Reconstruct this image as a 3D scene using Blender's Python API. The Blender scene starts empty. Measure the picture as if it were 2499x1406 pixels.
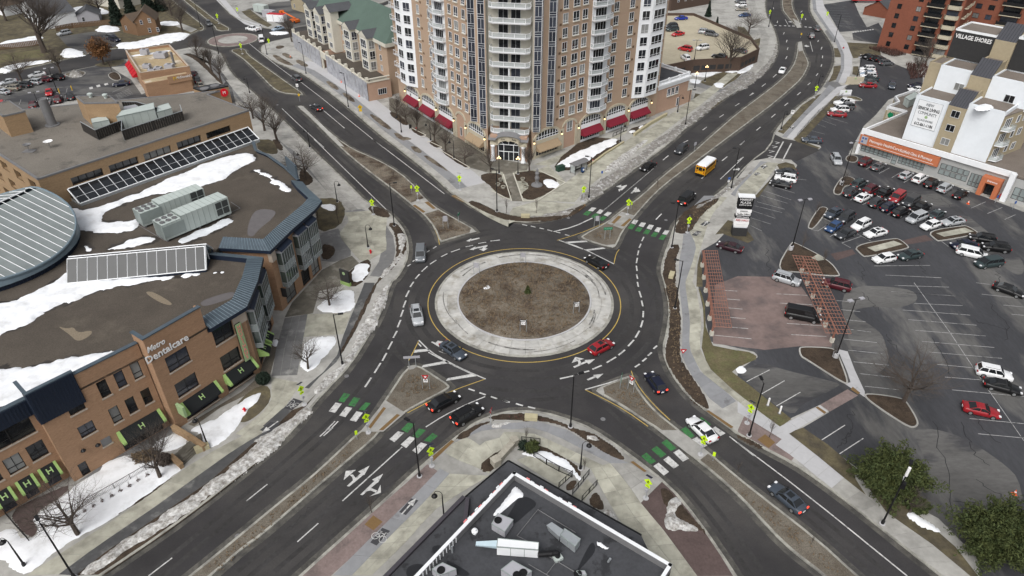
import bpy,math,random
import numpy as np
from math import radians,sin,cos,pi,atan2,hypot
random.seed(7)
SC=bpy.context.scene
COL=SC.collection
# ---------------------------------------------------------------- camera, sky, sun, exposure
F,TH,CH=1680.0,radians(35.0),68.0
cam=bpy.data.cameras.new('camera');camo=bpy.data.objects.new('camera',cam);COL.objects.link(camo)
camo.location=(0,0,CH);camo.rotation_euler=(pi/2-TH,0,0)
cam.sensor_width=36;cam.lens=36*F/2499;cam.clip_start=0.5;cam.clip_end=6000
SC.camera=camo
SUN_EL,SUN_AZ=radians(50),radians(205)
wd=bpy.data.worlds.new('World');SC.world=wd;wd.use_nodes=True
nt=wd.node_tree;bg=nt.nodes['Background']
sky=nt.nodes.new('ShaderNodeTexSky');sky.sky_type='NISHITA';sky.sun_disc=False
sky.sun_elevation=SUN_EL;sky.sun_rotation=SUN_AZ;sky.air_density=1.0;sky.dust_density=6.0;sky.ozone_density=1.0
hs=nt.nodes.new('ShaderNodeHueSaturation');hs.inputs['Saturation'].default_value=0.22
nt.links.new(sky.outputs[0],hs.inputs['Color']);nt.links.new(hs.outputs[0],bg.inputs[0]);bg.inputs[1].default_value=0.15
sl=bpy.data.lights.new('sun','SUN');sl.energy=1.2;sl.angle=radians(40);sl.color=(1,.97,.93)
so=bpy.data.objects.new('sun',sl);COL.objects.link(so);so.rotation_euler=(pi/2-SUN_EL,0,pi-SUN_AZ);so.location=(0,0,120)
vs=SC.view_settings;vs.view_transform='Standard';vs.look='None';vs.gamma=1;vs.use_curve_mapping=False;vs.exposure=0.0
# ---------------------------------------------------------------- survey: photo point -> world point at height z
RG=dict(x=(0,0,1.),a=(0,0,.2561),b=(600,0,.2561),c=(1200,0,.2561),d=(1800,0,.2797),e=(0,340,.2561),f=(600,340,.2561),g=(1200,340,.2561),h=(1800,340,.2797),i=(0,690,.2561),j=(600,690,.2561),k=(1200,690,.2561),l=(1800,690,.2797),m=(0,1046,.2561),n=(600,1046,.2561),o=(1200,1046,.2561),p=(1800,1013,.2797),t1=(950,200,.15645),t2=(1170,200,.15645),t3=(1440,180,.11382),t4=(950,0,.14938),t5=(1290,0,.14938),h1=(460,540,.15647),h2=(480,740,.15649),h3=(0,900,.21341),w=(700,0,.18494),v1=(2060,60,.19204),v2=(2060,300,.17567),r=(960,1060,.24609),q=(1000,570,.2418))
def Z(s):
 out=[];k='x'
 for t in s.split():
  if ':' in t:k,t=t.split(':')
  x0,y0,sc=RG[k];a,b=t.split(',')
  out.append((x0+float(a)*sc,y0+float(b)*sc))
 return out
def ray(px,py):
 u,v=(px-1249.5)/F,(py-703)/F
 return u,cos(TH)-v*sin(TH),-sin(TH)-v*cos(TH)
def P(px,py,z=0.0):
 d=ray(px,py);t=(z-CH)/d[2]
 return(d[0]*t,d[1]*t)
def W(s,z=0.0):
 return[P(a,b,z)for a,b in Z(s)]
def W1(s,z=0.0):return W(s,z)[0]
# ---------------------------------------------------------------- mesh helpers
ORG={}
def area(p):return sum(p[i][0]*p[(i+1)%len(p)][1]-p[(i+1)%len(p)][0]*p[i][1]for i in range(len(p)))/2
def ccw(p):
 p=[tuple(q[:2])for q in p]
 return p if area(p)>0 else p[::-1]
class MB:
 def __init__(s):s.v=[];s.f=[];s.m=[]
 def face(s,pts,m=0):
  n=len(s.v);s.v+=[tuple(p)for p in pts];s.f.append(tuple(range(n,n+len(pts))));s.m.append(m);return s
 def mesh(s,vs,fs,m=0):
  n=len(s.v);s.v+=[tuple(p)for p in vs];s.f+=[tuple(i+n for i in f)for f in fs];s.m+=[m]*len(fs);return s
 def prism(s,poly,z0,z1,m=0,mt=None,bottom=True):
  p=ccw(poly);k=len(p)
  vs=[(x,y,z0)for x,y in p]+[(x,y,z1)for x,y in p]
  n=len(s.v);s.v+=vs
  for i in range(k):
   j=(i+1)%k;s.f.append((n+i,n+j,n+k+j,n+k+i));s.m.append(m)
  s.f.append(tuple(n+k+i for i in range(k)));s.m.append(m if mt is None else mt)
  if bottom:s.f.append(tuple(n+i for i in range(k))[::-1]);s.m.append(m)
  return s
 def box(s,c,sz,rz=0,m=0,rx=0,ry=0):
  hx,hy,hz=sz[0]/2,sz[1]/2,sz[2]/2
  vs=[(x,y,z)for z in(-hz,hz)for y in(-hy,hy)for x in(-hx,hx)]
  if rx:vs=[(x,y*cos(rx)-z*sin(rx),y*sin(rx)+z*cos(rx))for x,y,z in vs]
  if ry:vs=[(x*cos(ry)+z*sin(ry),y,-x*sin(ry)+z*cos(ry))for x,y,z in vs]
  vs=[(x*cos(rz)-y*sin(rz)+c[0],x*sin(rz)+y*cos(rz)+c[1],z+c[2])for x,y,z in vs]
  return s.mesh(vs,[(0,2,3,1),(4,5,7,6),(0,1,5,4),(2,6,7,3),(0,4,6,2),(1,3,7,5)],m)
 def tube(s,p0,p1,r0,r1=None,n=6,m=0,caps=True):
  r1=r0 if r1 is None else r1
  a=np.array(p1,float)-np.array(p0,float);L=np.linalg.norm(a)
  if L<1e-6:return s
  a/=L;t=np.array((0,0,1.))if abs(a[2])<.9 else np.array((1.,0,0))
  u=np.cross(a,t);u/=np.linalg.norm(u);w=np.cross(a,u)
  A=[2*pi*i/n for i in range(n)]
  vs=[tuple(np.array(p0)+r0*(cos(x)*u+sin(x)*w))for x in A]+[tuple(np.array(p1)+r1*(cos(x)*u+sin(x)*w))for x in A]
  fs=[(i,n+i,n+(i+1)%n,(i+1)%n)for i in range(n)]
  if caps:fs+=[tuple(range(n)),tuple(range(2*n-1,n-1,-1))]
  return s.mesh(vs,fs,m)
 def path(s,pts,r,n=6,m=0):
  for a,b in zip(pts,pts[1:]):s.tube(a,b,r,r,n,m)
  return s
 def lathe(s,c,prof,n=12,m=0):
  vs=[(c[0]+r*cos(2*pi*i/n),c[1]+r*sin(2*pi*i/n),c[2]+z)for r,z in prof for i in range(n)]
  fs=[(j*n+i,j*n+(i+1)%n,(j+1)*n+(i+1)%n,(j+1)*n+i)for j in range(len(prof)-1)for i in range(n)]
  fs+=[tuple(range(n))[::-1],tuple(range((len(prof)-1)*n,len(prof)*n))]
  return s.mesh(vs,fs,m)
 def data(s,name,off=(0,0,0),smooth=False):
  me=bpy.data.meshes.new(name)
  v=np.array(s.v,float)-np.array(off)if s.v else np.zeros((0,3))
  me.from_pydata(v.tolist(),[],s.f)
  if any(s.m):me.polygons.foreach_set('material_index',s.m)
  if smooth:me.polygons.foreach_set('use_smooth',[True]*len(s.f))
  me.update();return me
def tag(o,label=None,cat=None,group=None,kind=None):
 if label:o['label']=label
 if cat:o['category']=cat
 if group:o['group']=group
 if kind:o['kind']=kind
 return o
def mk(name,geo,mats,parent=None,label=None,cat=None,group=None,kind=None,smooth=False,loc=None,rz=0,scale=None):
 """geo: MB in world coordinates (or in the parent's local frame when loc is given) or a ready mesh"""
 off=ORG.get(parent.name,(0,0,0))if parent and loc is None else(0,0,0)
 me=geo.data(name,off,smooth)if isinstance(geo,MB)else geo
 if mats and not len(me.materials):
  for m in(mats if isinstance(mats,(list,tuple))else[mats]):me.materials.append(MAT[m]if isinstance(m,str)else m)
 o=bpy.data.objects.new(name,me);COL.objects.link(o)
 if parent:o.parent=parent;ORG[o.name]=off
 if loc is not None:o.location=loc;o.rotation_euler=(0,0,rz)
 if scale is not None:o.scale=scale if not isinstance(scale,(int,float))else(scale,)*3
 return tag(o,label,cat,group,kind)
def root(name,loc,label,cat,group=None,rz=0,local=False,scale=None,kind=None):
 o=bpy.data.objects.new(name,None);COL.objects.link(o);o.empty_display_size=.5
 o.location=loc;o.rotation_euler=(0,0,rz)
 if scale:o.scale=(scale,)*3
 if not local:ORG[o.name]=tuple(loc)
 return tag(o,label,cat,group,kind)
def copy_tree(o,parent=None):
 c=o.copy();COL.objects.link(c);c.parent=parent
 for ch in KIDS.get(o.name,[]):copy_tree(ch,c)
 return c
KIDS={}
# ---------------------------------------------------------------- materials
MAT={}
def mat(key,col,rough=.85,var=.12,sc=1.5,var2=0.,sc2=.12,bump=0.,spec=.3,metal=0.,col2=None,thr=.55,soft=.06,sc3=.3,stretch=None,rnd=0.,emit=0.,detail=6):
 m=bpy.data.materials.new(key);m.use_nodes=True;t=m.node_tree;N=t.nodes;L=t.links;b=N['Principled BSDF']
 b.inputs['Roughness'].default_value=rough;b.inputs['Metallic'].default_value=metal
 b.inputs['Specular IOR Level'].default_value=spec
 geo=N.new('ShaderNodeNewGeometry');pos=geo.outputs['Position']
 if stretch:
  mp=N.new('ShaderNodeMapping');L.new(pos,mp.inputs[0])
  if len(stretch)>3:mp.inputs['Rotation'].default_value=(0,0,stretch[3])
  mp.inputs['Scale'].default_value=stretch[:3];pos=mp.outputs[0]
 def noise(s,d=detail):
  n=N.new('ShaderNodeTexNoise');n.inputs['Scale'].default_value=s;n.inputs['Detail'].default_value=d
  n.inputs['Roughness'].default_value=.62;L.new(pos,n.inputs['Vector']);return n.outputs['Fac']
 def ramp(fac,lo,hi,a,c):
  r=N.new('ShaderNodeMapRange');r.inputs[1].default_value=lo;r.inputs[2].default_value=hi
  r.inputs[3].default_value=a;r.inputs[4].default_value=c;L.new(fac,r.inputs[0]);return r.outputs[0]
 def mul(a,c):
  k=N.new('ShaderNodeMath');k.operation='MULTIPLY';L.new(a,k.inputs[0]);L.new(c,k.inputs[1]);return k.outputs[0]
 fac=ramp(noise(sc),.25,.75,1-var,1+var)
 if var2:fac=mul(fac,ramp(noise(sc2,4),.3,.7,1-var2,1+var2))
 if rnd:
  oi=N.new('ShaderNodeObjectInfo');fac=mul(fac,ramp(oi.outputs['Random'],0,1,1-rnd,1+rnd))
 base=N.new('ShaderNodeRGB');base.outputs[0].default_value=(*col,1);c=base.outputs[0]
 if col2:
  mx=N.new('ShaderNodeMix');mx.data_type='RGBA';L.new(ramp(noise(sc3,8),thr-soft,thr+soft,0,1),mx.inputs[0])
  L.new(c,mx.inputs[6]);mx.inputs[7].default_value=(*col2,1);c=mx.outputs[2]
 vm=N.new('ShaderNodeVectorMath');vm.operation='SCALE';L.new(c,vm.inputs[0]);L.new(fac,vm.inputs['Scale'])
 L.new(vm.outputs[0],b.inputs['Base Color'])
 if bump:
  bp=N.new('ShaderNodeBump');bp.inputs['Strength'].default_value=bump;bp.inputs['Distance'].default_value=.05
  L.new(noise(sc*2.5),bp.inputs['Height']);L.new(bp.outputs[0],b.inputs['Normal'])
 if emit:b.inputs['Emission Color'].default_value=(*col,1);b.inputs['Emission Strength'].default_value=emit
 MAT[key]=m;return m
def srgb(r,g,b):
 return tuple(((c/255)/12.92 if c/255<=.04045 else((c/255+.055)/1.055)**2.4)for c in(r,g,b))
mat('asphalt',(.036,.0345,.036),.88,.14,5,.25,.09,.15,col2=(.056,.053,.051),thr=.55,soft=.1,sc3=.06)
mat('lot',(.046,.047,.052),.7,.18,3,.25,.08,.15,col2=(.105,.103,.10),thr=.57,soft=.04,sc3=.10,stretch=(1,.3,1,.55))
mat('lot_old',(.105,.103,.100),.85,.2,3,.25,.1,.15,col2=(.050,.050,.054),thr=.53,soft=.04,sc3=.14,stretch=(.35,1,1,.4))
mat('dirt',(.10,.085,.062),.95,.3,.6,.3,.05,.3,col2=(.06,.05,.04),thr=.5,sc3=.15)
mat('concrete',(.335,.33,.31),.85,.14,1.2,.14,.16,.1,rnd=.1,col2=(.22,.215,.20),thr=.59,soft=.12,sc3=.22)
mat('concrete_apron',(.43,.425,.405),.8,.14,1.2,.14,.35,.1,rnd=.09,col2=(.265,.25,.215),thr=.58,soft=.09,sc3=.45)
mat('concrete_new',(.43,.43,.44),.8,.06,2,.05,.15,.05,rnd=.05)
mat('concrete_tan',(.365,.358,.30),.85,.16,.9,.16,.22,.1,rnd=.12,col2=(.235,.228,.19),thr=.57,soft=.1,sc3=.38)
mat('concrete_wet',(.16,.16,.16),.55,.14,1.2,.15,.2,.05,rnd=.12,col2=(.27,.27,.26),thr=.62,soft=.05,sc3=.3)
mat('bikepath',(.235,.24,.25),.75,.1,1.5,.1,.15,.05,rnd=.06,col2=(.15,.15,.155),thr=.62,soft=.03,sc3=.25)
mat('plaza_dark',(.125,.115,.095),.7,.2,.8,.2,.2,.1,col2=(.22,.21,.18),thr=.58,sc3=.3,rnd=.1)
mat('kerb',(.33,.325,.29),.9,.2,2.5,.15,.2,.1,col2=(.17,.165,.15),thr=.55,soft=.1,sc3=.5)
mat('gutter',(.12,.115,.10),.9,.25,2,.2,.2,.1)
mat('grass',(.115,.098,.058),.95,.35,4,.3,.15,.5,col2=(.07,.06,.042),thr=.5,soft=.1,sc3=.5)
mat('grass_green',(.105,.102,.048),.95,.3,4,.25,.2,.5,col2=(.12,.10,.058),thr=.5,soft=.12,sc3=.6)
mat('mulch',(.060,.043,.030),.95,.45,6,.3,.3,.8,col2=(.03,.022,.016),thr=.55,soft=.1,sc3=1.2)
mat('mulch_tan',(.15,.128,.10),.95,.55,5,.25,.25,.8,col2=(.060,.043,.031),thr=.54,soft=.09,sc3=.28)
mat('gravel',(.15,.133,.108),.95,.5,7,.2,.2,.8,col2=(.085,.07,.053),thr=.55,soft=.12,sc3=.4)
mat('snow',(.80,.82,.85),.6,.05,.9,.06,.35,.4,spec=.4,col2=(.62,.63,.64),thr=.62,soft=.1,sc3=.5)
mat('snow_dirty',(.56,.56,.55),.8,.35,5,.25,.8,.6,col2=(.20,.185,.165),thr=.51,soft=.14,sc3=1.8)
mat('slush',(.20,.19,.175),.85,.35,4,.25,.5,.5,col2=(.50,.50,.50),thr=.60,soft=.09,sc3=1.3)
mat('paver_red',(.205,.158,.148),.9,.2,4,.15,.3,.1,col2=(.135,.108,.102),thr=.58,soft=.1,sc3=.4)
mat('paver_dark',(.092,.066,.062),.85,.2,4,.15,.3,.1)
mat('lot_red',(.185,.138,.127),.75,.14,1.5,.14,.2,.05,col2=(.115,.092,.089),thr=.54,soft=.08,sc3=.16,rnd=.05)
mat('tactile',(.17,.105,.045),.8,.15,5)
mat('paint',(.50,.50,.49),.75,.18,4,.15,.5,col2=(.17,.17,.17),thr=.60,soft=.07,sc3=1.6)
mat('paint_old',(.34,.34,.34),.8,.2,4,.2,.5,col2=(.12,.12,.12),thr=.6,soft=.05,sc3=1.2)
mat('paint_green',(.04,.155,.05),.85,.18,4,.15,.5,col2=(.045,.07,.05),thr=.58,soft=.08,sc3=1.6)
mat('paint_yellow',(.42,.30,.08),.8,.2,4,.1,.5)
mat('bike_pad',(.05,.05,.055),.8,.1,3)
mat('brick',(.325,.202,.125),.9,.26,3,.08,.25,.2,stretch=(1,1,6))
mat('brick_office',(.30,.205,.12),.9,.24,3,.08,.25,.2,stretch=(1,1,6))
mat('brick_tower',(.40,.295,.215),.9,.06,3,.05,.15,.05)
mat('brick_pink',(.40,.27,.20),.9,.08,2,.06,.15,.05)
mat('brick_red',(.20,.072,.045),.9,.12,2,.08,.15,.05)
mat('stucco',(.44,.40,.31),.9,.06,2,.06,.2,.05)
mat('cream',(.55,.53,.46),.85,.06,1.5,.06,.2,.05)
mat('white',(.74,.76,.78),.6,.04,1.5,.04,.2)
mat('white_wall',(.70,.74,.78),.7,.04,.8,.04,.15)
mat('tan_wall',(.34,.29,.20),.85,.08,2,.08,.2,.05)
mat('beige_trim',(.42,.36,.30),.8,.08,2)
mat('black_wall',(.032,.032,.033),.8,.15,2)
mat('glass',(.012,.014,.017),.06,.3,.6,spec=.6,rnd=.35)
mat('glass_clear',(.045,.062,.056),.08,.2,.5,spec=.5,rnd=.25)
mat('glass_sky',(.055,.058,.06),.35,.15,.5,spec=.3,rnd=.15)
mat('glass_blue',(.035,.04,.055),.08,.3,.6,spec=.6,rnd=.35)
mat('glass_shade',(.24,.275,.275),.25,.1,.5,spec=.4,rnd=.1)
mat('frame_white',(.70,.72,.74),.5,.04)
mat('frame_dark',(.012,.012,.013),.5,.1)
mat('navy',(.011,.018,.035),.55,.12,2,spec=.3)
mat('navy_light',(.066,.088,.108),.5,.12,1.2,.1,.3,spec=.3)
mat('steel_blue',(.15,.20,.235),.45,.08,1.5,.06,.3)
mat('roof_brown',(.078,.066,.054),.95,.3,6,.2,.12,.5,col2=(.105,.09,.072),thr=.62,soft=.05,sc3=.16)
mat('roof_grey',(.165,.15,.13),.95,.25,5,.15,.12,.5,col2=(.10,.092,.082),thr=.62,soft=.06,sc3=.3)
mat('roof_gravel',(.17,.145,.125),.95,.35,7,.12,.2,.5)
mat('roof_dark',(.052,.054,.060),.75,.15,3,.2,.3,.1,col2=(.026,.027,.03),thr=.6,soft=.03,sc3=.35)
mat('roof_tan',(.36,.28,.17),.85,.15,2,.15,.2,.1,col2=(.5,.46,.40),thr=.6,soft=.08,sc3=.2)
mat('roof_green',(.085,.125,.105),.9,.1,3,.08,.2,.05)
mat('shingle_grey',(.075,.078,.085),.9,.15,4,.1,.3,.1)
mat('shingle_brown',(.105,.078,.058),.9,.15,4,.1,.3,.1)
mat('hvac',(.42,.47,.45),.5,.05,1.5,.05,.3)
mat('hvac_grey',(.36,.36,.39),.5,.06,1.5)
mat('galv',(.42,.45,.47),.4,.08,2,metal=.5)
mat('metal_black',(.010,.010,.011),.45,.1)
mat('metal_grey',(.16,.16,.165),.5,.1)
mat('louver',(.05,.055,.055),.6,.1)
mat('maroon',(.17,.012,.026),.85,.06,2)
mat('tan_awning',(.30,.225,.145),.85,.06,2)
mat('black_awning',(.010,.012,.013),.8,.1,2)
mat('lime',(.28,.42,.14),.8,.06,2)
mat('orange',(.46,.150,.070),.7,.06,2)
mat('sign_yg',(.55,.80,.02),.6,.03)
mat('sign_white',(.80,.80,.80),.5,.03)
mat('sign_red',(.42,.012,.02),.5,.05)
mat('sign_green',(.006,.20,.09),.5,.05)
mat('sign_yellow',(.62,.40,.02),.6,.05)
mat('ink',(.008,.008,.009),.7,.05)
mat('ink_grey',(.10,.11,.12),.7,.05)
mat('solar',(.012,.018,.045),.15,.1,spec=.6)
mat('pergola',(.27,.13,.095),.8,.12,3)
mat('wood',(.14,.09,.055),.85,.2,4)
mat('bark',(.075,.060,.050),.95,.25,6,bump=.4)
mat('twig',(.085,.070,.060),.95,.2,6)
mat('twig_red',(.085,.045,.038),.95,.2,6)
mat('leaf_brown',(.175,.085,.035),.9,.25,5)
mat('needle',(.040,.058,.020),.85,.35,3,rnd=.0,col2=(.065,.075,.022),thr=.5,soft=.15,sc3=1.2)
mat('needle_dark',(.018,.030,.020),.85,.35,3)
mat('stone',(.33,.31,.26),.9,.2,3,.15,.5,.3)
mat('stone_block',(.42,.38,.25),.9,.12,3,bump=.2)
mat('tyre',(.011,.011,.011),.8,.1)
mat('rim',(.42,.43,.44),.35,.1,metal=.7)
mat('car_glass',(.012,.014,.016),.04,.1,spec=.7)
mat('lamp_glass',(.75,.76,.78),.15,.05,spec=.6)
mat('tail',(.35,.012,.012),.3,.05)
mat('tail_lit',(.9,.06,.03),.3,.05,emit=1.5)
mat('plastic_black',(.013,.013,.014),.6,.1)
mat('cone',(.75,.10,.02),.6,.05)
mat('bin_blue',(.02,.06,.16),.6,.1)
mat('transformer',(.02,.05,.035),.6,.1)
mat('lamp_warm',(1.,.72,.36),.4,0.,emit=2.2)
mat('wrap',(.36,.37,.40),.35,.15,2.5,.12,.6,.3,col2=(.26,.265,.30),thr=.55,sc3=.8)
mat('deck',(.40,.36,.27),.85,.1,1,.12,.1,.05)
mat('bus_yellow',(.62,.30,.012),.4,.05)
mat('truck_red',(.45,.02,.03),.5,.05)
mat('crane_orange',(.60,.13,.02),.5,.1)
PAINT=dict(black=(.008,.008,.009),white=(.72,.73,.74),silver=(.40,.42,.44),grey=(.10,.105,.112),dark=(.035,.038,.043),red=(.27,.012,.018),maroon=(.075,.010,.016),navy=(.009,.012,.030),blue=(.03,.07,.17),green=(.035,.052,.055),beige=(.24,.22,.18),purple=(.030,.008,.014),brightred=(.42,.015,.02),ltblue=(.28,.36,.45),royal=(.01,.03,.30),steel=(.055,.068,.088),slate=(.15,.165,.18))
for k,c in PAINT.items():mat('car_'+k,c,.32,.03,2,.0,spec=.5,metal=.15 if k not in('white','red','brightred')else 0)
mat('sign_lime',(.30,.42,.22),.6,.06,2);mat('sign_pink',(.75,.22,.22),.5,.05);mat('lime_pale',(.55,.75,.35),.7,.05)
mat('drum_metal',(.20,.225,.225),.5,.1,.8,.1,.25,spec=.3);mat('louver_pale',(.26,.30,.29),.5,.08);mat('screen_dark',(.028,.025,.023),.7,.25,2,rnd=.2)
mat('puddle',(.115,.105,.105),.25,.1,1,spec=.5);mat('roof_pale',(.20,.165,.12),.95,.3,5);mat('snow_ice',(.62,.65,.68),.45,.1,1,.15,.4);mat('bmo_blue',(.03,.09,.30),.5,.03);mat('sign_red_bright',(.62,.012,.025),.5,.03)
mat('roof_pale_wall',(.36,.365,.36),.85,.06,2,.06,.2);mat('metal_roof',(.060,.062,.072),.5,.1,1.5);mat('brick_dark',(.085,.058,.045),.9,.15,3);mat('purple_grey',(.055,.05,.06),.7,.1,2);mat('stain',(.020,.021,.024),.4,.1,2);mat('steel_pale',(.50,.62,.68),.4,.05);mat('brick_house',(.175,.105,.06),.9,.15,3)
mat('leaf_dry',(.155,.115,.075),.95,.3,5)
mat('glass_blind',(.20,.205,.20),.3,.2,.6,spec=.5,rnd=.3)
mat('dust',(.105,.10,.088),.92,.3,2.5,.25,.3,.1,col2=(.055,.053,.05),thr=.50,soft=.12,sc3=.5)
mat('crack',(.018,.018,.02),.7,.1,2)
mat('path_dark',(.075,.076,.078),.6,.2,1.5,.2,.2,.1,col2=(.16,.16,.155),thr=.6,soft=.05,sc3=.3)
mat('track',(.043,.0415,.041),.9,.25,2,.3,.25,.1,col2=(.036,.035,.0355),thr=.5,soft=.12,sc3=.5)
mat('skid',(.10,.098,.092),.9,.35,3,.3,.5,col2=(.30,.295,.28),thr=.5,soft=.1,sc3=.9)
mat('wet_roof',(.040,.034,.029),.5,.2,3,.2,.3)
# ========== ground helpers
def offset(poly,d,closed=True):
 """shift a polyline to its left by d (a ccw polygon shrinks for d>0)"""
 p=[np.array(q[:2],float)for q in poly];n=len(p);out=[]
 for i in range(n):
  a=p[(i-1)%n]if closed or i>0 else None;b=p[i];c=p[(i+1)%n]if closed or i<n-1 else None
  ns=[]
  for s,e in((a,b),(b,c)):
   if s is None or e is None:continue
   t=e-s;L=np.linalg.norm(t)
   if L>1e-6:t/=L;ns.append(np.array((-t[1],t[0])))
  if not ns:out.append(tuple(b));continue
  m=sum(ns);L=np.linalg.norm(m);m=m/L if L>1e-6 else ns[0]
  k=max(.45,float(np.dot(m,ns[0])));out.append(tuple(b+m*d/k))
 return out
def smooth(pts,closed=False,it=1):
 for _ in range(it):
  out=[]if closed else[pts[0]]
  n=len(pts)
  for i in range(n if closed else n-1):
   a,b=pts[i],pts[(i+1)%n]
   out+=[(a[0]*.75+b[0]*.25,a[1]*.75+b[1]*.25),(a[0]*.25+b[0]*.75,a[1]*.25+b[1]*.75)]
  if not closed:out.append(pts[-1])
  pts=out
 return pts
def resample(pts,n):
 p=np.array(pts,float);d=np.r_[0,np.cumsum(np.linalg.norm(np.diff(p,axis=0),axis=1))]
 t=np.linspace(0,d[-1],n+1)
 return[(float(np.interp(k,d,p[:,0])),float(np.interp(k,d,p[:,1])))for k in t]
def plen(pts):return sum(hypot(b[0]-a[0],b[1]-a[1])for a,b in zip(pts,pts[1:]))
def block(name,pts,h,top,kw=.35,kind='structure',parent=None,kmat='kerb',label=None,base=0.,it=1):
 p=ccw(smooth(ccw(pts),True,it)if it else pts)
 mb=MB();q=offset(p,kw);mb.face([(x,y,h)for x,y in offset(p,kw*.6)])
 o=mk(name,mb,top,parent=parent,kind=kind if not parent else None,label=label)
 kb=MB();n=len(p)
 if not parent:
  gm_=MB();e=offset(p,-.75)
  for i in range(n):j=(i+1)%n;gm_.face([(*e[i],.0025),(*e[j],.0025),(*p[j],.0025),(*p[i],.0025)])
  mk('gutter',gm_,'dust',parent=o)
 for i in range(n):
  j=(i+1)%n
  kb.face([(*p[i],base-.06),(*p[j],base-.06),(*p[j],h+.012),(*p[i],h+.012)])
  kb.face([(*p[i],h+.012),(*p[j],h+.012),(*q[j],h+.012),(*q[i],h+.012)])
  kb.face([(*q[i],h+.012),(*q[j],h+.012),(*q[j],h-.05),(*q[i],h-.05)])
 mk('kerb',kb,kmat,parent=o)
 return o
def sheet(name,pts,z,m,parent=None,it=0):
 p=ccw(smooth(pts,True,it)if it else pts);mb=MB();mb.face([(x,y,z)for x,y in p])
 return mk(name,mb,m,parent=parent,kind=None if parent else 'structure')
def strip(name,line,d0,d1,z,m,parent):
 a,b=offset(line,d0,False),offset(line,d1,False);mb=MB()
 for i in range(len(a)-1):mb.face([(*a[i],z),(*a[i+1],z),(*b[i+1],z),(*b[i],z)]if d1>d0 else[(*a[i],z),(*b[i],z),(*b[i+1],z),(*a[i+1],z)])
 return mk(name,mb,m,parent=parent)
def slabs(parent,a,b,z,m,step=1.8,nx=1,gap=.035,th=.018,name='slab'):
 """paving slabs, one object each, between two polylines"""
 n=max(1,round(max(plen(a),plen(b))/step));A,B=resample(a,n),resample(b,n)
 for i in range(n):
  for k in range(nx):
   f0,f1=k/nx,(k+1)/nx
   L=lambda p,q,f:(p[0]+(q[0]-p[0])*f,p[1]+(q[1]-p[1])*f)
   quad=[L(A[i],B[i],f0),L(A[i+1],B[i+1],f0),L(A[i+1],B[i+1],f1),L(A[i],B[i],f1)]
   quad=offset(ccw(quad),gap/2)
   mk(name,MB().prism(quad,z-.01,z+th+random.uniform(0,.004),bottom=False),m,parent=parent)
def _hash(ix,iy,seed):
 h=np.sin(ix*127.1+iy*311.7+seed*74.7)*43758.5453;return h-np.floor(h)
def vnoise(x,y,s=1.,seed=0,oct=3):
 t=0;amp=1;tot=0
 for o in range(oct):
  X,Y=x*s,y*s;ix,iy=np.floor(X),np.floor(Y);fx,fy=X-ix,Y-iy
  fx=fx*fx*(3-2*fx);fy=fy*fy*(3-2*fy)
  v=(_hash(ix,iy,seed+o)*(1-fx)+_hash(ix+1,iy,seed+o)*fx)*(1-fy)+(_hash(ix,iy+1,seed+o)*(1-fx)+_hash(ix+1,iy+1,seed+o)*fx)*fy
  t=t+v*amp;tot+=amp;amp*=.5;s*=2
 return t/tot
def pdist(poly,x,y):
 """signed distance (positive inside) of many points to a polygon"""
 p=np.array(poly);q=np.roll(p,-1,0);d=np.full(x.shape,1e9);ins=np.zeros(x.shape,bool)
 for(ax,ay),(bx,by)in zip(p,q):
  ex,ey=bx-ax,by-ay;L=ex*ex+ey*ey+1e-12
  t=np.clip(((x-ax)*ex+(y-ay)*ey)/L,0,1);d=np.minimum(d,np.hypot(x-ax-t*ex,y-ay-t*ey))
  c=((ay>y)!=(by>y))&(x<(bx-ax)*(y-ay)/(by-ay+1e-12)+ax);ins^=c
 return np.where(ins,d,-d)
def mound(name,poly,z,h,m,res=.35,rag=.5,lump=.4,edge=1.0,seed=1,parent=None,label=None,cat=None,kind=None,ns=1.):
 """low heap with a ragged outline (snow, mulch, gravel)"""
 P_=np.array(poly);x0,y0=P_.min(0)-res;x1,y1=P_.max(0)+res
 nx,ny=int((x1-x0)/res)+2,int((y1-y0)/res)+2
 X,Y=np.meshgrid(np.linspace(x0,x1,nx),np.linspace(y0,y1,ny))
 d=pdist(poly,X,Y)+(vnoise(X,Y,.7*ns,seed,5)-.5)*rag*2.6
 H=h*np.clip(1-np.exp(-np.clip(d,0,None)/edge*1.6),0,1)*(1-lump+2*lump*vnoise(X,Y,.8*ns,seed+5))
 Zc=np.where(d>0,z+H+.005,z-.05-np.clip(-d,0,1)*.2)
 keep=d>-res*1.3
 idx=-np.ones(X.shape,int);mb=MB();c=0
 cell=(d[:-1,:-1]>0)|(d[1:,:-1]>0)|(d[:-1,1:]>0)|(d[1:,1:]>0)
 ys,xs=np.nonzero(cell)
 for j,i in zip(ys,xs):
  f=[]
  for jj,ii in((j,i),(j,i+1),(j+1,i+1),(j+1,i)):
   if idx[jj,ii]<0:idx[jj,ii]=c;c+=1;mb.v.append((X[jj,ii],Y[jj,ii],Zc[jj,ii]))
   f.append(idx[jj,ii])
  mb.f.append(tuple(f));mb.m.append(0)
 if not mb.f:return None
 return mk(name,mb,m,parent=parent,label=label,cat=cat,kind=kind,smooth=True)
def line_quad(mb,a,b,w,z):
 t=np.array(b)-np.array(a);L=np.linalg.norm(t);t=t/max(L,1e-6);n=np.array((-t[1],t[0]))*w/2
 mb.face([(*(np.array(a)-n),z),(*(np.array(b)-n),z),(*(np.array(b)+n),z),(*(np.array(a)+n),z)])
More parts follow.
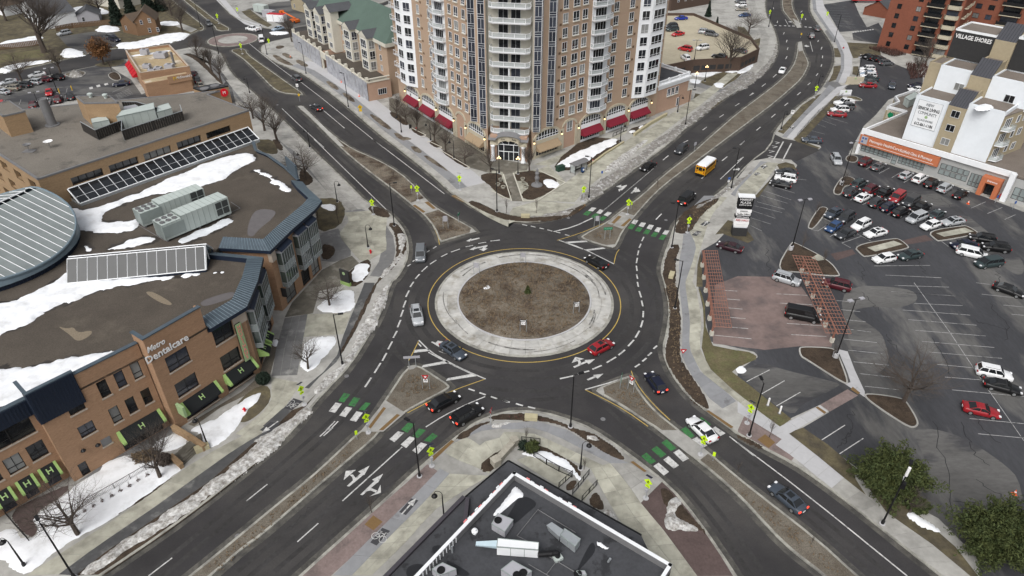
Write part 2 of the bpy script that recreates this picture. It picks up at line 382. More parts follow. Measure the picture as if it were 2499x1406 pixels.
def polyline(mb,pts,w,z):
 l,r=offset(pts,w/2,False),offset(pts,-w/2,False)
 for i in range(len(pts)-1):mb.face([(*r[i],z),(*r[i+1],z),(*l[i+1],z),(*l[i],z)])
 # ========== ground, roads, raised blocks
g0=MB();g0.face([(-2500,-600,-.03),(2500,-600,-.03),(2500,3500,-.03),(-2500,3500,-.03)])
mk('ground',g0,'dirt',kind='structure')
ROAD=sheet('road',[(-260,-20),(260,-20),(300,420),(-300,420)],0,'asphalt')
HA,HB,HC,HD,HN,HT=.140,.144,.136,.148,.132,.128
KB_L='x:697,164 736,179 774,205 830,246 920,324 964,358 984,373 1035,414 1069,442 1094,467'
KB_C='x:1133,494 1189,524 1240,542 1302,544 1354,535 1392,522 1425,501 1466,473'
KB_R='x:1533,424.5 1584,389 1635,350 1681,307 1763,243 1800,222 1856,185 1884,157 1898,123 1896.5,98 1887,67 1868.5,36 1867,0'
BB=block('pavement',W('x:638,131 664,148.5 '+KB_L[2:]+' '+KB_C[2:]+' '+KB_R[2:]+' 1880,-60 1900,-130 1300,-130 1000,-10 780,78 695,95 651,105 636,115'),HB,'concrete')
KA_N='x:545,141 563,179 602,212 640,246 690,292 738,340 779,381 818,417 856,455 894,494 943,514 971,540 992,570 999.5,609 994,642 971,681'
KA_S='x:956,690 935.5,757 907,813 856,895 812,941 764,992 723,1048 640,1120 507,1225 399.5,1305 256,1402 120,1490'
BA=block('pavement',W(KA_N+' '+KA_S[2:]+' -500,1490 -700,330 -200,240 0,207 159,177 223,164 300,147 433,123 481,113 538,128'),HA,'concrete')
KC_S='x:2287,1402 2164,1304 2080,1237 1990,1170 1934,1133 1870,1100 1800,1062 1779,1046 1712,997 1676,967 1640,920 1622,882 1615,849 1625,813 1633,754 1620,690 1610,660 1620,622 1630,596'
KC_N='x:1640,563 1648,545 1681,517 1738,483 1776,453 1828,396 1878,360 1892,313 1957,252 1996,227 2015,201 2035,160 2037,134 2032,112 2012,81 1979,36 1975,8'
BC=block('pavement',W('x:2420,1510 '+KC_S[2:]+' '+KC_N[2:]+' 1985,-40 2030,-120 3000,-130 3600,300 3600,1510'),HC,'concrete')
KD='x:731,1405 912,1243 1035,1130 1110,1068 1135,1050 1150,1036 1189,1018 1225,1007 1264,1002 1328,1006 1392,1025 1446,1046 1528,1102 1635,1184 1707,1271 1794,1399 1850,1490'
BD=block('pavement',W('x:640,1490 '+KD[2:]),HD,'concrete')
BN=block('pavement',W('x:499,74 479,77 435,102 384,110 279,118 212,133 128,154 0,182 -200,215 -450,-120 300,-130 420,0 471,43 497,62'),HN,'grass')
BT=block('pavement',W('x:520,-12 545,15 563,38 602,56 640,69 700,73 780,55 1000,-14 900,-130 440,-130'),HT,'concrete')
M_NW=block('median',W('x:725,260 759,289 820,351 856,384 907,425 958,463 999,496 1033,523 1061,558 1074,593 1083,589 1145,571 1166,565 1112,535 1071,512 1040,489 999,440 953,407 907,384 864,366 825,340 779,302 739,259'),.15,'mulch_tan',.3)
M_GR=block('median',W('x:561,124 580,119 600,121 604,133 633,154 669,179 705,205 746,233 723,231 687,228 664,215 633,182 600,150 580,135'),.15,'grass',.3)
M_FN=block('median',W('x:530,77 568,74 535,56 497,26 455,-6 440,-6 482,30 522,62'),.15,'grass',.3)
M_NE=block('median',W('x:1418,577 1479,545 1510,519 1528,506 1566,478 1620,427 1687,376 1738,330 1800,276 1856,235 1906,196 1934,165 1945,134 1947,104 1956,102 1959,123 1973,151 1973,162 1957,193 1926,221 1884,257 1828,299 1773,340 1712,386 1648,432 1599,473 1551,527 1520,565 1505,599 1497,606 1456,596 1421,583'),.15,'gravel',.3)
M_FR=block('median',W('x:1909,-20 1908,22 1920,39 1945,67 1955,67 1948,47 1936,28 1932,5 1940,-30'),.15,'mulch_tan',.3)
M_SE=block('median',W('x:1452,954 1482,972 1518,992 1571,1028 1607,1050 1679,1107 1740,1156 1800,1209 1884,1301 1934,1349 2007,1404 2080,1470 2170,1470 2088,1402 1996,1318 1870,1220 1800,1165 1730,1105 1661,1054 1600,1005 1569,969 1548,936 1545,917 1533,920 1471,943'),.15,'gravel',.3)
M_SW=block('median',W('x:994,895 943,972 933,987 897,1041 869,1061 818,1110 754,1169 677,1230 600,1294 466,1404 380,1470 440,1470 520,1404 600,1335 638,1310 736,1225 848,1128 912,1074 933,1048 989,1007 1051,974 1094,951 1100,943 1061,918 1021,892'),.15,'gravel',.3)
for pts,par in(('f:1560,610 1700,560 1840,670 1690,715',M_NW),('b:492,1014 545,1012 880,1338 940,1400 880,1385 640,1140',M_NW),('g:1100,800 1240,690 1370,730 1245,855',M_NE),('d:525,372 560,362 572,440 535,448',M_NE),('o:1580,15 1780,15 2070,232 1985,300 1870,240',M_SE),('j:1330,1120 1520,1240 1310,1420 1090,1420',M_SW),('f:2130,895 2145,850 2200,880',M_NW),('g:1075,1010 1180,1000 1155,1035',M_NE),('d:520,245 480,160 535,190 558,240',M_FR),('j:1535,795 1640,790 1600,820 1560,830',M_SW),('k:990,1030 1060,990 1075,1050 1060,1078',M_SE)):
 sheet('refuge',W(pts,.165),.168,'concrete',par)
for pts,par in(('f:1590,632 1612,622 1712,690 1690,702',M_NW),('f:1702,602 1738,592 1812,660 1782,665',M_NW),('g:1140,795 1207,727 1238,737 1168,805',M_NE),('g:1228,825 1312,754 1334,762 1262,832',M_NE),('j:1165,1375 1310,1185 1336,1195 1190,1390',M_SW),('j:1265,1406 1440,1250 1470,1262 1310,1406',M_SW)):
 sheet('tactile_paving',W(pts,.17),.174,'tactile',par)
for pts,par,z in(('f:1955,540 1990,530 2090,590 2075,602',BB,HB),('g:812,670 880,617 900,627 832,680',BB,HB),('k:2042,1222 2070,1217 2305,1375 2280,1388',BC,HC),('n:1750,290 1960,108 1985,122 1788,308',BD,HD),('o:1318,318 1350,310 1478,405 1455,416',BD,HD),('r:0,0 1,0 1,1',BD,HD),('l:985,930 1005,908 1072,962 1050,975',BC,HC+.006),('l:680,1090 700,1080 775,1130 755,1145',BC,HC+.006)):
 if pts[0]!='r':sheet('tactile_paving',W(pts,z+.02),z+.03,'tactile',par)
 # ---- central island
RC=(2.05,93.9)
def circ(r,n=72,c=RC,a0=0):return[(c[0]+r*cos(a0+2*pi*i/n),c[1]+r*sin(a0+2*pi*i/n))for i in range(n)]
AP=MB();ro,ri=circ(15.0),circ(14.55)
AP.prism(circ(14.9),.02,.06)
apr=mk('truck_apron',AP,'gutter',kind='structure')
kb=MB()
for i in range(72):
 j=(i+1)%72
 kb.face([(*ro[i],-.05),(*ro[j],-.05),(*ro[j],.07),(*ro[i],.07)]);kb.face([(*ro[i],.07),(*ro[j],.07),(*ri[j],.10),(*ri[i],.10)])
mk('kerb',kb,'kerb',parent=apr)
for r0,r1 in((11.3,12.9),(12.93,14.55)):
 for k in range(36):
  mb=MB();A=[2*pi*(k+f*.987/3+.006)/36 for f in range(4)]
  top=.17-(r0-11.3)*.02
  pts=[(RC[0]+r0*cos(a),RC[1]+r0*sin(a))for a in A]+[(RC[0]+r1*cos(a),RC[1]+r1*sin(a))for a in A[::-1]]
  mb.prism(pts,.05,top,bottom=False);mk('slab',mb,'concrete_apron',parent=apr)
kb=MB();ro,ri=circ(11.28),circ(11.0)
for i in range(72):
 j=(i+1)%72
 kb.face([(*ro[i],.1),(*ro[j],.1),(*ro[j],.27),(*ro[i],.27)]);kb.face([(*ro[i],.27),(*ro[j],.27),(*ri[j],.27),(*ri[i],.27)])
mk('kerb',kb,'concrete_new',parent=apr)
mound('island_bed',circ(11.05),.2,.75,'mulch_tan',.3,.0,.15,6.,3,kind='structure')
r2=W1('a:2220,380');C2=circ(8.6,48,r2)
block('roundabout_island',C2,.10,'paver_red',.4,it=0);sheet('island_centre',circ(5.0,40,r2),.107,'concrete')
# ---- sheets on the blocks -----------------------------------------------------------------
def beds(data,z,m,par,name='planting_bed',h=.08,rag=.12,res=.3):
 for k,s in enumerate(data.split('|')):
  mound(name,smooth(W(s,z),True,1),z+.012,h,m,res,rag,.4,.4,k+len(s),parent=par)
zb=HB+.004
strip('bike_path',W(KB_L,HB),2.0,4.4,zb,'bikepath',BB)
strip('footway',W(KB_L,HB),4.5,9.0,zb,'concrete_new',BB)
sheet('footway',W('t1:0,440 330,690 620,880 900,1120 1260,1340 1560,1420 1900,1420 2130,1420 2180,1290 1530,1165 1010,820 165,300 0,230',HB),zb+.004,'plaza_dark',BB)
sheet('footway',W('g:545,250 700,400 450,580 290,590 100,560 0,480 0,300 100,310 250,300 440,290',HB),zb+.006,'concrete_tan',BB)
sheet('entry_path',W('g:75,235 290,235 210,330 295,590 190,590 110,330',HB),zb+.010,'plaza_dark',BB)
slabs(BB,W('t2:850,1290 1480,1060 2100,850 2300,740',HB),W('t2:1090,1310 1560,1090 2130,890 2301,790',HB),zb+.012,'concrete_tan',2.2)
slabs(BB,W('g:440,585 700,415 960,230 1250,40 1400,-70',HB),W('g:790,600 890,480 1130,290 1370,120 1580,-20',HB),zb+.008,'concrete_tan',2.6,2)
slabs(BB,W('f:2080,600 2300,740 2499,840 g:180,660 440,585',HB),W('f:1960,530 2090,590 2300,705 2499,780 g:180,790 500,770 800,620',HB),zb+.008,'concrete_tan',2.4,2)
slabs(BB,W('c:1370,1330 1670,1110 1900,960 2100,820 2250,700',HB),W('c:1500,1370 1760,1170 1990,1000 2150,870 2350,700',HB),zb+.008,'concrete_tan',2.4,1)
beds('b:275,440 345,430 375,450 300,475|b:330,510 390,503 465,560 400,560|b:245,525 290,520 390,580 470,625 400,625 310,585|b:460,575 520,567 612,632 545,640|b:750,778 800,768 905,850 850,860|b:905,890 960,880 1060,970 1005,975|b:1165,1095 1215,1085 1405,1225 1345,1240|b:1395,1270 1450,1262 1540,1335 1485,1345|f:1560,70 1620,62 1695,125 1630,135|f:1675,160 1740,150 1960,320 1880,290|f:1475,-20 1530,-25 1600,0 1520,12',HB,'mulch_tan',BB)
beds('t1:0,510 40,440 330,650 250,690 120,600|t1:320,740 420,710 570,830 480,855|t1:600,940 700,905 820,1015 720,1035|t1:790,1080 880,1060 1260,1330 1170,1340|f:2200,350 2340,310 2480,420 2560,560 2400,500|g:-60,320 90,320 115,400 30,440 175,520 180,580 0,490|g:205,320 430,290 690,410 440,575 300,575 280,510 360,460 330,400 220,400|f:2095,600 2180,580 2400,690 2499,730 2499,765 2300,715|g:0,670 200,730 450,750 800,655 870,620 900,640 700,750 400,790 150,780 0,725|g:560,250 900,-30 1240,5 1240,40 940,240 860,250 700,310|t3:800,1190 1180,1090 1640,860 1640,890 940,1330',HB,'mulch',BB)
for s in('t1:320,745 345,715 570,828 550,850 475,862','t1:590,945 620,925 815,1015 800,1035 725,1040','t1:780,1080 810,1070 1250,1330 1230,1352 1170,1355','g:205,320 300,590 440,580 700,410 460,300','g:110,330 190,585 0,490'):
 mb=MB();polyline(mb,W(s,HB+.2),.25,HB+.2);mk('kerb',mb,'cream',parent=BB)
sheet('lawn',W('c:1990,770 2150,700 2400,640 2420,660 2330,760 2250,800 2200,845 2000,800',HB),zb+.01,'grass',BB,1)
sheet('lawn',W('c:1940,890 2060,910 1960,970 1920,950',HB),zb+.01,'grass',BB)
sheet('lawn',W('c:2030,1035 2170,935 2200,960 2100,1040',HB),zb+.012,'grass',BB)
sheet('driveway',W('c:1870,800 2100,870 2310,900 2400,800 2499,730 2430,680 2200,850 1980,790',HB),zb+.004,'concrete_wet',BB)
sheet('lawn',W('d:0,230 60,240 145,350 200,330 195,380 140,560 0,640',HB),zb+.01,'grass',BB)
sheet('bike_path',W('d:95,0 150,0 175,100 255,290 280,330 225,560 100,680 0,750 0,700 190,560 205,300 120,130',HB),zb+.006,'concrete',BB)
# ---- block A
za=HA+.004
sheet('bike_path',W('m:560,1390 900,1140 1500,730 1900,440 2250,190 2499,20 j:130,1330 360,1195 440,1215 250,1400 m:2400,150 2000,500 1500,840 1000,1180 720,1400',HA),za+.0025,'path_dark',BA)
sheet('bike_path',W('j:560,1000 740,850 870,690 930,500 1010,300 1100,80 1130,0 1230,0 1170,180 1060,430 950,620 860,760 700,900 600,1010',HA),za+.0035,'path_dark',BA)
sheet('verge',W('m:720,1400 1000,1180 1500,840 2000,500 2400,150 j:250,1400 440,1215 560,1170 680,1050 m:2499,290 1980,700 1560,1010 1000,1390',HA),za+.0015,'mulch',BA)
strip('bike_path',W(KA_N,HA),-2.6,-5.2,za+.002,'concrete_wet',BA)
sheet('footway',W('j:580,300 1000,290 930,490 530,520',HA),za+.008,'concrete_tan',BA)
slabs(BA,W('m:250,1400 640,1150 1280,745 1740,390 2000,230 2499,-30',HA),W('m:560,1390 900,1140 1500,730 1900,440 2250,190 2560,10',HA),za+.006,'concrete_tan',3.4,1)
slabs(BA,W('j:-100,1440 100,1290 240,1160 245,900',HA),W('j:40,1480 200,1330 370,1190 530,960',HA),za+.007,'concrete_tan',2.6,2)
slabs(BA,W('j:245,890 290,620 370,340',HA),W('j:490,880 550,520 590,300',HA),za+.008,'concrete_wet',1.7,3)
slabs(BA,W('f:920,700 1000,760 880,910 1000,1060 1080,1150',HA),W('f:1180,680 1350,740 1330,900 1350,1050 1150,1170',HA),za+.009,'concrete_tan',2.4,3)
slabs(BA,W('f:310,0 480,130 640,330 760,480 920,690',HA),W('f:440,0 620,170 760,330 900,470 1140,660',HA),za+.006,'concrete',2.2,3)
slabs(BA,W('a:2150,760 2300,950 2499,1100 b:150,1200 400,1406',HA),W('a:2330,800 2420,900 2499,960 b:240,1060 540,1406',HA),za+.006,'concrete',2.4,2)
sheet('footway',W('f:700,900 880,850 1000,1060 1000,1110 850,1170 720,1160',HA),za+.003,'concrete_wet',BA)
sheet('footway',W('j:370,330 440,190 600,20 f:720,1250 900,1150 1010,1110 1080,1180 980,1260 900,1400 j:700,80 640,290 590,300',HA),za+.005,'plaza_dark',BA)
beds('f:650,560 900,560 960,700 900,830 690,900 660,700|f:90,0 260,0 310,100 300,150 120,120',HA,'grass',BA)
beds('f:240,0 310,0 370,100 310,110|f:510,270 580,300 660,390 580,450 510,430|f:720,1000 820,1000 865,1070 800,1150 710,1140|f:1350,800 1430,790 1500,880 1540,960 1520,1080 1430,1200 1280,1350 1240,1400 j:1170,200 1060,430 950,620 860,750 j:900,650 1030,400 1130,200 f:1250,1330 1400,1180 1440,1060 1420,900|f:1150,640 1290,640 1390,720 1340,760 1210,720|f:930,1300 1150,1130 1200,1180 1180,1280 1080,1400 950,1400',HA,'mulch',BA)
sheet('lawn',W('j:0,1060 130,980 230,990 240,1120 150,1230 60,1300 0,1330 -60,1330 -120,1200',HA),za+.012,'grass',BA,1)
sheet('gravel_strip',W('i:1790,1350 2300,1040 2499,870 j:130,830 280,530 320,540 240,850 200,960 100,1050 i:2430,1030 2100,1190 1850,1370',HA),za+.007,'gravel',BA)
sheet('gravel_strip',W('i:1440,1406 1700,1340 m:1700,0 1480,170 900,440 740,510',HA),za+.005,'concrete_wet',BA)
beds('m:1480,560 1600,470 1660,470 1300,720 800,1010 600,1160 560,1170 900,960',HA,'mulch',BA,rag=.3)
beds('m:60,800 400,640 660,520 630,620 300,830 370,990 280,1060',HA,'paver_dark',BA,'patio_bed')
# ---- block D
zd=HD+.004
strip('brick_paving',W('n:520,1400 1220,790 1730,340',HD),-2.6,0,zd,'paver_red',BD)
slabs(BD,W('n:830,1400 1180,1050 1590,650 1850,380',HD),W('n:1010,1400 1290,1110 1710,690 1940,430',HD),zd+.004,'bikepath',3.0,1)
slabs(BD,W('n:1010,1400 1290,1110 1710,690 1940,430',HD),W('n:1200,1400 1500,1110 1780,790 2000,640 2320,450',HD),zd+.004,'concrete_tan',2.6,2)
slabs(BD,W('n:1890,230 2040,310 2200,370 2320,430',HD),W('n:2050,60 2200,130 2280,200 2350,260',HD),zd+.006,'concrete_tan',2.2,3)
slabs(BD,W('n:1960,150 2200,30 2420,0 o:100,20 380,-10 600,60 870,200 1130,330 1240,430',HD),W('n:2000,120 2100,20 2350,-60 o:100,-40 400,-75 700,0 980,180 1230,310 1310,330',HD),zd+.010,'bikepath',2.4,1)
slabs(BD,W('n:2190,370 2350,260 2499,170 o:180,155 480,160 720,290 940,380',HD),W('n:2070,300 2260,130 2480,70 o:100,30 380,40 600,130 870,260 1080,360',HD),zd+.010,'concrete_tan',2.0,1)
slabs(BD,W('o:940,380 1080,640 1220,880 1400,1100 1650,1406',HD),W('o:1130,330 1290,520 1420,710 1640,970 1960,1406',HD),zd+.010,'concrete_tan',2.2,2)
slabs(BD,W('o:1130,330 1290,520 1420,710',HD),W('o:1310,330 1450,420 1640,490',HD),zd+.012,'concrete',2.4,2)
sheet('brick_paving',W('o:1420,710 1640,490 1690,560 1880,790 2100,1080 2300,1406 1960,1406 1640,970',HD),zd+.006,'paver_dark',BD)
beds('k:-60,1300 60,1250 320,1240 560,1290 760,1370 960,1440 o:1000,60 1230,220 1290,310 1180,290 980,170 750,20 600,-50 o:300,-100 k:400,1330 200,1310|n:1990,110 2050,40 2120,0 2250,-60 2420,-100 2340,-60 2200,0 2100,100|n:2200,370 2350,240 2499,160 2420,320 2300,440|o:0,390 90,240 180,160 100,230 20,360',HD,'mulch',BD)
beds('o:290,130 470,160 700,270 860,390 850,480 760,400 500,260 300,200|o:690,560 770,480 830,500 740,610|o:900,700 990,590 1030,640 1090,760 1020,790|o:1590,590 1660,550 1800,720 2000,930 2080,1050 1980,960 1800,900 1650,760',HD,'mulch',BD)
sheet('patio',W('o:240,300 420,240 760,450 640,560',HD),zd+.008,'concrete_tan',BD)
sheet('ramp',W('o:770,640 910,480 990,560 880,690',HD),zd+.008,'concrete_tan',BD)
mb=MB();mb.face([(x,y,zd+.02)for x,y in W('n:1130,915 1215,828 1305,890 1215,972',HD)]);mk('tree_grate',mb,'tactile',parent=BD)
# ---- block C : paths, lots, lawns
zc=HC+.004
LOT=sheet('parking_lot',W('h:0,560 170,500 330,290 500,270 520,225 480,190 400,120 470,35 560,60 700,100 730,70 d:720,1270 560,1230 850,890 1090,880 1000,850 930,760 1060,700 1070,480 1250,480 v1:640,500 1000,640 1000,760 560,960 400,1150 250,1290 v2:60,440 200,440 1230,720 2100,1020 2499,1200 x:2700,560 2700,1500 2400,1500 p:2100,1250 1750,900 1480,760 1000,430 570,110 l:800,1130 790,1110 720,1065 450,1190 0,830 0,770 175,650 170,630 k:2499,660 2080,560 1960,0 g:2000,1060 2140,980 h:0,700',HC),zc,'lot',BC)
LOTZ=zc
sheet('parking_lot',W('d:1010,0 1060,120 1140,260 890,280 850,210 750,40',HC),zc,'lot',BC)
sheet('driveway',W('d:1000,290 1010,350 1230,380 1290,290 1230,200',HC),zc+.001,'lot',BC)
sheet('driveway',W('d:890,370 800,360 760,270 800,255 900,290',HC),zc+.001,'concrete_wet',BC)
sheet('driveway',W('d:300,1160 400,1210 570,1240 720,1310 h:520,190 480,180 380,170 280,160 120,190 0,340 -40,330 d:330,1120',HC),zc+.002,'asphalt',BC)
sheet('driveway',W('d:740,760 880,790 960,760 900,740 880,720 780,700',HC),zc+.002,'concrete_wet',BC)
sheet('worn_asphalt',W('h:1350,400 1700,420 2050,700 2300,900 2499,1050 2499,1200 2350,1150 2100,900 1900,700 1600,560',HC),zc+.003,'lot_old',LOT,2)
sheet('worn_asphalt',W('l:0,790 200,690 400,760 700,830 900,880 870,910 700,1000 560,1060 470,1180 100,880',HC),zc+.003,'lot_old',LOT,2)
sheet('worn_asphalt',W('p:1500,100 1900,150 2300,400 2499,600 2499,1406 2200,1000 1900,700 1700,560 1600,300',HC),zc+.003,'lot_old',LOT,2)
sheet('worn_asphalt',W('l:880,20 1500,40 1600,150 1400,230 1200,200 950,250 1250,420 1300,560 1330,700 1200,820 1050,700 960,480',HC),zc+.003,'lot_old',LOT,2)
REDZ=zc+.006
RED=sheet('brick_lot',W('k:2130,20 h:0,1195 310,1200 560,1290 640,1406 l:830,490 820,560 540,555 110,600 k:2600,640 2110,580 2100,420',HC),REDZ,'lot_red',BC)
def side_pts(a,b):return W(a,HC),W(b,HC)
slabs(BC,*side_pts('x:1745,478 1700,515 1680,560 1700,600 1690,640 1672,690 k:1850,60 1890,350 1880,620 1990,850 2260,1060 2499,1260','x:1775,482 1740,520 1725,555 1712,600 1700,640 1690,690 k:1950,60 2000,350 1980,620 2080,820 2330,1050 2540,1200'),zc+.006,'concrete_tan',2.4,1)
slabs(BC,*side_pts('x:1718,478 1690,505 1670,545 1665,600 k:1780,-180 1790,60 1820,350 1810,700 1900,880 2080,1110 2200,1200','x:1745,478 1700,515 1680,560 1700,600 1690,640 1672,690 k:1850,60 1890,350 1880,620 1990,850 2260,1060 2330,1130'),zc+.006,'bikepath',2.4,1)
slabs(BC,*side_pts('h:0,440 200,230 260,200','h:30,480 140,500 360,210'),zc+.006,'concrete_tan',2.4,1)
slabs(BC,*side_pts('h:-60,480 60,340 150,250 200,190','h:-20,500 0,440 200,230 260,200'),zc+.006,'bikepath',2.6,1)
slabs(BC,*side_pts('d:430,1200 600,1010 760,860 870,760','d:480,1220 650,1020 850,840 960,740'),zc+.006,'concrete_new',2.6,1)
slabs(BC,*side_pts('d:385,1195 560,1000 720,830 800,740','d:430,1200 600,1010 760,860 850,770'),zc+.006,'bikepath',2.6,1)
slabs(BC,*side_pts('d:880,720 930,600 930,480 880,360 790,240 690,90 680,0','d:950,730 1000,600 1000,500 960,380 880,270 780,130 740,0'),zc+.006,'concrete_new',2.6,1)
slabs(BC,*side_pts('d:850,720 900,600 900,480 850,360 750,220 660,90 650,0','d:880,720 930,600 930,480 880,360 790,240 690,90 680,0'),zc+.006,'bikepath',2.6,1)
slabs(BC,*side_pts('l:0,1130 440,1400','l:0,1000 380,1260 550,1406'),zc+.006,'concrete_new',2.6,1)
slabs(BC,*side_pts('p:330,260 490,370 820,640','p:440,160 700,360 930,550'),zc+.006,'concrete_new',2.4,1)
slabs(BC,*side_pts('p:820,640 1200,940 1560,1220 1800,1406','p:930,550 1300,850 1700,1130 2060,1430'),zc+.006,'concrete',2.4,1)
slabs(BC,*side_pts('l:350,1265 720,1070','l:440,1325 790,1125'),zc+.006,'concrete_new',2.2,1)
slabs(BC,*side_pts('l:870,580 960,790 985,870','l:960,600 1030,780 1110,950'),zc+.008,'concrete_new',2.2,1)
slabs(BC,*side_pts('l:930,880 1110,1000','l:985,870 1110,950'),zc+.008,'concrete_new',2.2,1)
slabs(BC,*side_pts('v2:60,390 680,600 1230,760 1900,1010 2499,1240','v2:220,400 690,570 1230,720 1900,960 2499,1180'),zc+.006,'concrete',2.8,1)
sheet('crossing',W('l:720,1065 960,930 1050,985 805,1125',HC),zc+.008,'paver_red',BC)
sheet('crossing',W('h:810,1000 1000,960 1030,1000 860,1060',HC),zc+.008,'paver_dark',BC)
sheet('crossing',W('h:1410,890 1640,835 1710,880 1480,920',HC),zc+.008,'paver_dark',BC)
sheet('brick_paving',W('l:0,1290 60,1160 200,1230 440,1406 200,1406',HC),zc+.006,'paver_red',BC)
sheet('brick_paving',W('p:0,150 60,30 140,60 510,350 470,400 250,300',HC),zc+.007,'paver_red',BC)
mb=MB();mb.face([(x,y,zc+.02)for x,y in W('p:172,215 240,168 330,240 270,290',HC)]);mk('tree_grate',mb,'tactile',parent=BC)
for li,s in enumerate(('k:1970,60 2010,200 2022,420 2000,620 2060,800 2200,980 2499,1200 2499,1010 2290,850 2400,760 2499,680 2110,600 2090,560 2040,420 2030,200 1985,60','l:0,590 100,605 165,640 160,670 0,740 -80,800 -60,640','l:0,840 100,890 470,1190 370,1260 0,980','p:440,155 570,110 790,260 1000,440 1030,560 1120,700 930,550 700,360','p:1000,440 1200,600 1500,800 1900,1150 2100,1406 2060,1430 1700,1130 1300,850','h:150,500 370,270 340,220 420,200 490,220 515,265 490,280 340,290 180,510','d:490,1215 850,840 920,840 620,1170 560,1230 720,1290 700,1300 520,1240','d:350,1150 560,920 700,830 770,800 560,1000 400,1170','d:840,420 900,420 910,500 850,500','d:840,580 905,570 880,690 790,720 830,640','d:940,370 1230,385 1250,480 1010,510 980,440','d:1010,580 1055,580 1060,660 1000,650','g:2130,910 2250,770 2360,800 2460,900 2500,960 2440,990 2200,900','g:1990,1070 1960,1200 1950,1406 2010,1406 2000,1200')):
 sheet('lawn',W(s,HC),zc+.010+li*.0014,'grass' if 'l:' not in s and 'k:' not in s else 'grass_green',BC)
beds('g:1730,880 1800,720 1980,600 2100,560 2200,560 2000,720 1890,905 1790,900|g:1620,1250 1700,1000 1810,1000 1750,1150 1760,1406 1650,1406|k:1640,0 1760,0 1790,200 1810,400 1790,640 1830,780 1940,930 2010,1050 2090,1180 2050,1220 1900,1100 1780,950 1690,820 1640,700 1690,480 1700,250|p:0,180 80,195 250,290 200,290',HC,'mulch',BC)
def island(s,bed='mulch',z=LOTZ,it=2):
 p=smooth(W(s,z+.12),True,it);o=block('lot_island',p,z+.12,bed,.22,parent=BC,kmat='concrete',it=0,base=z)
 mound('planting_bed',offset(ccw(p),.4),z+.10,.12,bed,.3,.05,.4,.5,len(s),parent=BC)
 return o
island('h:600,760 700,600 740,585 785,595 790,620 680,770 640,785')
island('h:812,470 900,330 960,315 1040,350 1000,400 930,410 910,490')
island('h:930,185 960,130 1060,150 1040,210')
island('h:1000,925 1360,860 1420,870 1500,935 1490,955 1120,1030 1080,1010')
island('h:1645,800 1960,750 2010,755 2110,815 2090,830 1770,890 1730,880')
island('h:320,1150 460,900 500,895 800,1050 900,1180 880,1195 700,1185 560,1160')
island('l:530,570 560,555 760,560 850,575 890,640 975,870 940,890 600,670 545,640')
island('l:1112,955 1440,1000 1490,1050 1585,1210 1570,1260 1500,1265 1300,1140 1105,1000')
island('d:880,860 1000,830 1095,865 1080,885 960,850','grass')
sheet('refuge',W('h:1130,950 1360,890 1440,920 1200,985',LOTZ+.13),LOTZ+.26,'concrete_tan',BC)
sheet('refuge',W('h:1730,825 1980,775 2060,810 1800,855',LOTZ+.13),LOTZ+.26,'concrete_tan',BC)
sheet('refuge',W('h:640,1040 700,1005 770,1055 700,1065',LOTZ+.13),LOTZ+.26,'concrete_tan',BC)
# ---- McDonald's / bank lot and residential yards
LOTB=sheet('parking_lot',W('a:0,830 600,690 860,640 1190,560 1400,900 1700,960 2000,960 2150,780 2050,640 1860,520 1700,500 1780,490 2080,640 2200,800 2250,1000 1800,1200 1000,1000 700,950 0,1140 -300,1300 -500,900',HA),za+.006,'lot_old',BA)
sheet('lawn',W('a:890,610 1180,560 1190,600 1080,640 940,640',HA),za+.012,'grass',BA,1)
island('a:1020,720 1050,690 1120,680 1170,760 1080,770','mulch',za+.006)
island('a:600,700 760,670 830,690 780,730 640,730','gravel',za+.006)
sheet('footway',W('a:1060,640 1200,630 1290,690 1400,880 1350,900 1250,760 1130,690',HA),za+.010,'concrete',BA)
beds('a:1750,515 1830,510 1960,600 2060,720 2140,800 2100,800 1990,690 1860,570',HA,'mulch',BA)
sheet('parking_lot',W('a:560,350 900,300 1080,300 1160,400 1080,450 830,520 640,440',HN),HN+.006,'lot_old',BN)
sheet('footway',W('a:1690,480 1830,470 1860,500 1700,520',HA),za+.012,'concrete',BA)
sheet('footway',W('a:1560,200 1700,210 1880,280 1820,310 1700,260',HN),HN+.006,'concrete',BN)
sheet('lawn',W('a:0,520 400,470 480,500 420,540 0,600',HN),HN+.006,'grass_green',BN)
sheet('bike_path',W('a:2060,0 2150,0 2300,180 2499,240 2499,290 2330,230 2180,120',HT),HT+.006,'concrete_new',BT)
sheet('lawn',W('a:2300,110 2380,90 2499,180 b:250,240 210,260 60,190 0,150',HT),HT+.006,'grass',BT)
sheet('yard',W('b:0,90 130,60 300,20 600,0 600,250 420,270 380,260 250,200 60,100',HT),HT+.004,'lot_old',BT)
def crack(pts,z,par,n=9,w=.05,seed=1,m='crack'):
 rnd=random.Random(seed);mb=MB()
 for k,s in enumerate(pts):
  p=resample(W(s,z),n);q=[p[0]]+[(x+rnd.uniform(-.45,.45),y+rnd.uniform(-.45,.45))for x,y in p[1:-1]]+[p[-1]];polyline(mb,q,w,z+k*.0003)
 mk('crack',mb,m,parent=par)
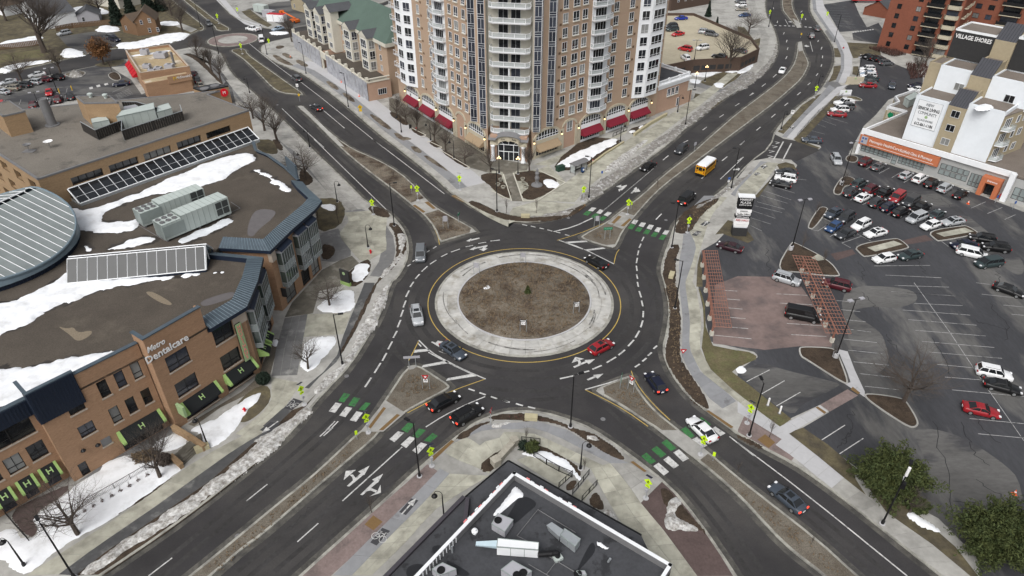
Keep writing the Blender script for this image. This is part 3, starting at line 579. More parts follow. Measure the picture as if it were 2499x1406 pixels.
crack(('l:1300,450 1420,640','l:1080,80 1230,240','l:1700,480 1800,680 1850,800','l:2200,180 2370,400 2330,500','l:1990,1050 2150,1300 2300,1400','p:1700,50 1860,600 1870,820','p:1950,60 2060,330 2200,440','p:1880,750 2200,780 2480,800','p:2080,560 2300,720 2450,900','h:1050,1060 1110,1180 1080,1230','h:1330,900 1480,1000','h:1650,500 1800,530 1900,620','h:2050,800 2200,1000','h:250,950 280,1150','l:1000,1120 950,1400','p:1000,140 870,290','h:2250,1150 2330,1300 2450,1320','l:2080,330 2360,420','h:1400,960 1560,1040 1650,1180'),LOTZ+.0055,LOT,12,.09,3)
for s in('g:730,750','m:2265,1025','j:960,890','f:1205,1270','k:1060,1300','g:1660,770','b:300,1000'):
 mk('manhole_cover',MB().lathe((*W1(s),.0),[(.34,0),(.34,.006),(.1,.007)],14),'metal_grey',parent=ROAD)
for k,r in enumerate((17.6,19.4,21.9,23.7)):
 mb=MB();a,b=circ(r,96),circ(r+.75,96)
 for i in range(96):j=(i+1)%96;mb.face([(*a[i],.0012),(*b[i],.0012),(*b[j],.0012),(*a[j],.0012)])
 mk('wheel_track',mb,'track',parent=ROAD)
for k,s in enumerate(('x:590,1404 780,1245 960,1085 1060,1000','x:680,1404 860,1250 1000,1130 1110,1010','x:380,1404 560,1255 760,1085 880,970 960,830','x:1530,505 1660,395 1850,255 1925,190','x:1470,480 1600,375 1780,240 1880,160','x:1570,545 1680,450 1850,325 1990,215 2000,130','x:1650,490 1800,370 1960,250','x:1800,1115 1960,1240 2150,1404','x:1490,990 1620,1110 1760,1270 1850,1404','x:640,215 760,320 900,450 1010,540','x:780,270 900,370 1040,480 1110,520')):
 for d in(-.75,.75):
  mb=MB();polyline(mb,offset(smooth(W(s),False,2),d,False),.6,.0005+k*.00006+(d>0)*.00003);mk('wheel_track',mb,'track',parent=ROAD)
rk=random.Random(5)
for k in range(16):
 a0=rk.uniform(0,6.28)if k>6 else rk.uniform(-.8,.6);r=rk.uniform(12.6,14.3);n=14;w=rk.uniform(.12,.3);L=rk.uniform(.25,.7);dr=rk.uniform(-1.0,.6);mb=MB()
 pts=[(RC[0]+(r+dr*i/n)*cos(a0+L*i/n),RC[1]+(r+dr*i/n)*sin(a0+L*i/n))for i in range(n+1)];zz=.182;polyline(mb,pts,w,zz+k*.0004);mk('tyre_mark',mb,'skid',parent=apr)
crack(('x:1100,620 1160,600 1230,575','x:1600,700 1585,760 1560,830','x:1000,830 960,930','x:1250,930 1320,960 1400,975','x:700,1290 760,1240','x:1880,1290 1960,1360','x:1690,440 1740,400'),.0045,ROAD,8,.05,9)
# ========== road markings (paint lies on the road as thin sheets, one object each)
PZ=.004
def paint_poly(s,m='paint',z=PZ,par=None,name='marking'):
 mb=MB();mb.face([(x,y,z)for x,y in ccw(W(s,z))]);return mk(name,mb,m,parent=par or ROAD)
def dashes(pre,data,w=.2,m='paint',z=PZ,par=None,name='lane_dash'):
 for s in data.split('|'):
  a,b=W(pre+':'+s,z);mb=MB();line_quad(mb,a,b,w,z);mk(name,mb,m,parent=par or ROAD)
def lines(data,w=.14,m='paint',z=PZ,par=None,name='edge_line',it=1):
 for s in data.split('|'):
  p=W(s,z);mb=MB();polyline(mb,smooth(p,False,it)if len(p)>2 else resample(p,6),w,z);mk(name,mb,m,parent=par or ROAD)
dashes('j','1600,-10 1565,40|1555,75 1525,135|1525,170 1500,235|1500,260 1475,325|1475,355 1445,425|1440,460 1405,525|1395,560 1355,635|1340,670 1300,745|1285,765 1225,860|1195,905 1135,995|2120,1010 2180,1030|2225,1048 2285,1068|2335,1085 2395,1105|2450,1120 2499,1140',.26)
dashes('f','2420,960 2330,970|2290,980 2215,993|2165,1010 2095,1025|2040,1045 1955,1075|1920,1090 1860,1120|1815,1150 1755,1190|1730,1210 1675,1260|1655,1285 1615,1330|1815,1020 1785,1040|1750,1060 1715,1080|1610,1150 1590,1165|1570,1190 1540,1210',.24)
dashes('g','1450,930 1430,970|1422,995 1405,1035|1400,1060 1390,1105|1388,1130 1378,1180|1378,1205 1385,1255|1380,1285 1390,1330|1388,1360 1398,1406|290,812 338,822|372,826 418,838|455,845 498,855|530,862 578,876|610,882 655,893|697,908 740,918|1632,198 1684,155|2195,205 2245,165|2370,55 2410,15|1565,765 1618,710|1790,50 1870,10|2000,375 2030,350',.24)
dashes('k','1405,80 1425,140|1428,170 1440,225|1445,270 1442,330|1440,360 1420,425|1408,458 1368,525|1355,545 1300,605|1270,640 1208,690|1185,708 1095,762|1048,788 960,825|930,840 820,870|790,885 650,915|108,1120 172,1140|230,1152 297,1172|345,1182 415,1198|1365,805 1410,775|1435,750 1475,718|1488,695 1525,665|1542,630 1575,600',.26)
dashes('n','5,690 205,530|490,1080 690,902',.15);dashes('m','1415,1404 1640,1232',.15)
dashes('c','2010,1240 2050,1210|2170,1118 2210,1092|2320,1010 2360,985|2458,912 2499,888',.22)
dashes('d','310,675 340,648|212,755 245,730|105,835 135,810|420,515 432,490|433,435 440,415|425,370 432,348|400,300 408,282|345,200 350,182|315,80 312,65|20,1265 62,1228|165,1138 200,1108|295,1025 330,995|410,922 440,898|520,830 550,805|612,742 635,722|685,662 702,640|728,582 735,562|740,508 742,485|728,432 737,410|700,365 706,350|0,1406 52,1370|550,108 565,95|595,175 592,160',.24)
dashes('d','320,222 340,222|362,224 382,226|405,224 425,226|440,226 460,228|475,227 500,228|585,235 605,236|620,238 645,240',.9,name='crossing_bar')
lines('x:1471,514 1602,404|f:650,0 1340,672|f:1210,0 1892,520|x:600,100 700,180 736,200 935,360|b:725,1040 940,1222|b:345,1035 560,1240 745,1406|p:0,240 600,690 1480,1404|o:2265,75 2499,260|n:920,690 1490,175|j:1715,1375 1880,1270 2100,1160 2280,1085|g:2178,380 2400,170|j:765,1406 850,1320|j:795,1406 880,1320|n:705,75 800,-10|n:740,70 830,-10|d:632,362 655,450|d:415,170 440,215',.17)
lines('g:1060,680 1570,252|g:590,880 780,835 960,750',.28)
mb=MB();a,b=circ(16.05,96),circ(16.2,96)
for i in range(96):j=(i+1)%96;mb.face([(*a[i],PZ),(*b[i],PZ),(*b[j],PZ),(*a[j],PZ)])
mk('edge_line',mb,'paint_yellow',parent=ROAD)
lines('f:1690,712 1770,800 1830,920 1845,1005|g:625,962 830,900 1000,830 1095,790|g:1165,1185 1185,1090 1215,1050|k:890,1020 1060,1100 1280,1220 1490,1370|k:1330,840 1345,890 1420,1020 1560,1180 1700,1310|j:1645,560 1590,670 1550,745|j:2275,920 1990,1020 1760,1125 1540,1240',.13,'paint_yellow')
lines('j:1648,548 1760,660 1920,750 2100,840 2285,918|g:640,962 860,1035 1165,1188|k:890,1018 1100,960 1300,895|j:1640,575 1670,608|j:1740,663 1900,750 2150,868|g:700,985 870,1048',.2)
for s in('j:1600,668 1610,640 1740,630 1752,650','j:1670,810 1690,785 1915,742 1940,765','j:1905,935 1925,910 2160,868 2210,888','g:690,978 720,992 915,978 900,965','g:880,1052 920,1062 1085,1042 1060,1030'):paint_poly(s,name='hatch_bar')
GR='j:880,1130 935,1050 995,1062 935,1140|j:975,1168 1030,1090 1090,1100 1035,1180|j:1075,1210 1140,1140 1190,1148 1130,1218|n:1480,10 1545,-55 1612,-45 1540,40|n:1590,70 1650,0 1720,15 1640,90|n:1695,115 1780,42 1828,70 1760,130|o:1425,262 1475,230 1568,312 1510,342|o:1522,200 1570,165 1665,245 1610,278|o:1617,135 1665,103 1760,185 1710,215|o:1800,12 1850,-20 1935,70 1890,95|k:2000,1280 2090,1350 2060,1370 1970,1300|g:868,715 910,682 952,692 915,728|g:943,740 985,705 1025,715 985,752|g:1020,765 1058,732 1098,742 1060,775|g:1293,848 1325,808 1368,818 1338,860|g:1365,872 1393,835 1440,845 1412,882|g:1440,898 1470,858 1515,868 1487,908|g:1515,922 1545,885 1590,892 1562,932|g:1590,950 1622,908 1668,915 1635,960'
WH='j:790,1225 855,1142 915,1152 850,1240|j:890,1265 955,1182 1015,1192 950,1280|j:990,1310 1055,1225 1115,1238 1050,1325|n:1368,100 1450,25 1508,40 1415,130|n:1475,152 1560,75 1618,90 1528,185|n:1585,210 1668,132 1728,150 1640,242|o:1540,358 1590,325 1690,412 1640,448|o:1635,298 1685,262 1785,350 1735,382|o:1730,228 1785,198 1880,285 1822,315|o:1905,105 1960,78 2055,160 2000,190|o:2010,30 2060,0 2140,105 2100,130|o:2100,0 2130,-20 2228,45 2180,72|g:918,680 955,648 998,655 962,688|g:995,702 1030,668 1072,678 1035,712|g:1065,722 1105,690 1145,700 1108,735|g:1330,798 1355,765 1398,772 1370,812|g:1400,825 1425,790 1470,798 1445,838|g:1475,848 1500,812 1545,820 1520,862|g:1550,875 1575,838 1615,845 1592,888|g:1625,902 1652,865 1695,870 1668,912'
for s in GR.split('|'):paint_poly(s,'paint_green',name='crossing_bar')
for s in WH.split('|'):paint_poly(s,'paint',name='crossing_bar')
def arrow(pre,polys,z=PZ,par=None):
 mb=MB()
 for k,s in enumerate(polys.split('|')):mb.face([(x,y,z+k*.0012)for x,y in ccw(W(pre+':'+s,z))])
 mk('lane_arrow',mb,'paint',parent=par or ROAD)
arrow('n','962,547 985,553 1138,427 1112,410|1070,410 1180,353 1128,443|1022,505 1045,470 1020,438 990,440 1015,468|932,492 952,404 1050,393 985,445')
arrow('n','1090,630 1112,635 1270,500 1245,480|1202,487 1308,430 1258,518|1135,600 1190,565 1250,590 1240,612 1190,590|1175,648 1250,605 1283,535 1288,612')
arrow('k','775,800 790,812 930,750 915,738|885,738 985,728 925,778|825,785 852,760 835,732 805,735 825,755|762,765 795,708 880,725')
arrow('k','905,920 918,932 1010,895 1000,880|965,880 1065,867 1010,915')
arrow('g','1185,450 1235,432 1232,462|1225,452 1285,434 1290,444 1240,462|1205,478 1245,462 1215,500|1222,482 1262,448 1288,442 1240,488')
arrow('g','1322,515 1372,462 1388,468 1342,515|1350,470 1380,455 1386,485|1395,468 1418,497 1360,507|1352,490 1400,478 1405,490 1360,502')
arrow('f','2098,970 2150,943 2135,975|2140,955 2225,937 2228,946 2145,968');arrow('f','2130,1052 2190,1020 2172,1055|2170,1035 2300,1008 2305,1018 2175,1048|2220,1046 2305,1040 2265,1066|2250,1045 2275,1015 2300,1015 2280,1045')
arrow('j','1762,565 1778,560 1862,600 1850,618|1828,552 1880,560 1850,590 1800,580|1832,648 1912,680 1850,660');arrow('g','2300,295 2310,280 2350,280 2352,292|2345,270 2395,296 2350,302')
arrow('d','585,400 605,395 630,405 605,410|600,390 580,402 605,412');arrow('d','440,190 460,186 482,192 460,196')
def pad(s,z,par,kind,head):
 q=W(s,z);c=np.mean(q,axis=0);sheet('path_pad',q,z,'bike_pad',par)
 h=np.array(W1(head,z))-c;h=h/np.linalg.norm(h);r=np.array((h[1],-h[0]));zz=z+.006
 T=lambda u,v:(*(c+h*u+r*v),zz)
 mb=MB()
 if kind=='arrow':
  mb.face([T(-1.3,-.09),T(-1.3,.09),T(.4,.09),T(.4,-.09)]);mb.face([T(.3,-.42),T(.3,.42),T(1.4,0)])
 else:
  def seg(a,b,w=.07):
   d=np.array(b)-np.array(a);d=d/np.linalg.norm(d);n=np.array((-d[1],d[0]))*w/2
   mb.face([T(*(np.array(a)-n)),T(*(np.array(b)-n)),T(*(np.array(b)+n)),T(*(np.array(a)+n))])
  for cv in(-.52,.52):
   pr=[(.42*cos(k*pi/7)-.15,cv+.42*sin(k*pi/7))for k in range(15)]
   for a,b in zip(pr,pr[1:]):seg(a,b)
  for a,b in(((-.15,-.52),(.45,-.25)),((.45,-.25),(-.1,-.02)),((-.1,-.02),(-.15,-.52)),((.45,-.25),(.5,.3)),((-.1,-.02),(.5,.3)),((-.15,.52),(.7,.28)),((.62,-.4),(.62,-.1)),((.7,.28),(.75,.55))):seg(a,b)
 mk('path_marking',mb,'paint',parent=par)
pad('j:360,1195 455,1100 545,1130 440,1215',HA+.04,BA,'bike','j:300,1270');pad('j:130,1406 235,1325 330,1340 230,1430',HA+.04,BA,'arrow','j:100,1470')
pad('n:1460,795 1575,665 1645,685 1525,825',HD+.04,BD,'arrow','n:1680,600');pad('n:1185,1085 1300,945 1375,975 1245,1115',HD+.04,BD,'bike','n:1400,870')
pad('g:1985,815 2035,778 2085,790 2035,828',HC+.04,BC,'arrow','g:2100,740');pad('g:1905,912 1955,872 2002,880 1950,922',HC+.04,BC,'bike','g:2020,820')
pad('h:200,240 235,220 265,235 225,258',HC+.04,BC,'arrow','h:270,200');pad('h:140,305 175,288 200,298 160,318',HC+.04,BC,'bike','h:200,260');pad('d:452,1110 475,1100 500,1108 475,1128',HC+.04,BC,'arrow','d:520,1060')
LP=LOTZ+.005
dashes('h','1190,1105 1680,1100|1290,1185 1778,1208|1370,1275 1845,1290|1340,1330 1900,1367|750,690 815,720|700,800 770,755|805,850 865,815|910,905 1085,845|1035,820 1160,887|910,905 985,945|1120,262 1165,235|1235,298 1325,250|1345,335 1430,285|1450,378 1530,330|2040,600 2165,545|2180,648 2310,595|2330,700 2430,655|1310,655 1350,632|640,785 700,800|1780,890 1840,935|985,530 1020,508|1090,570 1160,535',.11,'paint_old',LP,LOT,'parking_line')
dashes('h','285,405 500,470|250,455 470,530|205,490 440,560|170,545 410,610|150,580 390,640|120,620 330,690|100,680 290,740|110,750 210,800|340,290 540,330|360,330 600,355',.10,'paint_old',LP,LOT,'parking_line')
dashes('l','1345,78 1900,117|1540,180 1965,200|1440,238 2030,283|1490,322 2087,371|1550,415 2165,465|1612,512 2240,565|1672,605 2308,660|1740,712 2110,748|1810,823 2170,852|1873,935 2499,993|2025,1185 2499,1230|2100,1318 2499,1355|860,155 1030,170|905,235 1070,253|950,323 1117,341|985,408 1165,430|925,492 1215,522|965,588 1265,620|1012,690 1320,720|1065,793 1375,827|1110,903 1410,935|2080,0 2400,40|2130,100 2499,140|2320,195 2499,212|2390,275 2499,285|1540,0 1620,110|1620,110 1850,430|1850,430 2130,850|2130,850 2499,1380',.10,'paint_old',LP,LOT,'parking_line')
dashes('l','340,97 610,110|370,178 650,192|430,355 735,375|465,452 775,470',.10,'paint',REDZ+.004,RED,'parking_line')
dashes('k','2215,72 2340,80|2240,155 2365,165|2255,240 2390,252|2270,330 2420,343|2290,425 2445,437|2120,500 2475,535',.10,'paint',REDZ+.004,RED,'parking_line')
dashes('l','78,863 280,760|210,970 410,855|340,1075 548,955|735,1372 938,1242',.12,'paint',LP,LOT,'parking_line');dashes('p','890,338 1097,203',.12,'paint',LP,LOT,'parking_line')
dashes('h','315,175 400,20|390,190 470,35',.3,'paint',HC+.010,LOT,'crossing_line')
for k,(a,b,c)in enumerate(((262,150,310),(270,105,320),(300,65,345),(325,30,365))):
 lines('h:%d,%d %d,%d %d,%d'%(a,b-10,c,b,a+8,b+10),.22,'paint',HC+.010,LOT,'crossing_chevron',0)
dashes('d','700,1085 770,1110|740,1050 860,1095|780,1020 960,1075|640,1140 760,1170|600,1180 700,1205|830,960 900,985',.1,'paint_old',LP,LOT,'parking_line')
dashes('d','800,%d 930,%d|'.replace('|','')%(70,72)+''.join('|%d,%d %d,%d'%(800+k*9,90+k*22,960+k*12,96+k*24)for k in range(7)),.1,'paint_old',LP,BC,'parking_line')
dashes('a','45,1040 85,960|260,1075 300,960|490,1020 520,910|610,980 640,840|180,1000 200,950|100,880 160,885|60,910 100,912|210,860 260,870|300,820 360,830',.1,'paint_old',za+.014,BA,'parking_line')
for s in('a:848,835 880,825 888,845 855,852','a:915,815 950,805 958,825 925,832','a:990,800 1025,790 1033,808 1000,815'):paint_poly(s,'paint',za+.014,BA,'crossing_bar')
dashes('a',' '.join(['1070,880 1200,820'])+''.join('|%d,%d %d,%d'%(1085+k*8,900+k*8,1220+k*10,835+k*12)for k in range(1,6)),.12,'paint_old',za+.014,BA,'hatch_bar')
for k in range(9):
 u=k/8;paint_poly('d:%d,%d %d,%d %d,%d %d,%d'%(1000+u*170,278-u*24,1014+u*170,276-u*24,1022+u*170,284-u*24,1006+u*170,287-u*24),'paint',HC+.012,BC,'crossing_bar')
 # ========== snow
def snow(data,z,par_label,m='snow',h=.22,rag=.35,res=.3,name='snow_patch',kind='stuff'):
 for k,(s,lab)in enumerate(data):
  mound(name,smooth(W(s,z),True,1),z,h,m,res,rag,.35,.8,k*3+len(s),label=lab,cat='snow',kind=kind)
snow([('m:720,520 900,420 1100,270 1400,210 1540,330 1700,340 1740,370 1640,460 1540,520 1400,640 1100,850 700,1060 440,1240 250,1400 120,1330 40,1240 -60,1230 -200,1080 -60,1000 100,940 270,1070 380,1000 300,830 640,640','large white snowfield with fence and trees in front of brick restaurant building'),('m:1420,170 1600,60 1700,60 1800,130 1660,200 1520,230','snow beside the low stone steps left of the restaurant entrance'),('i:1800,1400 2000,1330 2200,1180 2480,1040 2480,1110 2350,1240 m:2200,60 2000,190 1960,160 1900,60','patchy snow on the lawn with a red hydrant beside the brick building'),('j:660,270 740,160 860,90 980,60 1040,130 1030,220 990,290','snow round the small tree beside the dark roadside sign'),('j:540,700 570,540 700,515 870,515 860,590 700,760 620,850 520,830','snow triangle round the bare sapling near the round shrub'),('f:1020,1230 1060,1180 1200,1180 1190,1250 1090,1380 990,1360','snow mound beside the dark roadside sign with green base'),('f:680,620 860,610 870,690 760,680','thin snow under saplings beside the left brick building'),('j:235,600 250,535 320,535 300,620','small snow scrap beside the black and green awnings')],HA+.02,'')
snow([('j:1230,200 1320,40 1370,0 1330,160 1240,400 1130,540 1030,720 940,830 800,960 680,1060 660,1020 800,880 930,760 1000,620 1100,440','dirty ploughed snow ridge along the kerb left of the roundabout'),('j:300,1380 420,1290 560,1190 640,1210 560,1290 470,1380 n:330,130 150,300 0,410 m:2499,290 2100,560 1700,850 1250,1130 900,1400 700,1400 1000,1190 1500,850 2000,520 2499,100 n:60,130','long dirty snow bank between bike path and road at lower left'),('f:1430,910 1500,890 1540,960 1510,1080 1440,1200 1300,1330 1270,1310 1390,1180 1480,1050','dirty snow and slush strip by the kerb above the roundabout')],HA+.02,'','snow_dirty',.3,.5,.25)
snow([('t2:1150,1310 1500,1100 1950,920 2090,870 2200,930 1900,1090 1700,1250 1500,1330 1250,1340','clean snow bed with low hedge behind the bus shelter'),('g:470,400 540,370 660,420 620,460 520,470','snow patch beside the bronze sculpture in the plaza bed'),('c:1880,750 1990,760 1980,800 1900,790','snow scrap by the gate beside the brick wing'),('c:2110,790 2220,790 2200,840 2130,830','snow scrap on the lawn near the large bare tree'),('c:1890,650 2400,630 2330,700 2180,680 2050,740 1900,720','snow strip below the parking deck wall'),('t3:810,1230 960,1200 1000,1250 900,1280','small snow scrap in the bed by the yellow wall'),('t3:1020,1130 1160,1090 1150,1160 1040,1190','snow scrap in the bed beside the maroon awning shops')],HB+.05,'')
snow([('g:1040,300 1300,100 1500,-20 1440,60 1200,260 1120,320','old snow strip beside the bus shelter pavement')],HB+.03,'','snow_dirty',.25,.4)
snow([('g:820,580 900,500 1000,420 1200,280 1400,150 1560,20 1640,-20 1500,170 1300,320 1100,460 1020,520 900,600','grey slush bank along the kerb opposite the school bus'),('c:1440,1406 1640,1290 1880,1120 2100,940 2300,790 2499,660 2499,730 2200,950 1880,1190 1660,1390','grey slush bank along the kerb by the brick wing'),('g:340,740 600,700 860,650 700,740 480,750','thin slush on the bed below the plaza corner'),('d:0,770 150,650 250,560 310,480 340,350 345,440 300,560 200,670 0,810','grey slush along the curving kerb at the upper right'),('g:1850,690 2100,560 2300,420 2499,290 2480,330 2250,500 2000,660','slushy snow strip between road and bike path by the plaza sign')],HB+.02,'','slush',.16,.5,.3)
snow([('o:270,240 330,220 420,240 440,215 580,230 740,310 830,430 840,500 780,420 600,330 420,260','clean snow strip behind the black patio fence')],HD+.05,'')
snow([('o:1660,670 1790,660 1800,760 1740,820 1850,870 1980,965 1800,960 1650,960 1640,850 1700,780','dirty snow heap on the red brick paving'),('o:890,70 980,60 1060,130 920,120','snow scrap on the planted verge by the tall lamp'),('o:1070,770 1110,790 1240,900 1190,890 1100,820','thin snow strip along the restaurant canopy'),('k:280,1280 320,1290 330,1330 290,1320','snow scrap beside the stone block'),('k:-20,1350 180,1310 120,1360 0,1400','snow scrap at the verge edge below the roundabout')],HD+.04,'','snow_dirty',.3,.4)
snow([('a:1090,450 1130,410 1300,400 1400,370 1600,320 1760,310 1820,330 1700,390 1500,420 1250,470','snow on the corner lawn in front of the brown gabled house'),('a:890,300 980,240 1100,250 1150,290 1060,310','snow pile behind the car park of the brown house'),('a:0,400 200,370 400,330 400,430 0,460','snow covered yard behind the long wooden fence'),('a:600,470 700,460 830,520 700,550 560,540','dirty snow pile at the street corner by the big tree'),('a:0,640 200,600 480,570 480,590 200,640 0,710','dirty snow along the far street kerb'),('a:1490,210 1700,200 1720,240 1560,250','snow strip behind the brown gabled house'),('a:680,70 900,60 1060,110 1000,140 700,130','snow behind the grey garage at far left')],HN+.03,'','snow',.35,.6,.5)
snow([('a:640,730 700,670 760,690 800,720 720,740','grey gravelly snow heap at the end of the car row')],HA+.1,'','slush',.9,.4)
snow([('d:0,600 60,560 130,560 195,370 140,560 100,620 0,650','snow strip beside the upper right footway'),('b:220,300 400,300 420,320 260,335','snow strip along the side street by the wrapped wall')],HB+.03,'')
snow([('l:-20,765 20,720 60,735 85,775 30,795','snow scrap at the corner of the brick lot lawn')],HC+.05,'','snow',.09,.1,.2)
snow([('q:740,555 790,515 830,540 800,570','small snow scrap at the upper left of the central island'),('q:1262,650 1290,655 1285,672 1265,668','tiny snow scrap in the middle of the central island')],.72,'','snow',.12,.15,.15)
snow([('p:1480,850 1560,860 1780,1010 1740,1020 1560,930','thin snow between the two pine shrubs'),('h:580,1010 680,1010 660,1030 600,1040','snow scrap at the end of the far pergola')],HC+.1,'')
# ========== building helpers
class Face:
 """vertical wall plane from A to B, outward side on the right"""
 def __init__(s,A,B):
  s.A=np.array(A[:2],float);d=np.array(B[:2],float)-s.A;s.L=float(np.linalg.norm(d));s.d=d/s.L
  s.n=np.array((s.d[1],-s.d[0]));s.rz=atan2(s.d[1],s.d[0])
 def pt(s,u,z,o=0.):q=s.A+s.d*u+s.n*o;return(float(q[0]),float(q[1]),z)
 def xy(s,u,o=0.):return s.pt(u,0,o)[:2]
 def hit(s,px,py):
  d=np.array(ray(px,py));t=np.dot(s.A,s.n)/np.dot(d[:2],s.n);q=d*t
  return float(np.dot(q[:2]-s.A,s.d)),float(CH+q[2])
 def hits(s,st):return[s.hit(*p)for p in Z(st)]
 def box(s,mb,u0,u1,z0,z1,o0,o1,m=0):
  c=s.pt((u0+u1)/2,(z0+z1)/2,(o0+o1)/2);return mb.box(c,(abs(u1-u0),abs(o1-o0),abs(z1-z0)),s.rz,m)
 def quad(s,mb,pts,o=0.,m=0):mb.face([s.pt(u,z,o)for u,z in pts],m);return mb
 def wall(s,mb,u0,u1,z0,z1,holes=(),depth=.2,m=0):
  us=sorted({u0,u1,*[h[0]for h in holes],*[h[1]for h in holes]});zs=sorted({z0,z1,*[h[2]for h in holes],*[h[3]for h in holes]})
  us=[u for u in us if u0-1e-6<=u<=u1+1e-6];zs=[z for z in zs if z0-1e-6<=z<=z1+1e-6]
  for a,b in zip(us,us[1:]):
   run=None
   for c,d in zip(zs,zs[1:]):
    cu,cz=(a+b)/2,(c+d)/2
    if any(h[0]<cu<h[1]and h[2]<cz<h[3]for h in holes):
     if run:s.quad(mb,[(a,run[0]),(b,run[0]),(b,run[1]),(a,run[1])],0,m);run=None
    else:run=(run[0],d)if run else(c,d)
   if run:s.quad(mb,[(a,run[0]),(b,run[0]),(b,run[1]),(a,run[1])],0,m)
  for a,b,c,d in holes:
   for p,q in(((a,c),(b,c)),((b,c),(b,d)),((b,d),(a,d)),((a,d),(a,c))):
    mb.face([s.pt(*p,0),s.pt(*q,0),s.pt(*q,-depth),s.pt(*p,-depth)],m)
  return mb
WM={}
def winmesh(w,h,cols=1,rows=(),t=.055,d=.1,fm='frame_white',gm='glass'):
 """window frame + pane meshes, origin at bottom centre, outward = -y; rows = heights of transoms"""
 k=(round(w,2),round(h,2),cols,rows,t,d,fm,gm)
 if k not in WM:
  mb=MB();x0,x1=-w/2,w/2
  for a,b in((x0,x0+t),(x1-t,x1)):mb.box(((a+b)/2,-d/2,h/2),(b-a,d,h))
  for z in(t/2,h-t/2):mb.box((0,-d/2,z),(w-2*t,d,t))
  for i in range(1,cols):mb.box((x0+w*i/cols,-d*.4,h/2),(t*.8,d*.8,h-2*t))
  for r in rows:mb.box((0,-d*.42,r),(w-2*t,d*.84,t))
  f=mb.data('window');f.materials.append(MAT[fm])
  g=MB().face([(x0+t/2,-.02,t/2),(x1-t/2,-.02,t/2),(x1-t/2,-.02,h-t/2),(x0+t/2,-.02,h-t/2)]).data('pane');g.materials.append(MAT[gm])
  WM[k]=(f,g)
 return WM[k]
def lw(rt,p):
 o=ORG.get(rt.name,(0,0,0));return tuple(a-b for a,b in zip(p,o))
def put_window(rt,fc,u,z,w,h,cols=1,rows=(),o=0.,sill=None,lab=None,name='window',**k):
 if k.get('gm','glass')=='glass':k['gm']=random.choice(('glass','glass','glass','glass_blue','glass_blind'))
 f,g=winmesh(w,h,cols,rows,**k)
 a=mk(name,f,None,parent=rt,loc=lw(rt,fc.pt(u,z,o)),rz=fc.rz,label=lab)
 mk('pane',g,None,parent=a,loc=(0,0,0))
 if sill:
  key=('sill',round(w,2),sill)
  if key not in WM:m=MB().box((0,-.1,-.09),(w+.16,.34,.18)).data('sill');m.materials.append(MAT[sill]);WM[key]=m
  mk('sill',WM[key],None,parent=a,loc=(0,0,0))
 return a
def bldg(name,pts,label,cat='building',group=None):
 c=np.mean(np.array([p[:2]for p in pts]),axis=0);return root(name,(float(c[0]),float(c[1]),0),label,cat,group)
def text_mesh(s,size=1.,depth=.04,bold=False):
 cu=bpy.data.curves.new('text','FONT');cu.body=s;cu.size=size;cu.extrude=depth/2;cu.align_x='CENTER';cu.align_y='CENTER';cu.resolution_u=2
 if bold:cu.offset=size*.018
 o=bpy.data.objects.new('text_tmp',cu);me=bpy.data.meshes.new_from_object(o);bpy.data.objects.remove(o);bpy.data.curves.remove(cu)
 return me
def put_text(rt,fc,s,u,z,size,m,o=.06,width=None,bold=False,tilt=0.,name='lettering',shear=0.):
 """raised lettering on a wall face, centred at (u, z); width squeezes it to fit"""
 me=text_mesh(s,size,.05,bold);v=np.zeros(len(me.vertices)*3);me.vertices.foreach_get('co',v);v=v.reshape(-1,3)
 if shear:v[:,0]+=v[:,1]*shear
 if width:v[:,0]*=width/max(1e-6,v[:,0].max()-v[:,0].min())
 q=v.copy();q[:,1]=-v[:,2];q[:,2]=v[:,1]
 if tilt:c,n=cos(tilt),sin(tilt);q[:,0],q[:,2]=q[:,0]*c-q[:,2]*n,q[:,0]*n+q[:,2]*c
 me.vertices.foreach_set('co',q.ravel());me.update();me.name=name;me.materials.clear();me.materials.append(MAT[m])
 return mk(name,me,None,parent=rt,loc=lw(rt,fc.pt(u,z,o)),rz=fc.rz)
mg=bpy.data.materials.new('rail_glass');mg.use_nodes=True;n_=mg.node_tree.nodes;b_=n_['Principled BSDF'];b_.inputs['Base Color'].default_value=(.55,.60,.60,1);b_.inputs['Roughness'].default_value=.15;b_.inputs['Alpha'].default_value=.45;MAT['rail_glass']=mg
# ========== apartment tower
TL=Face((-31.5,188.8),(-5.8,151.5));TR=Face((4.6,149.3),(37.4,177.0));dR=1.2
TOPZ,FZ,FH,NF=47.2,7.35,3.03,13
CL,CR=TL.xy(45.6),TR.xy(.0)
nL,nR=-TL.n,-TR.n
TE=TR.xy(44.2)
bk=[tuple(np.array(TE)+nR*18),(2.5,171.1),tuple(np.array(TL.A)+nL*18)]
TW=bldg('apartment_tower',[TL.A,CL,CR,TE]+bk,'tall tan brick apartment tower with white balconies and maroon shop awnings','building')
ctr=[CL,(CL[0]+.4,CL[1]+1.9),(CR[0]-.4,CR[1]+2.5),CR]
mb=MB();mb.prism([tuple(TL.A)]+ctr+[TE]+bk,.1,TOPZ);mk('wall',mb,'brick_tower',parent=TW)
mb=MB();mb.prism(offset(ccw([tuple(TL.A)]+ctr+[TE]+bk),.5),TOPZ-.2,TOPZ+.004);mk('roof',mb,'roof_gravel',parent=TW)
mb=MB()
for k in range(NF):
 for fc,a,b in((TL,0,45.4),(TR,0.1,44.1)):fc.box(mb,a,b,FZ+k*FH-.05,FZ+k*FH+.0,0,.015)
mk('string_course',mb,'brick_pink',parent=TW)
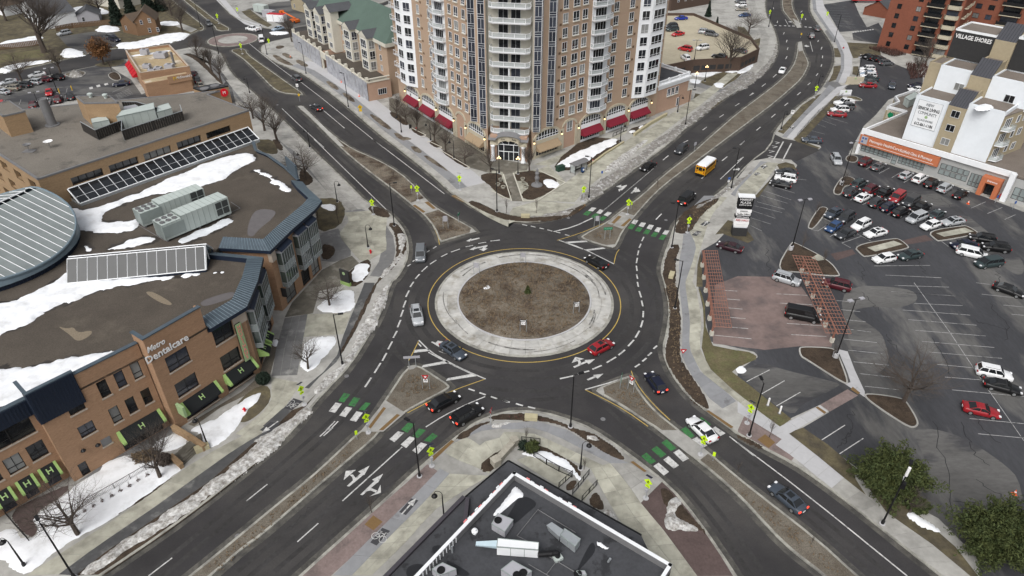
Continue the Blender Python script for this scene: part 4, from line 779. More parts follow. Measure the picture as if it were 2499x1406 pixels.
for fc,cols in((TL,((3.1,1.2),(15.,1.25),(20.5,1.2),(30.5,1.4),(33.35,1.75),(36.6,1.4))),(TR,((7.9+dR,1.5),(11.15+dR,1.9),(13.9+dR,1.6),(24.1+dR,1.6),(29.5+dR,1.6),(41.5+dR,1.7)))):
 for u,w in cols:
  for k in range(NF):put_window(TW,fc,u,FZ+.9+k*FH,w,2.05,2,(.5,),sill='cream',o=-.01)
vent=MB().box((0,-.03,0),(.62,.08,.5)).data('vent');vent.materials.append(MAT['wood'])
for fc,us in((TL,(16.6,21.6,37.9)),(TR,(6.5+dR,22.9+dR,31.2+dR))):
 for u in us:
  for k in range(NF):mk('vent',vent,None,parent=TW,loc=lw(TW,fc.pt(u,FZ+.75+k*FH,0)),rz=fc.rz)
def glass_bay(fc,u0,u1,z0):
 um,pr=(u0+u1)/2,.95;fr=MB();b=mk('glass_bay',MB().prism([fc.xy(u0,-.02),fc.xy(um,pr-.06),fc.xy(u1,-.02)],z0,TOPZ-1),'glass_blue',parent=TW)
 sides=(Face(fc.xy(u0,0),fc.xy(um,pr)),Face(fc.xy(um,pr),fc.xy(u1,0)))
 for sd in sides:
  for x in(.0,sd.L-.06):sd.box(fr,x,x+.06,z0,TOPZ-1,-.02,.05)
  k=0;z=z0
  while z<TOPZ-1.6:
   for h,c in((.45,1),(.5,1),(2.08,2)):
    if z+h>TOPZ-1:break
    sd.box(fr,.06,sd.L-.06,z,z+.05,-.02,.04)
    if c==2:sd.box(fr,sd.L/2-.025,sd.L/2+.025,z+.07,z+h,-.02,.035)
    mk('pane',sd.quad(MB(),[(.02,z+.02),(sd.L-.02,z+.02),(sd.L-.02,z+h),(.02,z+h)],.012),'glass_blue',parent=b)
    z+=h
 mk('mullion',fr,'frame_white',parent=b)
for a,b,z in((38.4,41.2,7.2),(42.6,45.2,6.9)):glass_bay(TL,a,b,z)
for a,b,z in((.15,2.6,6.9),(4.3,6.7,7.2)):glass_bay(TR,a,b,z)
def white_bay(fc,pl,wins):
 pts=[fc.xy(u,o)for u,o in pl];mb=MB();z0=FZ-.25
 mb.prism(pts,z0,TOPZ-1.2)
 b=mk('white_bay',mb,'white',parent=TW);tr=MB()
 for k in range(NF):
  for p,q in zip(pts,pts[1:]):s=Face(p,q);s.box(tr,0,s.L,FZ+k*FH-.04,FZ+k*FH+.04,-.05,.03)
 mk('trim',tr,'frame_white',parent=b)
 for(i,fu,w,c)in wins:
  s=Face(pts[i],pts[i+1])
  for k in range(NF):put_window(b,s,s.L*fu,FZ+.6+k*FH,w,2.1,c,(.5,))
ORGfix=None
white_bay(TR,[(32.4+dR,0),(35.4+dR,1.5),(40.3+dR,1.5),(40.8+dR,0)],((0,.5,1.9,2),(1,.5,3.9,3)))
white_bay(TL,[(4.4,0),(4.9,1.5),(8.7,1.5),(11.9,0)],((1,.5,2.6,2),(2,.5,2.1,2)))
def balcony(plan,fcd,k,door_u,door_w,cols,split=None):
 """plan: outline points (first and last on the wall)"""
 z=FZ+k*FH;b=mk('balcony',MB().prism(plan,z-.1,z+.12),'concrete_new',parent=TW)
 rail=MB();gl=MB()
 for p,q in zip(plan,plan[1:]):
  s=Face(p,q);n=max(1,round(s.L/2.2))
  s.box(rail,0,s.L,z+1.1,z+1.19,-.1,-.02);s.box(rail,0,s.L,z+.12,z+.3,-.1,-.01)
  for i in range(n+1):s.box(rail,min(s.L-.08,max(0,s.L*i/n-.04)),min(s.L,max(.08,s.L*i/n+.04)),z+.3,z+1.1,-.1,-.03)
  s.quad(gl,[(0,z+.3),(s.L,z+.3),(s.L,z+1.1),(0,z+1.1)],-.06)
 mk('railing',rail,'frame_white',parent=b);mk('glass_panel',gl,'rail_glass',parent=b)
 for u in(door_u if isinstance(door_u,tuple)else(door_u,)):put_window(TW,fcd,u,z+.14,door_w,2.35,cols,(),name='sliding_door')
CB=Face(ctr[1],ctr[2])
mb=MB();CB.box(mb,.0,CB.L,FZ-.3,TOPZ-1,.0,.06);mk('recess_wall',mb,'cream',parent=TW)
mb=MB()
for p,q in((ctr[0],ctr[1]),(ctr[2],ctr[3])):s=Face(p,q);s.box(mb,.3,s.L,FZ-.3,TOPZ-1,0,.05)
mk('recess_wall',mb,'cream',parent=TW)
CF=Face(CL,CR)
for k in range(NF):
 pl=[CF.xy(.75,-1.8),CF.xy(.7,.2),CF.xy(1.6,.95),CF.xy(CF.L-1.6,.95),CF.xy(CF.L-.7,.2),CF.xy(CF.L-.75,-1.8)]
 z=FZ-.9+k*FH;FZ_=FZ;FZ=FZ-.9
 CB2=Face(CB.xy(0,.06),CB.xy(CB.L,.06));balcony(pl,CB2,k,(CB.L/2-1.35,CB.L/2+1.35),2.1,2);FZ=FZ_
 if k<5:s=MB();CF.box(s,CF.L/2-.12,CF.L/2+.12,z,z+FH,.55,.8);mk('divider',s,'white',parent=TW)
for fc,a,b,sg in((TL,22.2,28.2,1),(TR,16.2+dR,22.3+dR,-1)):
 mb=MB();fc.box(mb,a,b,FZ-.1,TOPZ-1,0,.05);mk('recess_wall',mb,'white',parent=TW)
 fb=Face(fc.xy(a,.05),fc.xy(b,.05))
 for k in range(NF):
  if sg>0:pl=[fc.xy(a,.04),fc.xy(a+.5,1.3),fc.xy(a+3.2,1.75),fc.xy(b,.9),fc.xy(b,.04)]
  else:pl=[fc.xy(a,.04),fc.xy(a,.9),fc.xy(b-3.2,1.75),fc.xy(b-.5,1.3),fc.xy(b,.04)]
  balcony(pl,fb,k,(b-a)/2+.3*sg,3.6,4)
for k in range(NF-1):
 z=FZ+k*FH;s=MB();TL.box(s,.6,4.2,z-.1,z+.1,.0,.9);b=mk('balcony',s,'concrete_new',parent=TW);r=MB()
 for u0,u1,o0,o1 in((.6,4.2,.82,.9),(.6,.68,0,.82)):TL.box(r,u0,u1,z+1.05,z+1.13,o0,o1)
 for u in(.6,1.8,3.0,4.1):TL.box(r,u,u+.07,z+.1,z+1.05,.83,.89)
 mk('railing',r,'frame_white',parent=b)
 # ---- ground storeys: cream arcade
def arcade(fc,a,b,kind):
 zs,zt=4.45,7.0 if kind!='small' else 7.3
 w=b-a;m=(a+b)/2;N=14
 def arc(r0,zt_,zsp):return[(m-r0*cos(pi*i/N),zsp+(zt_-zsp)*sin(pi*i/N))for i in range(N+1)]
 inner=arc(w/2,zt-.55,5.0 if kind!='small' else 5.8);outer=arc(w/2+.55,zt,4.9 if kind!='small' else 5.6)
 sur=MB()
 for i in range(N):
  sur.face([fc.pt(*inner[i],.22),fc.pt(*inner[i+1],.22),fc.pt(*outer[i+1],.22),fc.pt(*outer[i],.22)])
  sur.face([fc.pt(*outer[i],.22),fc.pt(*outer[i+1],.22),fc.pt(*outer[i+1],0),fc.pt(*outer[i],0)])
  sur.face([fc.pt(*inner[i+1],.22),fc.pt(*inner[i],.22),fc.pt(*inner[i],0),fc.pt(*inner[i+1],0)])
 for s0,s1 in((a-.85,a),(b,b+.85)):fc.box(sur,s0,s1,.12,5.3,0,.24)
 o=mk('arch_surround',sur,'stucco',parent=TW)
 if kind=='small':
  mk('arch_panel',MB().face([fc.pt(u,z,.03)for u,z in[(a,.15)]+[(b,.15)]+inner[::-1]]),'brick_pink',parent=o)
  return o
 glass=[(a,zs)]+[(b,zs)]+inner[::-1]
 mk('arch_window',MB().face([fc.pt(u,z,.03)for u,z in glass]),'glass',parent=o)
 mu=MB();fc.box(mu,a,b,zs,zs+.12,.03,.12);fc.box(mu,a,b,zs+.62,zs+.72,.03,.12)
 for i in range(1,8):
  u=a+w*i/8;zt_=5.0+(zt-.55-5.0)*math.sqrt(max(0,1-((u-m)/(w/2))**2));fc.box(mu,u-.05,u+.05,zs,zt_,.03,.11)
 for i in range(N):
  (u0,z0),(u1,z1)=inner[i],inner[i+1];mu.tube(fc.pt(u0,z0,.08),fc.pt(u1,z1,.08),.07,n=4)
 mk('mullion',mu,'frame_white',parent=o)
 mb=MB();fc.box(mb,a,b,2.7,zs,0,.1);mk('fascia_panel',mb,'white' if kind=='maroon' else 'stucco',parent=o)
 mb=MB();fc.box(mb,a+.1,b-.1,.7,2.6,0,.03);mk('shop_window',mb,'glass',parent=o)
 mb=MB();fc.box(mb,a,b,.12,.7,0,.12)
 for i in range(9):u=a+.1+(w-.3)*i/8;fc.box(mb,u,u+.08,.7,2.6,.02,.09)
 fc.box(mb,a,b,2.5,2.62,.02,.09);mk('shop_frame',mb,'stucco' if kind!='maroon' else 'frame_white',parent=o)
 aw=MB();z1,z0,pr=3.5,2.25,1.6
 A=[fc.pt(a+.05,z1,.1),fc.pt(b-.05,z1,.1),fc.pt(b-.05,z0,pr),fc.pt(a+.05,z0,pr)];zd=z0-.22
 B=[fc.pt(a+.05,zd,.1),fc.pt(b-.05,zd,.1),fc.pt(b-.05,zd,pr),fc.pt(a+.05,zd,pr)]
 aw.mesh(A+B,[(0,3,2,1),(3,7,6,2),(0,4,7,3),(1,2,6,5)])
 mk('awning',aw,'maroon' if kind=='maroon' else 'tan_awning',parent=TW)
 return o
for a,b,k in((5.0,12.0,'maroon'),(13.85,20.8,'maroon'),(22.8,29.8,'maroon'),(31.7,35.3,'small'),(37.4,44.2,'tan')):arcade(TL,a,b,k)
for a,b,k in((-.1+dR,7.0+dR,'tan'),(8.8+dR,12.6+dR,'small'),(14.5+dR,21.4+dR,'maroon'),(23.5+dR,30.4+dR,'maroon'),(32.4+dR,39.2+dR,'maroon')):arcade(TR,a,b,k)
put_window(TW,TR,10.7+dR,4.1,1.8,2.6,2,(.7,),o=.05);put_window(TW,TL,33.6,1.2,.8,2.2,1,(),o=.05)
mk('emblem',MB().tube(TL.pt(7.2,3.95,.1),TL.pt(7.2,3.95,.15),.35,n=12),'ink_grey',parent=TW)
for fc,us in((TL,(4.6,12.9,21.8,30.7,36.4,44.9)),(TR,(.3,7.9+dR,13.5+dR,22.5+dR,31.4+dR,40.3+dR))):
 for u in us:
  mb=MB();fc.box(mb,u-.06,u+.06,4.4,4.9,.2,.55);l=mk('wall_lantern',mb,'metal_black',parent=TW);mk('globe',MB().lathe(fc.pt(u,4.05,.5),[(.03,0),(.2,.12),(.2,.3),(.03,.42)],8),'lamp_warm',parent=l)
  # ---- entrance portal
EF=Face((CF.xy(.9,1.6)),(CF.xy(CF.L-.9,1.6)))
mb=MB();EF.box(mb,0,1.5,.12,6.2,-2.2,0);EF.box(mb,EF.L-1.5,EF.L,.12,6.2,-2.2,0);EF.box(mb,1.5,EF.L-1.5,5.4,6.2,-2.2,0);por=mk('entrance_portal',mb,'brick_pink',parent=TW)
m_=EF.L/2;N=16;rr=EF.L/2-1.9
def prof(w0,zb,zc):return[(m_-w0,zb)]+[(m_-w0*.62*cos(pi*i/N),zb+(zc-zb)*sin(pi*i/N)*1.0)for i in range(N+1)]+[(m_+w0,zb)]
fa=MB();inn=[(m_-rr,4.0)]+[(m_-rr*cos(pi*i/N),4.0+1.15*sin(pi*i/N))for i in range(N+1)]+[(m_+rr,4.0)];outp=prof(EF.L/2,5.2,6.3)
for i in range(len(inn)-1):fa.face([EF.pt(*inn[i],.25),EF.pt(*inn[i+1],.25),EF.pt(*outp[i+1],.25),EF.pt(*outp[i],.25)]);fa.face([EF.pt(*inn[i+1],.25),EF.pt(*inn[i],.25),EF.pt(*inn[i],-.4),EF.pt(*inn[i+1],-.4)])
EF.box(fa,0,m_-rr,3.9,5.2,0,.25);EF.box(fa,m_+rr,EF.L,3.9,5.2,0,.25);EF.box(fa,m_-.35,m_+.35,5.0,6.4,.24,.38)
mk('arch_surround',fa,'stucco',parent=por)
ca=MB();pr_=prof(EF.L/2+.35,5.2,6.35)
for i in range(len(pr_)-1):
 (u0,z0),(u1,z1)=pr_[i],pr_[i+1];ca.face([EF.pt(u0,z0,.7),EF.pt(u1,z1,.7),EF.pt(u1,z1+.75,-.6),EF.pt(u0,z0+.75,-.6)]);ca.face([EF.pt(u0,z0,.7),EF.pt(u0,z0+.1,.7),EF.pt(u1,z1+.1,.7),EF.pt(u1,z1,.7)])
mk('canopy_roof',ca,'metal_grey',parent=por)
for u in(.75,EF.L-.75):
 mk('column',MB().lathe(EF.pt(u,.12,.55),[(.62,0),(.62,.35),(.42,.5),(.38,3.5),(.5,3.65),(.55,3.85)],14),'white',parent=por,smooth=True)
gl=[(m_-rr,.15),(m_+rr,.15)]+inn[1:-1][::-1]
mk('pane',MB().face([EF.pt(u,z,-.35)for u,z in gl]),'glass',parent=por)
mu=MB()
for u in(m_-rr,m_-1.15,m_+1.15,m_+rr):EF.box(mu,u-.06,u+.06,.15,4.1,-.34,-.2)
EF.box(mu,m_-.06,m_+.06,.15,2.3,-.34,-.2);EF.box(mu,m_-.06,m_+.06,4.0,5.1,-.34,-.2)
for z in(2.3,4.0):EF.box(mu,m_-rr,m_+rr,z-.06,z+.06,-.34,-.19)
for sg in(-1,1):mu.tube(EF.pt(m_+sg*1.15,4.0,-.27),EF.pt(m_+sg*rr*.75,4.8,-.27),.05,n=4)
mk('door_frame',mu,'frame_white',parent=por)
put_text(TW,EF,'City',m_-1.25,5.45,.55,'ink',.28,tilt=.22);put_text(TW,EF,'Bella',m_+1.35,5.45,.55,'ink',.28,tilt=-.22)
# ---- brick garage wing at the right end
GW0,GW1=TR.xy(44.2,-.3),TR.xy(57.5,-.3)
GF=Face(GW0,GW1);gb=[GW0,GW1,tuple(np.array(GW1)+nR*14),tuple(np.array(GW0)+nR*14)]
GWR=bldg('brick_wing',gb,'low pink brick wing with white balustrade beside the apartment tower','building')
mk('wall',MB().prism(gb,.1,8.0),'brick_pink',parent=GWR);mk('roof',MB().prism(offset(ccw(gb),.4),7.9,8.02),'roof_dark',parent=GWR)
mb=MB();GF.box(mb,-.2,GF.L+.2,6.7,7.6,0,.25);GF.box(mb,-.4,GF.L+.4,7.6,8.05,0,.6);Face(GW1,gb[2]).box(mb,0,14,6.7,8.05,0,.4);mk('cornice',mb,'white',parent=GWR)
mb=MB();GF.box(mb,0,GF.L,8.05,8.2,-.3,.1);GF.box(mb,0,GF.L,8.75,8.9,-.3,.1)
fs=Face(GW1,gb[2]);fs.box(mb,0,14,8.05,8.2,-.3,.1);fs.box(mb,0,14,8.75,8.9,-.3,.1)
for F_,L_ in((GF,GF.L),(fs,14)):
 u=.2
 while u<L_:F_.box(mb,u,u+.15,8.2,8.75,-.2,0);u+=.4
 for u in(0,L_*.33,L_*.66,L_-.6):F_.box(mb,u,u+.6,8.05,9.05,-.35,.15)
mk('balustrade',mb,'white',parent=GWR)
for u in(5.0,6.7,8.4):put_window(GWR,GF,u,4.1,1.3,2.0,2,(.5,),sill='cream')
put_window(GWR,GF,9.4,.4,.9,2.3,1,());put_window(GWR,GF,-1.2,4.0,.7,2.3,1,(.5,))
mb=MB();GF.box(mb,GF.L,GF.L+2.2,.1,3.6,-4,-.1);w_=mk('side_wall',mb,'brick_pink',parent=GWR);mb=MB();GF.box(mb,GF.L,GF.L+2.3,3.6,3.75,-4.1,.0);mk('coping',mb,'cream',parent=w_)
# ========== restaurant and dental building (left foreground)
ZR=12.2
FB=Face((-53.6,55.5),(-36.9,75.4));FD=Face((-44.4,64.2),(-36.8,75.5))
FA=Face(FB.xy(-26,-1.3),FB.xy(0,-1.3))
E0,E1=(-36.8,75.5),(-38.2,87.3);N0,NM,N1=(-37.6,90.4),(-36.0,96.6),(-34.0,102.9)
NE=[tuple(p)for p in W('f:680,580 560,470 500,400 385,290 210,165 100,120',ZR+.2)]
OFA,OFB=(-78.2,103.2),(-53.2,134.5)
RB=root('restaurant_building',(-56,84,0),'three storey brown brick building with navy metal coping and green awnings','building')
foot=[FA.xy(-4),FA.xy(26),FB.xy(0),FB.xy(12.3),FD.xy(0),E0,E1,(-45.5,88.6),(-45.2,91.2),N0,NM,N1]+NE[1:]+[(-53.5,134.0),(-78.4,102.8),(-100,110)]
mk('roof',MB().prism(foot,ZR-.3,ZR),'roof_brown',parent=RB)
def frect(fc,st):
 h=fc.hits(st);return((h[0][0]+h[3][0])/2,(h[1][0]+h[2][0])/2,(h[2][1]+h[3][1])/2,(h[0][1]+h[1][1])/2)
def punched(rt,fc,u0,u1,z0,z1,rects,wm,sill='beige_trim',depth=.22,cols=None,fm='frame_dark',gm='glass',name='wall',thick=None,rows=None):
 """brick wall with real openings; each opening gets a frame, pane and sill"""
 rects=[r for r in rects if r[0]>u0-.01 and r[1]<u1+.01]
 w=mk(name,fc.wall(MB(),u0,u1,z0,z1,rects,depth),wm,parent=rt)
 for i,(a,b,c,d)in enumerate(rects):
  put_window(rt,fc,(a+b)/2,c,b-a,d-c,2 if b-a>1.4 else 1,((d-c)*.33,)if d-c>1.5 else(),o=-depth+.01,sill=None,t=.08,d=.08,fm=fm,gm=gm)
  if sill:mb=MB();fc.box(mb,a-.1,b+.1,c-.2,c,-.1,.08);mk('sill',mb,sill,parent=w)
 return w
def coping(rt,fc,u0,u1,z,m='navy_light',wd=.5):mb=MB();fc.box(mb,u0,u1,z,z+.14,-wd,.08);return mk('coping',mb,m,parent=rt)
rb=[frect(FB,s)for s in('h3:1095,170 1205,112 1280,285 1172,345','h3:1292,65 1395,10 1465,178 1362,235','i:1232,790 1318,742 1370,885 1290,930','h3:1235,470 1340,415 1412,578 1305,635','h3:1420,365 1522,310 1590,468 1490,525','h3:1600,262 1700,208 1760,365 1662,420','h3:880,680 1055,582 1110,705 940,800','h3:725,375 905,280 985,450 810,545','h3:885,1105 975,1050 1045,1180 950,1235')]
punched(RB,FB,0,12.3,.1,14.3,rb,'brick')
lv=frect(FB,'h3:1145,825 1248,762 1282,835 1178,900');mb=MB();FB.box(mb,lv[0],lv[1],lv[2],lv[3],0,.05);mk('louvre',mb,'metal_grey',parent=RB);mb=MB();FB.box(mb,lv[0]-.1,lv[1]+.1,lv[2]-.2,lv[2],0,.1);mk('sill',mb,'beige_trim',parent=RB)
coping(RB,FB,4.8,12.3,14.3)
mb=MB();FB.box(mb,0,12.3,ZR-.1,14.28,-.45,-.23);FB.box(mb,0,.25,.1,14.28,-1.3,-.02);mk('wall',mb,'brick',parent=RB)
mb=MB();FB.box(mb,-.05,4.8,10.2,14.75,.02,.14)
for i in range(14):u=.1+i*.35;FB.box(mb,u,u+.06,10.2,14.7,.14,.19)
FB.box(mb,-.17,-.05,10.2,14.75,-1.4,.14);nv=mk('metal_panel',mb,'navy',parent=RB)
coping(nv,FB,-.2,4.85,14.75,wd=.4);mb=MB();FB.box(mb,-.25,.15,14.76,14.9,-3.2,-.4);mk('coping',mb,'navy_light',parent=nv);mb=MB();FB.box(mb,0,.12,ZR,14.75,-3.2,-.4);mk('metal_panel',mb,'navy',parent=RB)
ra=[frect(FA,s)for s in('h3:290,905 480,802 565,965 375,1070','h3:25,1055 215,952 305,1115 120,1225')]+[(0,0,0,0)]
w0,w1=ra[0],ra[1];dw=w0[0]-w1[0]
ra=[w0,w1,(w1[0]-dw,w1[1]-dw,w1[2],w1[3]),(w1[0]-2*dw,w1[1]-2*dw,w1[2],w1[3]),(10.5,25.3,8.7,11.0)]
punched(RB,FA,0,26,.1,ZR,ra,'brick')
for u in(12.9,15.4,17.8,20.3,22.8):mb=MB();FA.box(mb,u-.06,u+.06,8.7,11,-.16,-.05);mk('mullion',mb,'frame_dark',parent=RB)
mb=MB();FA.box(mb,0,26,11.1,13.3,.02,.16)
for i in range(70):FA.box(mb,i*.37,i*.37+.06,11.1,13.25,.16,.21)
mk('metal_panel',mb,'navy',parent=RB);coping(RB,FA,0,26.1,13.3,wd=.6)
mb=MB();FA.box(mb,0,26,ZR-.1,13.28,-.45,-.23);mk('wall',mb,'navy',parent=RB)
rd=[frect(FD,s)for s in('i:1565,718 1778,605 1825,745 1618,858','i:1655,970 1862,855 1905,980 1705,1095','i:2015,455 2205,350 2242,500 2058,600','i:2090,705 2275,612 2312,740 2130,835')]
DL=FD.L
punched(RB,FD,0,7.9,.1,15.4,[rd[0],rd[1],(1.6,6.6,.5,2.4)],'brick');punched(RB,FD,7.9,DL-.05,.1,11.2,[(max(8.0,rd[2][0]),rd[2][1],rd[2][2],min(11.1,rd[2][3])),(max(8.0,rd[3][0]),rd[3][1],rd[3][2],rd[3][3]),(8.2,12.6,.5,2.4)],'brick')
mb=MB();FD.box(mb,0,.3,.1,15.38,-1.9,-.02);FD.box(mb,7.6,7.88,11,15.38,-1.0,-.02);FD.box(mb,0.3,7.6,ZR-.1,15.38,-.5,-.25);mk('wall',mb,'brick',parent=RB)
coping(RB,FD,-.1,8.0,15.4);mb=MB();FD.box(mb,-.1,.4,15.41,15.55,-2.6,-.5);mk('coping',mb,'navy_light',parent=RB);mb=MB();FD.box(mb,.05,.25,ZR,15.4,-2.6,-1.9);mk('wall',mb,'brick',parent=RB)
put_text(RB,FD,'Metro',1.2,13.75,1.15,'sign_white',.1,width=2.4,shear=.3,bold=True);put_text(RB,FD,'Dentalcare',2.3,12.45,1.45,'sign_white',.1,width=5.8,bold=True)
mb=MB();FD.box(mb,8.1,DL,11.2,12.0,-.1,.03);mk('metal_panel',mb,'navy',parent=RB)
mb=MB();FD.box(mb,11.6,DL+.15,9.7,12.0,-.3,.1);mk('stone_cap',mb,'beige_trim',parent=RB)
sg=MB();FD.box(sg,11.6,12.5,3.9,10.2,.12,.42);sgo=mk('blade_sign',sg,'metal_black',parent=RB);sg=MB();FD.box(sg,11.55,12.45,3.8,10.3,.42,.5);mk('sign_face',sg,'sign_lime',parent=sgo)
for i,ch in enumerate("HOULIHAN'S".replace("'",'')):put_text(RB,FD,ch,12.0,9.75-i*.66,.78,'sign_pink',.54,name='letter')
def awning(fc,u0,u1,z1=3.7,z0=2.45,pr=1.3,ends=.42,letter='H',rt=RB):
 aw=MB()
 def slope(mb,a,b,lift=0.):
  A=[fc.pt(a,z1+lift,.05),fc.pt(b,z1+lift,.05),fc.pt(b,z0+lift,pr),fc.pt(a,z0+lift,pr)];zd=z0-.25
  B=[fc.pt(a,zd,.05),fc.pt(b,zd,.05),fc.pt(b,zd,pr),fc.pt(a,zd,pr)]
  mb.mesh(A+B,[(0,3,2,1),(3,7,6,2),(0,4,7,3),(1,2,6,5)])
 slope(aw,u0+ends,u1-ends);o=mk('awning',aw,'black_awning',parent=rt)
 for a,b in((u0,u0+ends-.01),(u1-ends+.01,u1)):e=MB();slope(e,a,b,.02);mk('awning_end',e,'lime',parent=o)
 me=text_mesh(letter,1.0,.02,True);v=np.zeros(len(me.vertices)*3);me.vertices.foreach_get('co',v);v=v.reshape(-1,3)
 d=np.array((pr,z0-z1));d=d/np.linalg.norm(d);m=(u0+u1)/2
 out=[fc.pt(m+x,(z1+z0)/2-y*d[1]*-1*-1+.03,pr/2-y*d[0]+.02)for x,y,z in v]
 out=[tuple(np.array(q)-np.array(ORG[rt.name]))for q in out]
 me.vertices.foreach_set('co',np.array(out).ravel());me.update();me.materials.clear();me.materials.append(MAT['lime_pale']);mk('lettering',me,None,parent=o,loc=(0,0,0))
 return o
awning(FD,1.3,6.9);awning(FD,8.0,12.9)
hb=FB.hits('h3:1345,725 1790,455');awning(FB,max(5.8,hb[0][0]-.2),11.8);mb=MB();FB.box(mb,6.3,11.3,.3,2.3,-.05,.02);mk('pane',mb,'glass',parent=RB);mb=MB()
for i in range(8):u=6.3+i*.71;FB.box(mb,u,u+.08,.3,2.4,.02,.07)
FB.box(mb,6.3,11.35,.9,.98,.02,.07);mk('mullion',mb,'frame_dark',parent=RB)
for w_ in ra[:4]:awning(FA,w_[0]-.1,w_[1]+.1,3.6,2.4,1.2,.32);mb=MB();FA.box(mb,w_[0]+.2,w_[1]-.2,.4,2.3,0,.02);mk('pane',mb,'glass_blue',parent=RB)
for u,z in((1.4,5.0),(3.0,4.6)):mk('wall_lantern',MB().lathe(FB.pt(u+.8,z-.9,.45),[(.05,.35),(.3,.1),(.32,0),(.05,0)],8),'metal_black',parent=RB)
mk('pub_sign',MB().box(FD.pt(.9,3.4,.9),(.35,1.5,1.7),FD.rz),'sign_lime',parent=RB)
# ---- metal coping bands with standing seams
def metal_band(outer,z0=12.15,z1=13.0,wd=2.0,ov=.7,closed=False):
 o,i=offset(outer,-ov,False),offset(outer,wd-ov,False);mb=MB();sm=MB()
 for k in range(len(o)-1):
  mb.face([(*o[k],z0),(*o[k+1],z0),(*i[k+1],z1),(*i[k],z1)])
  L=hypot(o[k+1][0]-o[k][0],o[k+1][1]-o[k][1]);n=max(1,int(L/.5))
  for j in range(n):
   t=(j+.5)/n;a=[o[k][c]+(o[k+1][c]-o[k][c])*t for c in(0,1)];b=[i[k][c]+(i[k+1][c]-i[k][c])*t for c in(0,1)]
   sm.tube((*a,z0+.02),(*b,z1+.02),.035,n=4)
 bnd=mk('metal_coping',mb,'navy_light',parent=RB);mk('seam',sm,'steel_blue',parent=bnd)
 fa=MB()
 for k in range(len(o)-1):
  fa.face([(*o[k],z0-.55),(*o[k+1],z0-.55),(*o[k+1],z0),(*o[k],z0)]);fa.face([(*i[k+1],ZR-.1),(*i[k],ZR-.1),(*i[k],z1),(*i[k+1],z1)])
  fa.face([(*o[k],z0-.55),(*outer[k],z0-.6),(*outer[k+1],z0-.6),(*o[k+1],z0-.55)])
 mk('fascia',fa,'navy',parent=bnd)
metal_band([FD.xy(8.0),E0,(-37.2,81.5),E1,(-45.6,88.6)]);metal_band([(-45.2,91.2),N0,NM,N1,NE[0],NE[1],NE[2]])
mb=MB();polyline(mb,NE[2:]+[(-53.3,133)],.6,ZR+.55);mk('coping',mb,'navy_light',parent=RB);mb=MB()
for a,b in zip(NE[2:],NE[3:]+[(-53.3,133)]):Face(b,a).box(mb,0,hypot(a[0]-b[0],a[1]-b[1]),ZR-.2,ZR+.54,-.3,0);
mk('parapet',mb,'navy',parent=RB);mb=MB();f_=Face(NE[2],NE[3]);f_.box(mb,.5,5.5,9.5,15.2,.05,.35);mk('metal_fin',mb,'navy_light',parent=RB)
# ---- east fronts: brick piers, glass bays
def east(a,b,nb,w,gap0,rt=RB):
 fc=Face(a,b);sp=(fc.L-2*gap0)/nb;holes=[(gap0+i*sp+(sp-w)/2+.1,gap0+i*sp+(sp+w)/2-.1,.2,3.3)for i in range(nb)]
 punched(rt,fc,0,fc.L,.1,12.0,holes,'brick',None)
 for i in range(nb):
  u0=gap0+i*sp+(sp-w)/2;u1=u0+w;by=mk('glass_bay',MB().prism([fc.xy(u0,-.05),fc.xy(u1,-.05),fc.xy(u1,1.0),fc.xy(u0,1.0)],3.9,10.7),'hvac_grey',parent=rt)
  ff=[(Face(fc.xy(u0,1.0),fc.xy(u1,1.0)),w,5),(Face(fc.xy(u0,0),fc.xy(u0,1.0)),1.0,1),(Face(fc.xy(u1,1.0),fc.xy(u1,0)),1.0,1)]
  for f2,L,n in ff:
   fr=MB()
   for z0,z1,m in((4.0,4.7,'glass_shade'),(4.8,6.9,'glass_clear'),(7.0,8.1,'glass_shade'),(8.2,10.4,'glass_clear')):
    for k in range(n):mk('pane',f2.quad(MB(),[(L*k/n+.05,z0),(L*(k+1)/n-.03,z0),(L*(k+1)/n-.03,z1),(L*k/n+.05,z1)],.03),m,parent=by)
   for k in range(n+1):f2.box(fr,max(0,L*k/n-.04),min(L,L*k/n+.04),3.95,10.6,.02,.08)
   for z in(4.75,6.95,8.15,10.45):f2.box(fr,0,L,z-.04,z+.04,.02,.09)
   mk('mullion',fr,'galv',parent=by)
  mk('bay_roof',MB().mesh([fc.pt(u0-.1,10.72,1.15),fc.pt(u1+.1,10.72,1.15),fc.pt(u1+.1,11.5,0.02),fc.pt(u0-.1,11.5,0.02)],[(0,1,2,3)]),'navy',parent=by)
 return fc
e_s=east(E0,(-37.7,81.9),1,4.6,.9);east((-37.7,81.9),E1,1,3.6,.5);east(N0,NM,1,3.3,1.5);e1=east(NM,N1,2,2.6,.2)
for u0,u1 in((1.0,3.2),(3.8,6.0)):awning(e_s,u0,u1,3.6,2.4,1.5,.3)
pier=Face(N0,NM);mb=MB();pier.box(mb,-.05,1.1,9.6,12.1,-.8,.35);mk('stone_cap',mb,'beige_trim',parent=RB)
bw=Face((-45.2,91.2),N0);punched(RB,Face(E1,(-45.5,88.6)),0,7.4,.1,12,[],'brick');r_=[(5.2,6.4,2.2,4.6),(5.0,6.4,7.2,8.6)];punched(RB,bw,0,bw.L,.1,12,r_,'brick')
nf=Face(N1,NE[1]);nw=MB();nf.wall(nw,0,nf.L,.1,12,[]);
for a,b in zip(NE[1:],NE[2:]+[(-53.4,134)]):Face(a,b).wall(nw,0,hypot(a[0]-b[0],a[1]-b[1]),.1,12,[])
mk('wall',nw,'brick',parent=RB)
mk('pub_sign',MB().box(Face(N0,NM).pt(.7,3.4,.5),(.1,.9,1.7),Face(N0,NM).rz),'black_wall',parent=RB)
